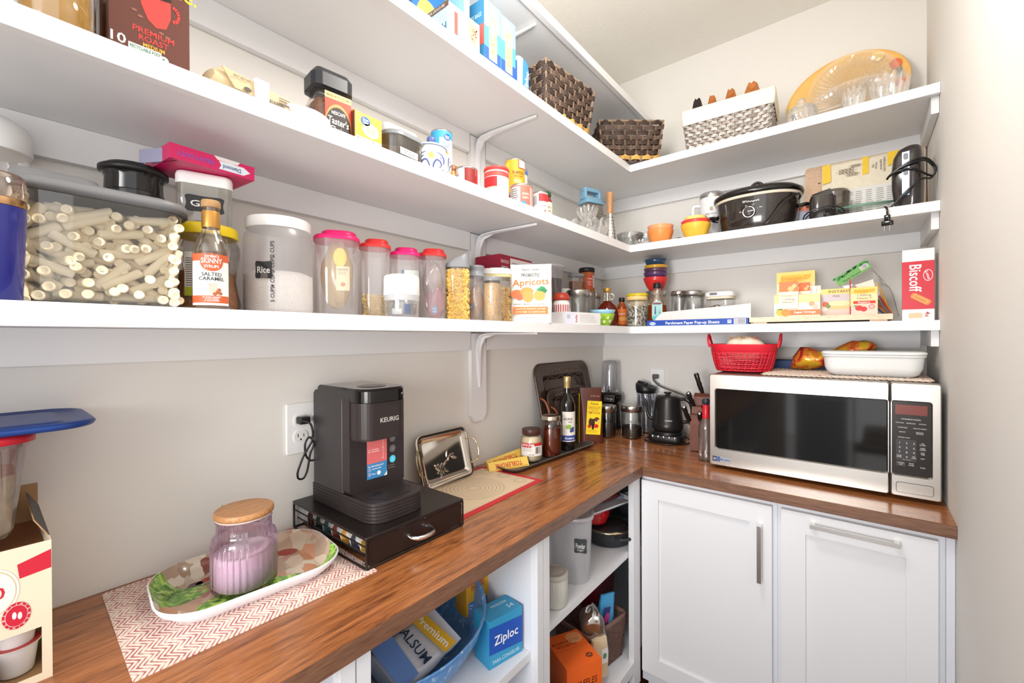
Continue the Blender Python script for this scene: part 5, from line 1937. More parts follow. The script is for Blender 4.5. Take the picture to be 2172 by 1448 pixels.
# ---- apricot pouch
x, y = .262, -1.020
t = thing('apricot_pouch', 'white stand-up pouch of dried apricots with orange brush lettering', 'pouch', L3(x, y), face(x, y)-.08)
g = mG(M((240, 238, 234), .35))
pouch(g, .142, .050, .197, .138, .004, seed=5, wob=.0008)
part('pouch', g, t)
def slope(d0, d1, h, w=None):
    """matrix of a plane lying on a leaning front face"""
    return Matrix.Translation((0, -d0, 0)) @ Matrix.Rotation(-math.atan2(d0-d1, h), 4, 'X')
g = G(); g.T = slope(.0275, .0035, .197)
OA = P_((240, 124, 60)); DG = P_((64, 62, 62))
yq = -.0052
g.txt("Nature's Garden", .0, .180, .008, yq, DG, w=.058)
g.txt('PROBIOTIC', .0, .161, .0115, yq, DG, w=.062)
g.txt('Apricots', .0, .137, .022, yq-.001, OA, w=.122, rot=3)
for x_, z_, a, b, c in ((-.045, .096, .020, .015, (238, 120, 70)), (-.012, .104, .022, .015, (242, 150, 80)), (-.008, .088, .018, .020, (244, 156, 84)), (.030, .090, .019, .017, (244, 166, 88)), (-.035, .085, .012, .010, (236, 110, 80))):
    g.dsc(x_, z_, a, b, yq-.0012-.0002*(x_+.05)/.01, P_(c), 20)
g.pol([(.018, .108), (.034, .104), (.050, .108), (.048, .118), (.036, .122)], yq-.003, P_((60, 150, 90)))
g.pol([(.030, .108), (.050, .098), (.056, .108), (.046, .116)], yq-.0032, P_((44, 130, 80)))
g.txt('DELICIOUSLY PLUMP AND SUCCULENT DRIED APRICOTS', 0, .062, .004, yq, DG, w=.110)
g.pan(-.058, .058, .029, .053, yq, OA)
g.txt('1 BILLION CFU PROBIOTIC CULTURES', 0, .046, .005, yq-.0004, P_((250, 220, 200)), w=.10)
g.txt('LOW IN FIBER  NO ADDED SUGAR', 0, .036, .005, yq-.0004, P_((250, 220, 200)), w=.10)
g.txt('Net Wt 4oz', 0, .018, .004, yq, DG, w=.03)
part('print', g, t)

# ---- things between the pouch and the corner
t = thing('measuring_tub', 'clear rimmed tub with dark contents behind the apricot pouch', 'food container', L3(.115, -.715))
g = mG(CLEARP); g.lathe([(.050, 0), (.054, .004), (.068, .225), (.074, .228), (.075, .236)], 40, c1=False); part('tub', g, t)
part('rim', mG(CL((238, 238, 240), .1, .5, .1, (236, 236, 238))).lathe([(.0752, .2362), (.077, .238), (.077, .243), (.074, .246)], 40, c1=False), t)
part('contents', mG(M((66, 42, 34), .6, var=.3, vs=150)).lathe([(.047, .004), (.051, .008), (.062, .19), (0, .195)], 30, c1=False), t)
t = thing('red_jar', 'small red and white striped jar beside the apricot pouch', 'jar', L3(.215, -.760), face(.215, -.76))
g = mG(P_((236, 232, 232))).lathe([(.030, 0), (.032, .003), (.032, .085), (.028, .095)], 36); part('jar', g, t)
g = G(); g.wrap = .0322
for k in range(9): g.pan(-.040+.009*k, -.036+.009*k, .045, .078, -.0005, P_((190, 50, 54)), 1)
part('stripes', g, t)
part('lid', mG(M((180, 60, 40), .35)).lathe([(.030, .0955), (.034, .098), (.034, .106), (.030, .114), (.026, .122), (.024, .124)], 36), t, label='red lid')
t = thing('small_white_jar', 'small clear jar with white lid behind the steel-lidded canister', 'jar', L3(.120, -.60))
part('jar', mG(CLEARG).lathe([(.031, 0), (.033, .003), (.033, .138)], 36, c1=False), t)
part('lid', mG(PW).lathe([(.034, .1385), (.034, .158), (.031, .161)], 36), t)
t = thing('tea_carton', 'long low white tea carton lying along the shelf edge', 'box', L3(.268, -.745), L90-R(10))
part('box', mG(M((230, 228, 228), .5)).bb(-.10, .105, -.04, .04, 0, .046), t)
g = G()
g.pan(-.1, -.045, .001, .045, -.0406, P_((220, 222, 236)))
lines(g, -.092, -.07, .02, .036, 3, -.041, P_((140, 140, 160)))
g.txt('bella', -.040, .022, .011, -.0406, P_((190, 40, 70)), rot=90)
lines(g, -.02, .09, .006, .040, 5, -.0406, P_((206, 204, 204)))
part('print', g, t)
canister(L3(.195, -.600), .048, .150, .026, 'glass canister with wide steel lid above the white tea carton', M((214, 208, 204), .9), .3)
canister(L3(.135, -.345), .029, .160, .024, 'narrow glass jar with steel lid between the canister and the maple syrup')
t = thing('stacked_cup', 'clear square tub of brown spice standing on a jar in the corner', 'food container', (.105, -.468, Z3+.1655), R(50))
part('box', mG(CLEARG).prism(.062, .062, .01, [(0, .006), (.064, 0)], 4, c1=False), t)
part('contents', mG(M((150, 92, 58), .8, var=.2, vs=90)).prism(.052, .052, .008, [(.001, .004), (.042, 0)], 4), t)
part('lid', mG(M((150, 152, 156), .35)).prism(.066, .066, .012, [(.0645, 0), (.074, 0), (.077, .004)], 4), t)
t = thing('base_jar', 'short wide jar in the back corner carrying the square tub', 'jar', L3(.105, -.468))
part('jar', mG(CL((226, 224, 222), .08, .4, .1, (210, 204, 200))).lathe([(.038, 0), (.040, .004), (.040, .15)], 36, c1=False), t)
part('lid', mG(PW).lathe([(.041, .1505), (.041, .163), (.038, .165)], 36), t)
t = thing('spice_jar', 'spice jar with black lid and red label, high behind the glass canister', 'jar', (.112, -.378, Z3+.166), face(.1, -.37))
part('jar', mG(M((186, 104, 60), .5, var=.4, vs=160)).lathe([(.034, 0), (.0365, .003), (.0365, .085), (.031, .093)], 36), t)
g = G(); g.wrap = .037
g.pan(.0, .045, .018, .078, -.0005, P_((206, 76, 50)), 8)
g.pan(.030, .045, .02, .076, -.0008, P_((230, 226, 224)), 4); lines(g, .031, .044, .022, .074, 10, -.001, P_((120, 110, 110)))
g.txt('CHILI', .016, .06, .006, -.0009, TW, w=.02); lines(g, .004, .026, .028, .05, 4, -.0009, P_((236, 190, 180)))
part('label', g, t)
part('lid', mG(BLACK).lathe([(.035, .0935), (.0375, .095), (.0375, .110), (.035, .113)], 60, rib=lambda a, z: .01*math.cos(a*50)), t)
t = thing('riser_jar', 'plain glass jar with steel lid holding up the spice jar', 'jar', L3(.112, -.378))
part('jar', mG(CL((226, 224, 222), .08, .3, .1, (214, 208, 204))).lathe([(.040, 0), (.042, .004), (.042, .145)], 36, c1=False), t)
part('lid', mG(STEEL).lathe([(.043, .1455), (.043, .163), (.040, .165)], 36), t)

# ---- maple syrup
AMB = M((150, 48, 18), .06, trans=.75, ior=1.38)
def lathe_flat(g, prof, n, sy): g.lathe(prof, n, sy=sy)
t = thing('maple_syrup', 'round-shouldered maple syrup bottle with finger ring and gold cap', 'bottle', L3(.215, -.372), face(.215, -.372))
g = mG(AMB)
g.lathe([(.030, 0), (.042, .006), (.050, .025), (.052, .045), (.047, .075), (.036, .096), (.020, .112), (.0155, .118)], 44, sy=.62)
part('body', g, t, label='amber syrup in the round flask')
g = mG(CL((244, 236, 226), .1, 0, .02)).lathe([(.0158, .1182), (.0150, .130), (.0135, .158)], 30, c1=False); part('neck', g, t)
g = mG(CL((244, 236, 226), .16, .1, .02)); g.tube([(.014+.012*math.cos(a)+.006, 0, .138+.013*math.sin(a)) for a in [R(d) for d in range(-110, 141, 25)]], .0035, 8); part('finger_ring', g, t)
part('cap', mG(M((196, 150, 70), .35, metal=.5)).lathe([(.0145, .1585), (.0165, .160), (.0165, .176), (.015, .178)], 28), t)
g = G(); g.mat(M((236, 206, 190), .3)); g.txt('MAPLE', .004, .050, .008, -.0345, g.mats[0], w=.03); g.txt('SYRUP', .004, .038, .006, -.0345, g.mats[0], w=.026)
g.pol([(.0, .062), (.008, .062), (.010, .072), (.004, .078), (-.002, .072)], -.0325, g.mats[0])
part('lettering', g, t)

# ---- nested bowls at the shelf edge
def bowl(g, r0, r1, h, th=.002, z=0, n=40, rib=None):
    g.lathe([(r0*.9, z), (r0, z+.002), (r0+(r1-r0)*.45, z+h*.35), (r0+(r1-r0)*.8, z+h*.7), (r1, z+h), (r1-th*.3, z+h+.0006), (r1-th, z+h), (r0+(r1-r0)*.8-th, z+h*.7), (r0+(r1-r0)*.45-th, z+h*.35+.001), (r0-th, z+.005), (0, z+.004)], n, c1=False, rib=rib)
t = thing('green_bowl', 'lime green flared bowl with white floral print at the shelf edge', 'bowl', L3(.283, -.548), face(.283, -.548))
GR = M((150, 190, 50), .4)
part('bowl', bowl(g := mG(GR), .030, .050, .048) or g, t)
g = G()
for a, z in ((-.6, .02), (-.2, .034), (.15, .016), (.5, .032), (.8, .018)):
    r = .033+.017*z/.048+.0012
    for k in range(5):
        b = 2*PI*k/5
        g.mat(P_((226, 238, 196)))
        ca = a+.09*math.cos(b)
        zz = z+.0038*math.sin(b)
        rr_ = .0315+.019*zz/.048+.0014
        cx, cy = rr_*math.sin(ca), -rr_*math.cos(ca)
        g.add([(cx+.0028*math.cos(q*PI/3)*math.cos(ca), cy+.0028*math.cos(q*PI/3)*math.sin(ca), zz+.0028*math.sin(q*PI/3)) for q in range(6)], [tuple(range(6))], False)
part('flower_print', g, t)
t = thing('blue_bowl', 'pale blue bowl nested inside the lime green bowl', 'bowl', (.283, -.548, Z3+.0200))
part('bowl', bowl(g := mG(M((150, 196, 222), .4)), .024, .053, .045) or g, t)

# ================================================================ lowest shelf, back wall
t = thing('sauce_bottle', 'orange-labelled bottle with black cap half hidden behind the shell jar', 'bottle', L3(.236, -.262), face(.236, -.262))
part('body', mG(M((150, 66, 26), .2)).lathe([(.023, 0), (.025, .003), (.025, .09), (.018, .105), (.012, .115), (.012, .12)], 30), t)
part('cap', mG(BLACK).lathe([(.013, .1205), (.014, .122), (.014, .138), (.012, .14)], 20), t)
g = G(); g.wrap = .0254
g.pan(-.030, .030, .012, .085, -.0006, P_((230, 120, 50)), 12); g.txt('SAUCE', 0, .062, .008, -.001, TW, w=.03); g.pan(-.030, .030, .03, .048, -.001, P_((240, 170, 90)), 12)
part('label', g, t)
t = thing('yellow_lid_jar', 'wide jar with lemon yellow lid behind the jar of shells', 'jar', L3(.278, -.165))
part('jar', mG(M((214, 196, 160), .5)).lathe([(.050, 0), (.054, .004), (.054, .138), (.05, .145)], 40), t)
part('lid', mG(M((232, 206, 52), .35)).lathe([(.056, .1455), (.058, .147), (.058, .160), (.054, .163), (.045, .164)], 70, rib=lambda a, z: .006*math.cos(a*60)), t, label='lemon yellow lid')
t = thing('shell_jar', 'glass jar of black and white shell pasta with pale wooden-look lid', 'jar', L3(.330, -.3055), face(.33, -.305))
part('jar', mG(CLEARG).lathe([(.042, 0), (.045, .003), (.046, .01), (.046, .118)], 40, c1=False), t)
part('lid', mG(M((230, 196, 130), .5)).lathe([(.0455, .1185), (.047, .1195), (.047, .133), (.045, .135)], 44), t)
g = mG(M((200, 160, 70), .35, metal=.3)); g.rbox((.004, -.010, .1375), (.032, .018, .005), .004, .001); part('lid_clip', g, t)
g = mG(M((236, 228, 214), .5))
def shell(g, T, rr):
    g.T = T
    g.mat(g.mats[0] if rr.random() < .6 else M((96, 84, 72), .5))
    g.loft([[((.001+.0035*s)*math.cos(PI*k/5), -.006+.012*s, (.001+.0035*s)*math.sin(PI*k/5)) for k in range(6)] for s in (0, .3, .7, 1, .9)], False, False, True)
fill_bits(g, .043, .088, 420, shell, 77, shell=.8)
g.mat(M((190, 180, 160), .9, var=.5, vs=150)).lathe([(.034, .004), (.034, .08), (0, .083)], 24, c1=False)
part('shells', g, t, kind='stuff')
t = thing('agave_bottle', 'tall amber syrup bottle with black cap and teal label', 'bottle', L3(.404, -.252), face(.404, -.25))
g = mG(M((150, 66, 24), .06, trans=.6, ior=1.38))
g.lathe([(.034, 0), (.038, .004), (.040, .02), (.040, .095)], 36, sy=.7)
part('syrup', g, t, label='amber syrup')
g = mG(CL((240, 226, 210), .1, .05, .02)).lathe([(.0402, .0955), (.039, .105), (.030, .130), (.019, .150), (.0155, .165), (.0155, .172)], 36, sy=.75, c1=False); part('bottle', g, t)
part('cap', mG(BLACK).lathe([(.017, .1725), (.018, .174), (.018, .188), (.0165, .190), (.0165, .196), (.014, .198)], 28), t)
g = G()
g.T = Matrix.Translation((0, -.029, 0))
o = [(a, .068+b) for a, b in rrect(.044, .092, .020, 6)]
g.pol(o, -.0005, P_((226, 222, 206)))
g.pol([(a*.93, .068+(b-.068)*.96) for a, b in o], -.0009, P_((150, 196, 196)))
g.pol([(-.02, .03), (.02, .03), (.02, .052), (-.02, .046)], -.0012, P_((70, 178, 190)))
g.pan(-.018, .018, .098, .106, -.0013, P_((30, 40, 60))); g.txt('KIRKLAND', 0, .102, .0055, -.0017, P_((220, 60, 50)), w=.032)
g.pol([(-.012, .054), (-.004, .054), (-.006, .090), (-.010, .090)], -.0015, P_((60, 80, 130)))
for k in range(5): g.pol([(.008, .055), (.010, .055), (.006+.006*k-.004, .083-abs(k-2)*.004)], -.0015, P_((110, 150, 90)))
part('label', g, t, label='teal label with a figure and agave plant')
# stack of five bowls
st = [((206, 44, 44), .030, .0585, .062, 'large red bowl at the bottom of the bowl stack', 0),
      ((86, 52, 96), .028, .0575, .050, 'lower dark purple bowl in the bowl stack', .036),
      ((96, 60, 84), .028, .0560, .050, 'upper plum bowl in the bowl stack', .055),
      ((236, 176, 50), .027, .0530, .048, 'yellow-orange bowl near the top of the bowl stack', .072),
      ((44, 74, 104), .026, .0520, .048, 'dark blue bowl on top of the bowl stack', .100)]
for c, r0, r1, h, lab, z in st:
    t = thing('stacked_bowl', lab, 'bowl', (.362, -.158, Z3+.172+z), .3, 'bowls stacked in the shelf corner')
    g = mG(M(c, .25, coat=.3))
    bowl(g, r0, r1, h, rib=lambda a, z: .004*math.cos(a*24))
    part('bowl', g, t)
t = thing('glass_jar', 'clear jar under the stack of coloured bowls', 'jar', L3(.362, -.158))
part('jar', mG(CLEARG).lathe([(.044, 0), (.047, .004), (.047, .15)], 36, c1=False), t)
part('lid', mG(STEEL).lathe([(.048, .1505), (.048, .168), (.045, .1705)], 36), t)
canister(L3(.452, -.100), .036, .168, .022, 'slim glass jar with steel lid just right of the bowl stack')
canister(L3(.527, -.140), .051, .160, .026, 'glass jar with steel lid and brown nuts on the back shelf', M((134, 84, 62), .7, var=.4, vs=140, bump=1, bs=120), .45, cc='brown nuts')
t = thing('clamp_jar', 'low oval clear container with white clip lid behind the parchment box', 'food container', L3(.647, -.140))
part('box', mG(CLEARG).prism(.112, .095, .03, [(0, .003), (.003, 0), (.116, 0)], 7, c1=False), t)
g = mG(M((206, 200, 200), .6))
rr = random.Random(5)
for k in range(26):
    g.mat(M(((60, 60, 66), (226, 220, 214), (150, 120, 110))[k % 3], .6))
    g.T = Matrix.Translation((rr.uniform(-.038, .038), rr.uniform(-.03, .03), rr.uniform(.015, .09))) @ Matrix.Rotation(rr.uniform(0, 3), 4, 'X') @ Matrix.Rotation(rr.uniform(0, 3), 4, 'Z')
    g.box((0, 0, 0), (.022, .018, .006))
g.T = Matrix.Identity(4)
part('sweets', g, t, kind='stuff')
part('gasket', mG(M((226, 214, 190), .5)).prism(.114, .097, .03, [(.1165, 0), (.127, 0)], 7), t)
g = mG(PW); g.prism(.118, .101, .031, [(.1275, 0), (.142, 0), (.147, .004), (.148, .01)], 7); part('lid', g, t)
g = mG(M((120, 116, 124), .4)); g.rbox((-.018, -.0515, .138), (.03, .004, .010), .0015, .001); part('clip', g, t)

# parchment box
t = thing('parchment_box', 'long blue parchment paper box lying at the shelf edge with its flap up', 'box', L3(.592, -.315))
part('box', mG(M((34, 74, 168), .4)).bb(-.200, .200, -.026, .026, 0, .024), t)
g = G(); y0 = -.0264
g.txt('Parchment Paper Pop-up Sheets', -.010, .0115, .0115, y0, TW, w=.215)
g.dsc(-.175, .010, .014, .007, y0, P_((200, 214, 240)), 14); g.txt('Reynolds', -.175, .010, .004, y0-.0004, P_((34, 74, 168)), w=.022)
g.pan(.127, .141, .005, .019, y0, P_((200, 214, 240))); g.txt('30', .134, .014, .006, y0-.0004, P_((34, 74, 168)))
g.pan(.150, .192, .002, .022, y0, TW); barcode(g, .152, .190, .003, .021, y0-.0004, P_((60, 60, 80)), 18)
part('print', g, t)
g = mG(M((224, 220, 218), .5, var=.03, vs=200))
g.loft([[(-.185, .024, .0245), (.200, .024, .0245), (.196, .05, .084), (-.17, .045, .062)], [(-.185, .026, .0245), (.200, .026, .0245), (.196, .052, .084), (-.17, .047, .062)]], True, True, False)
part('flap', g, t, label='raised whitish inner flap')

# wooden board
BRD = wood('pale_board', [(.35, (214, 184, 152)), (.5, (234, 208, 180)), (.65, (242, 222, 198))], (1.2, 14, 8), 8, .5)
t = thing('wooden_board', 'pale wooden serving board holding the vitamin boxes', 'board', L3(1.003, -.225))
part('board', mG(BRD).bb(-.208, .208, -.112, .112, .006, .0245), t)
part('foot', mG(BRD).bb(-.195, -.15, -.105, .105, 0, .0058), t)
part('foot', mG(BRD).bb(.15, .195, -.105, .105, 0, .0058), t)
ZB = Z3+.0250

def cbox(name, label, loc, rz, w, d, h, col, deco, cat='box', extra=None):
    t = thing(name, label, cat, loc, rz)
    part('carton', mG(M(col, .45)).bb(-w/2, w/2, -d/2, d/2, 0, h), t)
    g = G(); deco(g, w, d, h, -d/2-.0004)
    part('print', g, t)
    return t
CREAM, ORG, PUR, RED_ = P_((248, 234, 196)), P_((240, 130, 80)), P_((150, 90, 150)), P_((218, 56, 60))
def emer(flav, fc, lab2):
    def f(g, w, d, h, y):
        g.pan(-w/2, w/2, h*.75, h, y, P_((246, 212, 120)))
        g.pan(-w/2, w/2, h*.55, h*.75, y, P_((248, 230, 180)))
        g.pol([(-w*.42, h*.80), (-w*.1, h*.77), (w*.22, h*.80), (w*.40, h*.86), (w*.42, h*.93), (-w*.36, h*.93)], y-.0003, P_((246, 190, 60)))
        g.txt('Emergen-C!', 0, h*.865, h*.085, y-.0006, P_((230, 140, 60)), w=w*.74)
        g.txt('1,000mg', 0, h*.71, h*.075, y-.0004, P_((150, 110, 110)), w=w*.52)
        g.txt('Vitamin C', 0, h*.60, h*.075, y-.0004, P_((170, 110, 100)), w=w*.60)
        g.pan(-w*.42, w*.42, h*.40, h*.50, y-.0004, fc)
        g.txt(flav, 0, h*.45, h*.06, y-.0008, TW, w=w*.46)
        g.pan(-w/2, w/2, 0, h*.38, y-.0002, P_((248, 206, 190)))
        g.dsc(-w*.2, h*.24, w*.15, w*.13, y-.0005, fc, 18); g.dsc(-w*.02, h*.20, w*.13, w*.12, y-.0007, fc, 18)
        g.pol([(-w*.45, h*.30), (-w*.30, h*.36), (-w*.26, h*.28)], y-.0009, P_((110, 160, 70)))
        g.dsc(w*.28, h*.28, w*.11, w*.11, y-.0005, fc, 18); g.dsc(w*.28, h*.28, w*.085, w*.085, y-.0008, P_((246, 190, 180)), 18)
    return f
cbox('vitamin_box', 'tall pale yellow vitamin box standing at the back of the board', (.930, -.165, ZB), 0, .126, .05, .180, (246, 230, 220), emer('Acai Berry', PUR, ''))
def supero(g, w, d, h, y):
    g.pan(-w/2, w/2, h*.62, h, y, P_((248, 228, 160)))
    g.pan(-w/2, w/2, h*.32, h*.62, y, P_((250, 240, 226)))
    g.pan(-w*.18, w/2, h*.06, h*.30, y-.0003, ORG)
    g.txt('Super Orange', w*.18, h*.20, h*.10, y-.0006, TW, w=w*.46)
    g.dsc(-w*.36, h*.20, w*.10, w*.09, y-.0005, P_((250, 190, 80)), 18); g.dsc(-w*.24, h*.18, w*.10, w*.09, y-.0007, P_((246, 150, 70)), 18)
    g.dsc(w*.33, h*.56, w*.065, w*.065, y-.0004, P_((246, 170, 130)), 16); g.dsc(w*.40, h*.42, w*.065, w*.065, y-.0006, P_((250, 200, 180)), 16)
    g.pol([(-w*.48, h*.3), (-w*.34, h*.42), (-w*.30, h*.32)], y-.0009, P_((120, 170, 70)))
t = cbox('vitamin_box', 'open orange vitamin box in front with sachets sticking out', (.945, -.285, ZB), 0, .142, .045, .080, (250, 236, 214), supero)
def sachet(loc, rz, w, h, label, top, s, tilt=0):
    t = thing('sachet', label, 'sachet', loc, rz)
    t.rotation_euler = (R(tilt), 0, rz)
    part('packet', mG(M((250, 238, 210), .4)).bb(-w/2, w/2, -.0015, .0015, 0, h), t)
    g = G()
    g.pan(-w/2, w/2, h*.62, h, -.0018, top)
    g.dsc(w*.12, h*.72, w*.17, w*.17, -.0022, P_((250, 190, 130)), 16); g.dsc(w*.30, h*.82, w*.12, w*.12, -.0024, P_((250, 200, 140)), 16)
    g.txt('Emergen-C', 0, h*.48, h*.07, -.002, P_((240, 160, 70)), w=w*.8)
    g.txt('1,000mg', 0, h*.34, h*.06, -.002, P_((150, 110, 110)), w=w*.6)
    g.txt('Vitamin C', 0, h*.24, h*.06, -.002, P_((150, 110, 110)), w=w*.7)
    part('print', g, t)
sachet((.921, -.3155, ZB+.030), 0, .060, .100, 'orange and cream sachet standing in front of the open orange vitamin box', ORG, '', -3)
sachet((.966, -.258, ZB+.045), .05, .034, .082, 'bright orange sachet half hidden in the open vitamin box', P_((240, 110, 60)), '', 4)
t = thing('sachet', 'cream sachet on its side behind the open orange vitamin box', 'sachet', (.994, -.255, ZB+.079))
part('packet', mG(P_((250, 244, 228))).bb(-.027, .021, -.0015, .0015, 0, .034), t)
g = G(); g.txt('Vitamin C', -.006, .017, .006, -.0018, P_((160, 110, 130)), rot=-90, w=.028); g.txt('Emergen-C', .010, .017, .007, -.0018, P_((236, 160, 60)), rot=-90, w=.03); g.pan(-.027, -.018, 0, .034, -.0017, P_((246, 214, 120)))
part('print', g, t)
cbox('vitamin_box', 'narrow yellow vitamin box edge peeking out at the left of the sachets', (.885, -.235, ZB), 0, .030, .04, .088, (248, 224, 120), lambda g, w, d, h, y: (g.pan(-w/2, w/2, 0, h*.4, y, P_((246, 206, 90))), g.txt('E', -w*.1, h*.85, .012, y-.0004, P_((230, 110, 60))), g.dsc(0, .02, .008, .006, y-.0004, P_((110, 150, 60)), 12)))
def inst(g, w, d, h, y):
    g.pan(-w/2, w/2, h*.5, h, y, P_((206, 198, 206))); g.pan(-w/2, w/2, h*.8, h, y-.0002, P_((240, 214, 130)))
    g.txt('INSTANT', w*.1, h*.90, h*.09, y-.0005, P_((120, 90, 50)), w=w*.62)
    g.txt('Oats', 0, h*.74, h*.08, y-.0005, P_((150, 110, 120)))
    g.pan(-w/2, w/2, 0, h*.35, y-.0001, P_((222, 200, 190)))
    g.dsc(w*.10, h*.40, w*.36, h*.16, y-.0004, P_((232, 200, 140)), 22); g.dsc(w*.10, h*.46, w*.34, h*.10, y-.0006, P_((240, 222, 180)), 22)
    g.dsc(-w*.3, h*.44, w*.09, w*.09, y-.0006, P_((220, 110, 80)), 12); g.dsc(-w*.22, h*.36, w*.07, w*.07, y-.0008, P_((120, 150, 90)), 12); g.dsc(-w*.34, h*.26, w*.10, w*.08, y-.0008, P_((240, 232, 226)), 12)
cbox('oatmeal_box', 'instant oatmeal packet box between the two open vitamin boxes', (1.060, -.225, ZB), 0, .104, .06, .098, (238, 214, 150), inst)
t = cbox('vitamin_box', 'open raspberry vitamin box with a white flap, right of the oatmeal box', (1.137, -.290, ZB), R(4), .070, .055, .092, (248, 226, 160), emer('Raspberry', RED_, ''))
g = mG(P_((238, 222, 210)))
g.loft([[(-.012, .026, .092), (.034, .026, .092), (.028, .034, .123), (-.022, .032, .106)], [(-.012, .0272, .092), (.034, .0272, .092), (.028, .0352, .123), (-.022, .0332, .106)]], True, True, False)
part('flap', g, t, label='pale raised flap')
g = mG(P_((226, 70, 66)))
g.bb(-.0365, -.035, -.02, .026, .092, .124)
g.mat(P_((248, 200, 110))).bb(-.0367, -.035, -.026, .028, .03, .09)
g.mat(P_((214, 50, 60))).bb(-.0370, -.035, -.020, .018, .004, .03)
part('side_flap', g, t)

# bag of straws
t = thing('straw_bag', 'clear hanging bag of paper straws with green header card leaning by the biscuit box', 'bag', L3(1.226, -.215))
t.rotation_euler = (0, R(-34), 0)
BG = CL((248, 248, 248), .05, .02, .08, edge=.3)
g = mG(BG)
rr = random.Random(2)
rings = []
for k in range(9):
    s = k/8
    w = .020+.048*min(1, s*2.2)
    d = .004+.014*math.sin(PI*min(1, s*1.1))**.7
    rings.append([(x+rr.uniform(-.002, .002), y+rr.uniform(-.002, .002), .012+.185*s) for x, y in rrect(2*w*.75, max(d, .004), .002, 4)])
g.loft(rings)
part('clear_bag', g, t)
g = mG(P_((112, 170, 90)))
g.bb(-.055, .055, -.003, .003, .198, .232)
part('header_card', g, t, label='green leafy header card')
g = G()
rr = random.Random(8)
for k in range(16):
    g.dsc(-.052+.007*k+rr.uniform(-.003, .003), .224+rr.uniform(-.005, .005), .006, .004, -.0034, P_((30+rr.randint(0, 30), 120+rr.randint(-20, 20), 60)), 8)
g.txt('Paper Straws', -.008, .206, .007, -.0034, P_((30, 90, 40)), w=.06)
g.pan(.026, .050, .206, .220, -.0036, TW); barcode(g, .028, .048, .207, .219, -.004)
part('card_print', g, t)
for k, (c, nm) in enumerate((((60, 110, 180), 'blue'), ((226, 170, 60), 'yellow'), ((224, 90, 90), 'coral'), ((120, 130, 110), 'grey green'), ((206, 40, 54), 'red'), ((236, 180, 50), 'golden'))):
    o = mG(M(c, .5))
    T0 = Matrix.Translation((1.226, -.215, Z3)) @ Matrix.Rotation(R(-34), 4, 'Y')
    a = T0 @ Vector((-.006+.002*k, -.004+.0025*(k % 3), .02+.001*k)); b = T0 @ Vector((-.036+.014*k, -.003+.002*(k % 3), .175-.006*k))
    o.tube([tuple(a), tuple(b)], .0032, 8)
    s = part('straw', o)
    tag(s, nm+' paper straw inside the clear bag with the green card', 'straw', 'paper straws in the bag')
t = thing('biscuit_box', 'tall red and white caramel biscuit box standing against the right wall', 'box', L3(1.2735, -.290), R(-3))
BW, BD, BH = .075, .07, .226
part('carton', mG(M((242, 238, 234), .4)).bb(-BW/2, BW/2, -BD/2, BD/2, 0, BH), t)
g = G(); y0 = -BD/2-.0004
BRD_ = P_((204, 24, 48), .4)
g.pan(-BW/2, BW/2, .036, .188, y0, BRD_)
g.txt('Biscoff', -.006, .134, .028, y0-.0005, TW, rot=-90, w=.086)
g.dsc(.023, .142, .011, .018, y0-.0003, TW, 24); g.dsc(.023, .142, .0097, .0163, y0-.0006, BRD_, 24); g.txt('Lotus', .023, .142, .007, y0-.0009, TW, rot=-75, w=.026)
o = [(.006+a*math.cos(R(-35))-b*math.sin(R(-35)), .068+a*math.sin(R(-35))+b*math.cos(R(-35))) for a, b in rrect(.052, .018, .006, 4)]
g.pol(o, y0-.0005, P_((224, 140, 70)))
g.pol([(.006+(a-.006)*.8, .068+(b-.068)*.8) for a, b in o], y0-.0008, P_((236, 164, 96)))
g.txt('Lotus', .006, .068, .006, y0-.0011, P_((190, 100, 50)), rot=-35, w=.03)
g.txt('4x', .022, .019, .012, y0-.0003, P_((190, 60, 60)), rot=-90)
g.pan(-.022, .010, .008, .024, y0-.0003, P_((224, 196, 160)))
part('print', g, t)
g = mG(BRD_); g.bb(-BW/2-.0005, -BW/2, -BD/2, BD/2, .036, .188); part('side_print', g, t)
# ================================================================ middle shelf, left wall
def L2(x, y): return (x, y, Z2+.0004)
# glass pitcher and bottle at the frame edge
t = thing('glass_pitcher', 'clear glass pitcher with a bow handle at the top left corner of the frame', 'pitcher', L2(.270, -2.108), face(.2, -2.09)+.6)
part('glass', mG(CLEARG).lathe([(.034, 0), (.037, .004), (.038, .12), (.034, .16)], 36, c1=False), t)
part('oil', mG(CL((236, 196, 60), .04, .55, .1, (236, 190, 40))).lathe([(.030, .003), (.034, .006), (.035, .085), (0, .086)], 30, c1=False), t, label='golden yellow contents')
part('handle', mG(CL((236, 232, 222), .2, .15, .04)).tube(smooth_path([(.036, 0, .11), (.056, 0, .11), (.070, 0, .085), (.070, 0, .055), (.058, 0, .03), (.037, 0, .022)], 5), .0055, 8), t)
t = thing('spice_bottle', 'brown-tinted glass bottle between the pitcher and the coffee pod box', 'bottle', L2(.226, -2.062))
part('glass', mG(CL((176, 130, 90), .1, .35, .05, (150, 100, 60))).lathe([(.012, 0), (.0145, .003), (.0145, .13), (.009, .15), (.009, .17)], 28), t)
part('contents', mG(M((120, 74, 40), .7, var=.3, vs=120)).lathe([(.010, .003), (.0125, .006), (.0125, .10)], 20), t)
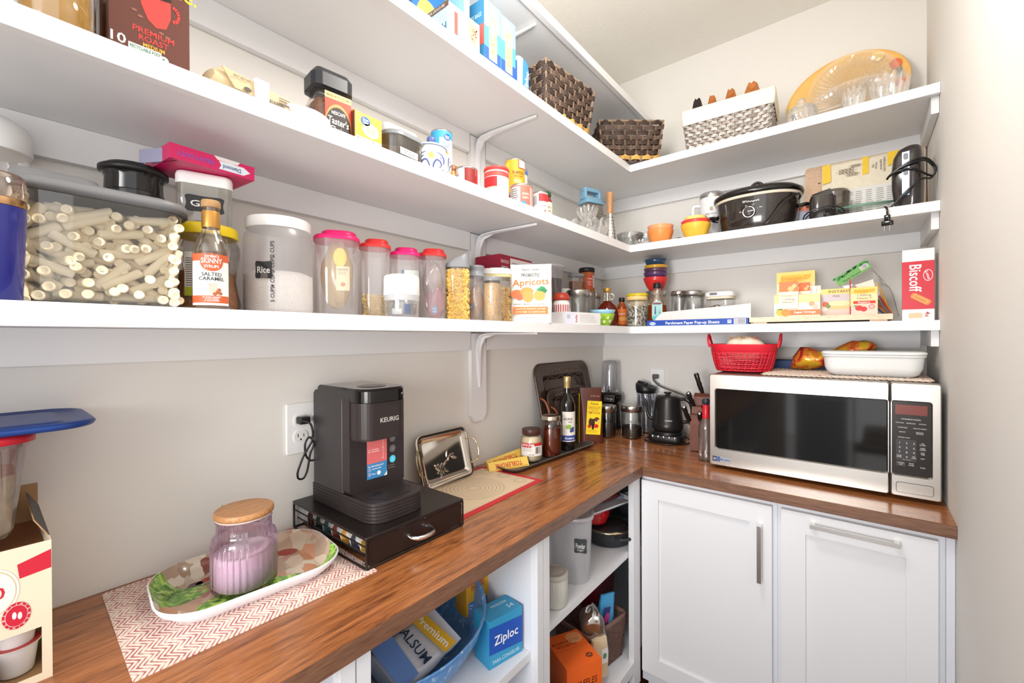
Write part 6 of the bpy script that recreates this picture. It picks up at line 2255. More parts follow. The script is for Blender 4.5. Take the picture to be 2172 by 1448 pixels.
# coffee pod box
t = thing('coffee_box', 'dark brown coffee pod box with a red mug and premium roast lettering', 'box', L2(.196, -2.006), L90-R(1))
CBR = M((98, 54, 44), .42)
part('carton', mG(CBR).bb(-.048, .048, -.075, .075, 0, .20), t)
g = G(); y0 = -.0754
RC = P_((214, 66, 60))
g.lathe([(0.0, 0)], 3) if False else None
g.pol([(-.014, .128), (.024, .120), (.024, .095), (.018, .076), (.006, .072), (-.004, .080), (-.012, .100)], y0, RC)
g.dsc(.005, .124, .020, .006, y0-.0003, P_((40, 28, 26)), 20)
for a in range(-80, 81, 20): g.dsc(.027+.007*math.cos(R(a)), .104+.011*math.sin(R(a)), .0022, .0030, y0-.0002, RC, 8)
for x_, z_ in ((-.020, .086), (-.013, .080), (.012, .067), (.020, .064)): g.dsc(x_, z_, .0035, .002, y0-.0002, P_((146, 96, 78)), 8)
g.txt('PREMIUM', .003, .060, .0085, y0, RC, w=.050); g.txt('ROAST', .003, .049, .0085, y0, RC, w=.036)
g.txt('MEDIUM', .003, .039, .006, y0, P_((236, 180, 60)), w=.026)
g.txt('10', -.038, .036, .014, y0, TW, w=.017)
g.pan(-.027, .012, .026, .0355, y0, P_((222, 228, 224)))
g.txt('RECYCLABLE PODS', -.007, .031, .005, y0-.0003, P_((60, 120, 96)), w=.036)
g.dsc(.015, .026, .006, .006, y0-.0004, P_((230, 234, 232)), 16); g.txt('&', .015, .026, .006, y0-.0007, P_((60, 130, 90)))
g.txt('NET WT 3.3 OZ', .035, .008, .004, y0, P_((216, 190, 180)), w=.018)
g.txt('Cafe.', .030, .146, .024, y0, P_((240, 208, 60)), w=.056)
part('print', g, t)
# clipped tan bag
t = thing('clipped_bag', 'folded tan paper bag held by a white clip at the shelf edge', 'bag', L2(.262, -1.868), L90+R(3))
g = mG(M((214, 192, 152), .45))
rings = []
rr = random.Random(3)
for k in range(9):
    s = k/8
    x = -.072+.144*s
    hh = .017+.010*math.sin(PI*s)+(.010 if k == 1 else 0)
    rings.append([(x+(.004 if q[1] > 0 else 0), q[0]+rr.uniform(-.001, .001), .022+q[1]*hh/.02) for q in [(.038*math.cos(2*PI*a/12), .02*math.sin(2*PI*a/12)) for a in range(12)]])
g.loft(rings)
part('bag', g, t)
g = mG(M((206, 182, 142), .45))
g.loft([[(-.058, -.040, .040), (.064, -.044, .026), (.062, -.046, .004), (-.040, -.044, .010)], [(-.058, -.037, .040), (.064, -.041, .026), (.062, -.043, .004), (-.040, -.041, .010)]], True, True, False)
part('folded_top', g, t)
g = G()
g.T = Matrix.Translation((0, -.0462, 0))
g.txt('BEST BEFORE', -.03, .030, .004, 0.001, P_((90, 80, 66)), w=.026)
lines(g, .030, .055, .012, .026, 3, -.0, P_((90, 80, 66)))
barcode(g, .012, .040, .004, .014, -.0006, P_((60, 56, 52)))
g.dsc(-.022, .014, .006, .004, -.0003, P_((90, 80, 66)), 12)
part('print', g, t)
part('clip', mG(PW).bb(-.010, .012, -.0485, -.036, .004, .040), t, label='white plastic clip')
# bowl edge plate and coffee jar
t = thing('white_bowl', 'shallow white bowl sticking out past the shelf edge below the instant coffee', 'bowl', L2(.264, -1.782))
part('bowl', bowl(g := mG(M((240, 240, 242), .2, coat=.4)), .040, .058, .020, .003) or g, t)
x, y = .140, -1.690
t = thing('instant_coffee_jar', 'faceted instant coffee jar with black angular lid and red label', 'jar', L2(.190, -1.682), L90-R(6))
t.scale = (1, 1, 1.12)
g = mG(CL((240, 232, 224), .07, .04, .04))
g.prism(.094, .080, .022, [(0, .008), (.004, .003), (.05, 0), (.085, .001), (.105, .010), (.118, .014)], 3, c1=False, smooth=False)
part('jar', g, t)
g = mG(M((150, 92, 48), .85, var=.35, vs=300, bump=1, bs=350)).prism(.086, .072, .018, [(.003, .006), (.05, 0), (.085, .002), (.100, .010)], 3)
part('coffee_granules', g, t, kind='stuff', label='brown instant coffee granules')
g = mG(M((44, 46, 50), .35))
g.prism(.094, .080, .020, [(.1185, .008), (.121, .002), (.146, .002), (.158, .012), (.160, .020)], 2, smooth=False)
part('lid', g, t, label='black faceted lid')
g = G(); y0 = -.0408
g.pan(-.024, .034, .098, .110, y0, P_((226, 206, 130)), 1)
g.txt('MAKES UP TO 210 CUPS', .005, .104, .004, y0-.0004, P_((110, 90, 50)), w=.05)
g.pan(-.024, .034, .020, .098, y0-.0001, P_((206, 70, 44)), 1)
g.dsc(.005, .050, .0285, .040, y0-.0003, P_((236, 150, 80)), 26)
g.dsc(.005, .046, .0275, .038, y0-.0006, P_((44, 28, 24)), 26)
g.txt('NESCAFE', .005, .072, .0065, y0-.001, TW, w=.030)
g.txt("Taster's", .005, .056, .013, y0-.001, TW, w=.046, rot=-4)
g.txt('Choice', .005, .040, .011, y0-.001, TW, w=.036, rot=-4)
part('label', g, t)
# broth carton
t = thing('broth_carton', 'yellow and brown broth carton with white cap', 'carton', L2(.205, -1.617), L90-R(0))
g = mG(M((236, 174, 44), .42))
g.bb(-.034, .034, -.042, .042, 0, .098)
g.loft([[(-.034, -.042, .098), (.034, -.042, .098), (.034, .042, .098), (-.034, .042, .098)], [(-.034, -.034, .1025), (.034, -.034, .1025), (.034, .034, .1025), (-.034, .034, .1025)]], False, True, False)
part('carton', g, t)
part('side_panel', mG(M((104, 62, 44), .42)).bb(-.0352, -.0341, -.0419, .0419, 0, .0975), t, label='brown side panel')
part('cap', mG(PW).lathe([(.012, .1027), (.012, .109), (.009, .116), (.007, .117)], 24, (.008, .006)), t)
g = G(); y0 = -.0424
g.dsc(-.008, .082, .012, .010, y0, P_((40, 96, 170)), 18); g.txt('Great', -.008, .085, .005, y0-.0004, TW, w=.014); g.txt('Value', -.008, .079, .005, y0-.0004, TW, w=.014)
g.dsc(.006, .064, .021, .016, y0, P_((248, 244, 234)), 22); g.txt('Chicken', .006, .068, .006, y0-.0004, P_((226, 150, 40)), w=.026); g.txt('Broth', .006, .060, .005, y0-.0004, P_((226, 150, 40)), w=.018)
g.pan(-.032, .033, .004, .044, y0, P_((244, 244, 240)))
g.txt('Nutrition Facts', .0, .038, .006, y0-.0004, TK, w=.056); lines(g, -.030, .030, .008, .032, 4, y0-.0004, P_((60, 60, 70)))
part('print', g, t)
g = G(); g.T = Matrix.Translation((-.0354, 0, 0)) @ Matrix.Rotation(-L90, 4, 'Z')
g.dsc(.0, .066, .022, .020, 0, P_((226, 220, 212)), 20); g.dsc(.006, .076, .010, .010, -.0004, P_((40, 96, 170)), 16); g.txt('Great', .006, .079, .005, -.0008, TW, w=.012); g.txt('Value', .006, .073, .005, -.0008, TW, w=.012)
g.txt('Chicken', .0, .060, .006, -.0006, P_((150, 110, 80)), w=.03)
part('side_print', g, t)
# grey lid container
t = thing('storage_container', 'curved clear container with grey lid and a white name label', 'food container', L2(.218, -1.508), L90+R(4))
part('body', mG(CL((224, 220, 214), .07, .12, .04, (190, 180, 170))).prism(.112, .075, .035, [(0, .004), (.003, 0), (.082, 0)], 8, c1=False), t)
part('contents', mG(M((126, 110, 96), .8, var=.2, vs=80)).prism(.100, .062, .03, [(.004, 0), (.055, 0)], 6), t)
g = mG(M((134, 138, 142), .35)); g.prism(.116, .079, .037, [(.0825, 0), (.090, 0), (.094, .003), (.095, .010)], 8); part('lid', g, t)
g = G(); g.pan(-.034, .022, .036, .052, -.0382, TW); g.txt('SODA', -.004, .044, .010, -.0386, P_((120, 120, 124)), w=.034)
part('label', g, t)
t = thing('white_lid_box', 'clear box with wide white lid behind the grey-lidded container', 'food container', L2(.105, -1.452), L90)
part('box', mG(CLEARP).prism(.100, .090, .012, [(0, .004), (.003, 0), (.142, 0)], 4, c1=False), t)
part('contents', mG(M((220, 206, 180), .8)).prism(.090, .080, .01, [(.004, 0), (.09, 0)], 4), t)
part('lid', mG(PW).prism(.106, .096, .014, [(.1425, 0), (.158, 0), (.162, .003), (.1625, .008)], 4), t)
# ceramic sugar jar
x, y = .225, -1.415
t = thing('sugar_jar', 'hand-painted white ceramic jar with blue scrolls and blue knob', 'jar', L2(x, y), face(x, y))
CER = M((244, 241, 232), .15, coat=.5)
prof = smoothp([(.034, 0), (.037, .003), (.044, .014), (.052, .036), (.053, .055), (.047, .074), (.040, .085), (.038, .089), (.040, .0915)], 5)
part('body', mG(CER).lathe(prof, 48), t)
g = mG(CER).lathe([(.0405, .092), (.042, .094), (.038, .099), (.026, .105), (.012, .108)], 44)
part('lid', g, t)
part('knob', mG(M((84, 104, 160), .2, coat=.4)).lathe([(.006, .108), (.006, .110), (.011, .114), (.013, .120), (.011, .126), (.006, .129), (.001, .130)], 24), t, label='blue knob')
part('rim_line', mG(M((84, 104, 160), .2)).lathe([(.0408, .0919), (.0425, .0925), (.0422, .0935)], 44, c0=False, c1=False), t)
g = G(); BLU = M((74, 92, 150), .2, coat=.4)
def rad(z):
    for (r0, z0), (r1, z1) in zip(prof, prof[1:]):
        if z0 <= z <= z1 and z1 > z0: return r0+(r1-r0)*(z-z0)/(z1-z0)
    return prof[-1][0]
def stroke(pts, w, m):
    """brush stroke on the jar: pts (angle, z)"""
    P = smooth_path([(a, 0, z) for a, z in pts], 5)
    L, Rr = [], []
    n = len(P)
    for i, p in enumerate(P):
        a0, b0 = P[max(i-1, 0)], P[min(i+1, n-1)]
        dx, dz = (b0[0]-a0[0])*.05, b0[2]-a0[2]
        q = math.hypot(dx, dz) or 1
        ww = w*math.sin(PI*(.12+.82*i/(n-1)))
        for S, sg in ((L, 1), (Rr, -1)):
            a = p[0]-sg*dz/q*ww/.05; z = p[2]+sg*dx/q*ww
            r = rad(z)+.0007
            S.append((r*math.sin(a), -r*math.cos(a), z))
    g.mat(m)
    g.add(L+Rr, [(i, i+1, n+i+1, n+i) for i in range(n-1)], False)
for s in (-1, 1):
    for off in (0, 1.6, -1.6, 3.14):
        stroke([(off+s*.12, .018), (off+s*.10, .034), (off+s*.25, .048), (off+s*.45, .044), (off+s*.50, .034), (off+s*.38, .030)], .0022, BLU)
        stroke([(off+s*.10, .024), (off+s*.30, .016), (off+s*.5, .018)], .002, BLU)
        stroke([(off+s*.28, .070), (off+s*.48, .066), (off+s*.62, .056), (off+s*.64, .044), (off+s*.58, .038)], .0022, BLU)
        stroke([(off+s*.62, .028), (off+s*.70, .020), (off+s*.75, .012)], .0018, BLU)
        stroke([(off+s*.35, .060), (off+s*.45, .056), (off+s*.5, .05)], .0016, BLU)
for k in range(5):
    a = 2*PI*k/5+.3
    stroke([(0, .060), (.16*math.cos(a)*.5, .060+.008*math.sin(a)*.6), (.20*math.cos(a), .060+.011*math.sin(a))], .0028, M((214, 206, 90), .3))
stroke([(-.03, .012), (0, .014), (.03, .012)], .0025, M((226, 180, 90), .3))
part('painted_scrolls', g, t, label='blue brush scrolls and a yellow flower')

STC = M((206, 206, 208), .25, metal=1)
def can(loc, r, h, label, base, deco=None, rz=None, group=None, lid=STC):
    t = thing('can', label, 'can', loc, face(loc[0], loc[1]) if rz is None else rz, group)
    g = mG(STC)
    g.lathe([(r*.98, 0), (r*1.01, .001), (r*1.01, .003), (r*.985, .004)], 40)
    part('base_rim', g, t)
    g = mG(lid)
    g.lathe([(r*.985, h-.004), (r*1.015, h-.003), (r*1.015, h), (r*.95, h), (r*.94, h-.003)], 40, c0=False)
    part('top_rim', g, t)
    part('body', mG(base).lathe([(r*.985, .0041), (r*.985, h-.0041)], 40, c0=False, c1=False), t)
    if deco:
        g = G(); g.wrap = r*.99
        deco(g, r, h)
        part('label', g, t)
    return t
def dk(g, r, h):
    g.pan(-r*1.5, r*1.5, h*.78, h*.97, -.0004, P_((70, 170, 220)), 16)
    g.pan(-r*1.5, -.2*r, h*.5, h*.8, -.0006, P_((70, 170, 220)), 8)
    g.dsc(.55*r, h*.80, .36*r, .30*r, -.0010, P_((40, 90, 160)), 18); g.txt('Great', .55*r, h*.82, .005, -.0014, TW, w=.014); g.txt('Value', .55*r, h*.77, .005, -.0014, TW, w=.014)
    g.txt('Evaporated', .5*r, h*.62, .007, -.001, P_((120, 150, 190)), w=.030); g.txt('Milk', .5*r, h*.54, .007, -.001, P_((120, 150, 190)))
    g.dsc(.4*r, h*.34, .30*r, .22*r, -.0010, P_((236, 170, 90)), 16)
can((.125, -1.290, Z2+.1055), .0325, .108, 'blue and white can stacked high behind the painted jar', P_((236, 238, 240)), dk)
can(L2(.125, -1.290), .0325, .105, 'lower can hidden behind the painted jar, carrying the blue can', P_((230, 210, 190)), None)
t = thing('orange_jar', 'small jar with orange contents between painted jar and silver can', 'jar', L2(.172, -1.290))
part('jar', mG(M((226, 130, 40), .25)).lathe([(.020, 0), (.0225, .004), (.0225, .062), (.017, .078), (.016, .084)], 30), t)
part('lid', mG(M((150, 96, 50), .35)).lathe([(.017, .0845), (.018, .086), (.018, .098), (.016, .1)], 24), t)
def d1(g, r, h):
    g.pan(-.15*r, .95*r, .004, h*.95, -.0004, P_((140, 40, 36)), 8)
    g.pan(.95*r, 1.7*r, .004, h*.95, -.0004, P_((200, 30, 40)), 8)
    g.pol([(.95*r, h*.95), (1.5*r, h*.95), (.95*r, h*.72)], -.0008, P_((240, 236, 232)))
    lines(g, -1.3*r, -.5*r, h*.3, h*.8, 4, -.0005, P_((190, 190, 192)))
can(L2(.205, -1.264), .0335, .090, 'short silver-topped can with a dark red band, left of the bracket', P_((238, 238, 240)), d1)
def d2(g, r, h):
    g.pan(-1.5*r, 1.5*r, h*.80, h*.93, -.0005, P_((232, 80, 76)), 16)
    g.pan(-1.5*r, .05*r, h*.5, h*.78, -.0004, P_((222, 40, 44)), 10)
    g.pan(-1.5*r, .0*r, h*.44, h*.5, -.0006, P_((240, 200, 180)), 10)
    lines(g, .15*r, 1.3*r, h*.25, h*.75, 8, -.0005, P_((196, 192, 192)))
    lines(g, -.9*r, -.1*r, h*.15, h*.35, 3, -.0005, P_((196, 192, 192)))
t = can(L2(.225, -1.150), .039, .112, 'white and red can with a red plastic lid, right of the bracket', P_((240, 238, 236)), d2, lid=M((226, 70, 66), .4))
part('plastic_lid', mG(M((226, 70, 66), .4)).lathe([(.040, .1125), (.041, .114), (.040, .1195), (.037, .1205)], 40), t, label='coral red lid')
def d3(g, r, h):
    g.pan(-1.5*r, 1.5*r, .006, h-.006, -.0003, P_((240, 166, 44)), 16)
    g.pan(-1.5*r, -.55*r, .006, h*.9, -.0006, P_((232, 200, 80)), 8); lines(g, -1.3*r, -.65*r, h*.35, h*.8, 9, -.0009, P_((180, 130, 40)))
    g.pan(.35*r, 1.3*r, h*.72, h-.006, -.0006, P_((196, 60, 40)), 8); g.pan(.42*r, 1.3*r, h*.75, h-.006, -.0008, P_((240, 236, 230)), 8)
    g.txt('PUMPKIN', .35*r, h*.60, .011, -.0009, P_((120, 80, 30)), w=.040); g.txt('100% PURE', .35*r, h*.50, .005, -.0009, P_((196, 60, 40)), w=.03)
    g.dsc(.3*r, h*.36, .4*r, .2*r, -.0009, P_((250, 214, 130)), 16)
    g.txt('GREAT FOR PIES', .1*r, h*.12, .005, -.0009, P_((250, 220, 140)), w=.044)
can((.195, -1.020, Z2+.0745), .0345, .120, 'orange pumpkin can stacked on a shorter red can', P_((236, 170, 60)), d3, group=None)
def d4(g, r, h):
    g.pan(-1.5*r, 1.5*r, .012, h-.006, -.0003, P_((196, 40, 40)), 16)
    g.dsc(-.6*r, h*.6, .35*r, .35*r, -.0008, P_((236, 70, 60)), 16)
    g.dsc(.3*r, h*.7, .6*r, .4*r, -.0008, P_((130, 70, 44)), 16)
    g.pan(-1.5*r, 1.5*r, .006, h*.2, -.0007, P_((226, 222, 226)), 16)
can(L2(.195, -1.020), .0335, .074, 'short red fruit can under the pumpkin can', P_((196, 40, 40)), d4)
def d5(g, r, h):
    g.pan(-1.5*r, 1.5*r, h*.82, h-.006, -.0003, P_((84, 130, 200)), 16)
    g.dsc(-.2*r, h*.76, .45*r, .30*r, -.0008, P_((44, 110, 180)), 16); g.txt('Great', -.2*r, h*.79, .005, -.0012, TW, w=.014); g.txt('Value', -.2*r, h*.74, .005, -.0012, TW, w=.014)
    g.txt('Pinto Beans', .1*r, h*.58, .008, -.0008, P_((60, 60, 70)), w=.040)
    g.dsc(0, h*.28, .85*r, .42*r, -.0008, P_((206, 100, 56)), 26)
    rr = random.Random(1)
    for _ in range(40):
        a, q = rr.uniform(0, 6.28), rr.random()**.5
        g.dsc(.78*r*q*math.cos(a), h*.28+.38*r*q*math.sin(a), .0022, .0017, -.0013, P_((236, 150+rr.randint(-20, 20), 96)), 6)
can((.105, -.885, Z2+.106), .034, .120, 'white bean can with blue top stacked behind the pumpkin can', P_((240, 240, 238)), d5)
can(L2(.105, -.885), .034, .1055, 'plain can under the bean can near the wall', P_((220, 214, 206)), None)
def d6(g, r, h):
    g.pan(-.1*r, .9*r, h*.2, h*.92, -.0004, P_((236, 110, 96)), 8); g.txt('STEWED', .4*r, h*.62, .007, -.0008, P_((250, 220, 200)), w=.024); g.txt('TOMATO', .4*r, h*.48, .007, -.0008, P_((250, 220, 200)), w=.024)
    lines(g, -1.1*r, -.2*r, h*.3, h*.85, 7, -.0004, P_((90, 80, 80)))
    g.dsc(.2*r, h*.26, .26*r, .22*r, -.0009, P_((50, 140, 210)), 14)
    for k in range(3): g.pan(1.0*r+.2*r*k, 1.08*r+.2*r*k, h*.1, h*.9, -.0004, P_((236, 130, 116)), 1)
    g.pan(-1.5*r, 1.5*r, h*.90, h-.005, -.0006, P_((236, 120, 100)), 16)
can(L2(.248, -1.052), .0365, .088, 'pinkish red and white can at the shelf edge below the pumpkin can', P_((242, 236, 232)), d6)
def d7(g, r, h):
    g.pan(-.2*r, 1.3*r, h*.62, h*.92, -.0004, P_((206, 50, 56)), 10); g.pan(-1.3*r, -.4*r, h*.5, h*.85, -.0004, P_((180, 180, 184)), 4)
    g.txt('Cranberry', .4*r, h*.46, .006, -.0005, P_((120, 100, 110)), w=.028); g.pol([(.3*r, h*.12), (.9*r, h*.12), (.7*r, h*.34)], -.0008, P_((226, 90, 70))); g.dsc(.3*r, h*.2, .3*r, .2*r, -.0006, P_((240, 214, 180)), 14)
    g.pan(-1.3*r, -.3*r, .006, h*.16, -.0005, P_((196, 40, 50)), 6)
can(L2(.258, -.958), .0265, .088, 'small white can with red band left of the green-lidded jar', P_((242, 240, 238)), d7)
t = thing('salsa_jar', 'dark red sauce jar with dark green lid and cream label', 'jar', L2(.215, -.878), face(.215, -.878))
part('jar', mG(M((140, 34, 26), .15, coat=.4)).lathe([(.028, 0), (.031, .004), (.032, .02), (.032, .085), (.026, .100), (.025, .104)], 36), t)
part('lid', mG(M((44, 84, 50), .35)).lathe([(.0275, .1045), (.0285, .106), (.0285, .118), (.0265, .12)], 60, rib=lambda a, z: .008*math.cos(a*50)), t, label='dark green lid')
g = G(); g.wrap = .0324; g.pan(-.015, .045, .018, .080, -.0004, P_((236, 226, 204)), 14); g.txt('PASTA', .018, .06, .007, -.0008, P_((90, 60, 50)), w=.024); g.txt('Sauce', .018, .048, .007, -.0008, P_((90, 60, 50)), w=.024)
part('label', g, t)

# crystal bowls with scalloped rims
def crystal(name, loc, r0, r1, h, label, n=12, gl=None, cat='bowl', rz=0):
    t = thing(name, label, cat, loc, rz)
    g = mG(gl or CL((250, 251, 251), .12, .2, .03, (250, 250, 250), .5))
    N = n*6
    rings = []
    for s, rr0 in ((0, r0*.9), (.02, r0), (.3, r0+(r1-r0)*.5), (.6, r0+(r1-r0)*.8), (.85, r1*.97), (1, r1)):
        ring = []
        for k in range(N):
            a = 2*PI*k/N
            fl = 1+.045*math.cos(a*n)*(s > .05)
            z = s*h*(1+(.10*math.cos(a*n) if s == 1 else 0))
            ring.append((rr0*fl*math.cos(a), rr0*fl*math.sin(a), z))
        rings.append(ring)
    g.loft(rings, True, False, False)
    part('cut_glass', g, t)
    return t
crystal('crystal_bowl', L2(.175, -.640), .035, .078, .060, 'wide scalloped crystal bowl at the back, left of the box grater', 10)
crystal('crystal_bowl', L2(.262, -.575), .034, .060, .068, 'smaller crystal bowl at the shelf edge in front of the box grater', 12)
crystal('crystal_cup', (.235, -.590, Z2+.076), .022, .045, .050, 'spiky crystal cup nested above the crystal bowls', 14, cat='cup')
# box grater
t = thing('box_grater', 'four-sided steel grater with light blue handle', 'grater', L2(.185, -.470), L90-R(20))
g = mG(M((186, 180, 172), .3, metal=1))
g.loft([[(sx*a, sy*b, z) for sx, sy in ((-1, -1), (1, -1), (1, 1), (-1, 1))] for z, a, b in ((0, .056, .044), (.185, .042, .030))], False, False, False)
part('steel_sides', g, t)
g = mG(M((70, 66, 62), .5))
gb = mG(M((220, 216, 208), .25, metal=1))
for i in range(9):
    for j in range(11):
        u = -.036+.009*i; z = .018+.014*j
        f = z/.185
        yy = -(.044-(.014*f))-.0006
        g.add([(u-.002, yy, z), (u+.002, yy, z), (u+.0015, yy, z+.003), (u-.0015, yy, z+.003)], [(0, 1, 2, 3)], False)
        gb.add([(u-.0026, yy-.0004, z-.001), (u+.0026, yy-.0004, z-.001), (u, yy-.0022, z+.001)], [(0, 1, 2)], False)
        xx = (.056-(.014*f))+.0006
        v = -.028+.0064*i
        g.add([(xx, v-.0014, z), (xx, v+.0014, z), (xx, v, z+.003)], [(0, 1, 2)], False)
part('grating_holes', g, t, kind='stuff'); part('grating_teeth', gb, t, kind='stuff')
g = mG(M((120, 164, 190), .4))
g.loft([[(x*q, y_*q2, z) for x, y_ in rrect(.100, .076, .012, 3)] for z, q, q2 in ((.178, 1, 1), (.190, .98, .96), (.200, .86, .80), (.204, .84, .78))])
for s in (-1, 1):
    g.loft([[(s*.040+x, y_, z) for x, y_ in rrect(.014, .040, .005, 3)] for z in (.2, .236)])
g.loft([[(x*1.0, y_, z) for x, y_ in rrect(.094, .036, .012, 4)] for z in (.232, .248)])
part('handle', g, t, label='light blue plastic top handle')
# cone grater
t = thing('cone_grater', 'conical steel grater with tapered wooden handle', 'grater', L2(.287, -.485))
g = mG(M((214, 210, 206), .18, metal=1)).lathe([(.031, 0), (.030, .002), (.024, .045), (.015, .100), (.012, .118)], 32); part('cone', g, t)
g = mG(M((50, 48, 46), .5))
for i in range(7):
    for k in range(14):
        z = .012+.0145*i
        r = .031-.0175*z/.11+.0006
        a = 2*PI*(k+.5*(i % 2))/14
        c, s = math.cos(a), math.sin(a)
        g.add([(r*c-.002*s, r*s+.002*c, z), (r*c+.002*s, r*s-.002*c, z), (r*c*.98, r*s*.98, z+.004)], [(0, 1, 2)], False)
part('holes', g, t, kind='stuff')
part('handle', mG(BAM).lathe([(.0125, .1185), (.013, .122), (.0125, .15), (.0135, .19), (.015, .205), (.014, .2085)], 24), t, label='pale wooden handle')

# ================================================================ middle shelf, back wall
t = thing('glass_bowl', 'nested clear glass mixing bowl in the shelf corner right of the cone grater', 'bowl', L2(.272, -.245))
part('glass', bowl(g := mG(CL((238, 240, 240), .12, .02, .02)), .035, .064, .075) or g, t)
t = thing('glass_bowl', 'slightly larger glass bowl behind the nested bowl in the corner', 'bowl', L2(.315, -.150))
part('glass', bowl(g := mG(CL((238, 240, 240), .12, .02, .02)), .040, .075, .080) or g, t)
crystal('crystal_dish', L2(.357, -.312), .022, .034, .022, 'small low crystal dish at the shelf edge left of the orange bowls', 12, cat='dish')
def nest(loc, specs, group):
    for (c, r0, r1, h, z, lab) in specs:
        t = thing('dessert_bowl', lab, 'bowl', (loc[0], loc[1], loc[2]+z), .4, group)
        g = mG(M(c, .35, var=.06, vs=30))
        bowl(g, r0, r1, h, rib=lambda a, z: .012*math.cos(a*8))
        part('bowl', g, t)
nest(L2(.432, -.285), [((240, 142, 74), .036, .056, .060, 0, 'orange glass bowl left of the yellow ones'), ((244, 160, 110), .034, .055, .060, .020, 'paler orange bowl nested in the orange glass bowl')], 'nested orange bowls')
nest(L2(.583, -.285), [((236, 186, 66), .036, .060, .062, 0, 'golden yellow glass bowl, outermost of its nest'), ((222, 66, 56), .034, .058, .062, .014, 'red bowl nested in the golden yellow bowl'), ((244, 214, 120), .030, .044, .060, .032, 'pale yellow bowl on top, nested in the red bowl')], 'nested yellow and red bowls')
t = thing('pot_cover', 'flat clear pot lid lying behind the orange bowls', 'lid', L2(.480, -.175))
part('glass', mG(CL((214, 218, 218), .12, .1, .03)).lathe([(.095, 0), (.098, .004), (.07, .020), (.02, .030), (0, .031)], 44, c1=False), t)
part('knob', mG(BLACK).lathe([(.012, .031), (.016, .038), (.012, .042)], 20), t)
x, y = .606, -.122
t = thing('insulated_mug', 'white handled tumbler with clear lid and a name in black script', 'tumbler', L2(x, y), face(x, y)-.05)
WM = M((238, 238, 240), .3)
part('body', mG(WM).lathe([(.030, 0), (.034, .003), (.034, .05), (.035, .062), (.047, .085), (.050, .20), (.050, .205)], 44), t)
part('steel_rim', mG(STEEL).lathe([(.0502, .2055), (.0502, .2165)], 44), t)
g = mG(CL((236, 238, 240), .12, .25, .04)); g.lathe([(.049, .217), (.050, .218), (.050, .226), (.046, .229), (0, .2295)], 40, c1=False); g.bb(-.015, .030, -.02, .02, .2298, .236); part('lid', g, t)
part('handle', mG(WM).tube(smooth_path([(-.046, -.006, .178), (-.072, -.012, .178), (-.078, -.014, .160), (-.076, -.013, .10), (-.068, -.010, .085), (-.046, -.004, .088)], 5), .0075, 10), t)
g = G(); g.wrap = .0505
for i, c in enumerate(((230, 190, 60), (90, 160, 110), (60, 120, 160), (220, 130, 60))):
    g.pan(-.005, .0015 if i % 2 else -.001, .158-.0045*i, .1615-.0045*i, -.0006, P_(c), 2); g.pan(.0018, .006, .158-.0045*i, .1615-.0045*i, -.0006, P_(((90, 160, 110), (230, 190, 60), (220, 130, 60), (60, 120, 160))[i]), 2)
g.txt('GROW WITH LOVE', 0, .130, .005, -.0006, P_((110, 110, 116)), w=.05)
g.txt('Romina', 0, .112, .014, -.0006, P_((60, 60, 64)), w=.056)
part('print', g, t)

# slow cooker
t = thing('slow_cooker', 'black oval slow cooker with glass lid, cream rim and round dial', 'slow cooker', L2(.800, -.205), R(2))
def oval(g, pr, n=56, ratio=.78, pw=2.3):
    rings = []
    for r, z in pr:
        ring = []
        for k in range(n):
            a = 2*PI*k/n
            c, s = math.cos(a), math.sin(a)
            ring.append((r*math.copysign(abs(c)**(2/pw), c), r*ratio*math.copysign(abs(s)**(2/pw), s), z))
        rings.append(ring)
    return rings
DKB = M((40, 32, 29), .16, coat=.6)
g = mG(DKB); g.loft(oval(g, [(.118, 0), (.132, .004), (.130, .010), (.133, .014), (.142, .060), (.150, .130)])); part('housing', g, t)
g = mG(M((224, 212, 192), .3)); g.loft(oval(g, [(.1505, .1303), (.154, .133), (.154, .139), (.151, .141)])); part('cream_band', g, t, label='cream rim band')
g = mG(GLOSSB); g.loft(oval(g, [(.150, .1412), (.159, .143), (.161, .150), (.160, .157), (.152, .160)])); part('crock', g, t)
g = mG(M((44, 34, 30), .08, coat=.6)); g.loft(oval(g, [(.150, .1605), (.145, .168), (.10, .180), (.04, .186)])); l_ = part('lid', g, t)
g = mG(BLACK); g.tube(smooth_path([(-.020, 0, .184), (-.018, 0, .202), (0, 0, .212), (.018, 0, .202), (.020, 0, .184)], 5), .0055, 8); part('lid_handle', g, l_)
for s in (-1, 1):
    g = mG(GLOSSB)
    g.tube(smooth_path([(s*.143, -.030, .085), (s*.168, -.024, .090), (s*.176, 0, .091), (s*.168, .024, .090), (s*.143, .030, .085)], 5), .0075, 8)
    part('side_handle', g, t)
g = mG(M((226, 226, 230), .2, metal=1))
FY = -.113
g.T = Matrix.Translation((-.012, FY-.0065, .068)) @ Matrix.Rotation(R(90-4), 4, 'X')
g.lathe([(.0215, 0), (.0225, .004), (.0195, .006), (.0185, .0045)], 36); g.mat(M((64, 56, 56), .2)).lathe([(.0183, .004), (.0178, .012), (.014, .014), (0, .0142)], 32, c1=False); g.mat(TW).box((.011, 0, .0148), (.012, .0022, .001))
part('dial', g, t, label='chrome-ringed round dial')
g = G()
g.T = Matrix.Translation((0, FY-.0095, .0)) @ Matrix.Rotation(R(-6), 4, 'X')
g.txt('crockpot', -.006, .114, .011, -.0045, TW, w=.058)
for s, x_, z_, w in (('Low', -.022, .0965, .007), ('High', .002, .099, .009), ('Warm', .028, .083, .011), ('Off', -.043, .074, .006)): g.txt(s, x_, z_, .0035, -.002, TW, w=w)
for x_, z_ in ((-.024, .0905), (.001, .093), (.017, .080), (-.036, .073)): g.dsc(x_, z_, .001, .001, -.002, TW, 8)
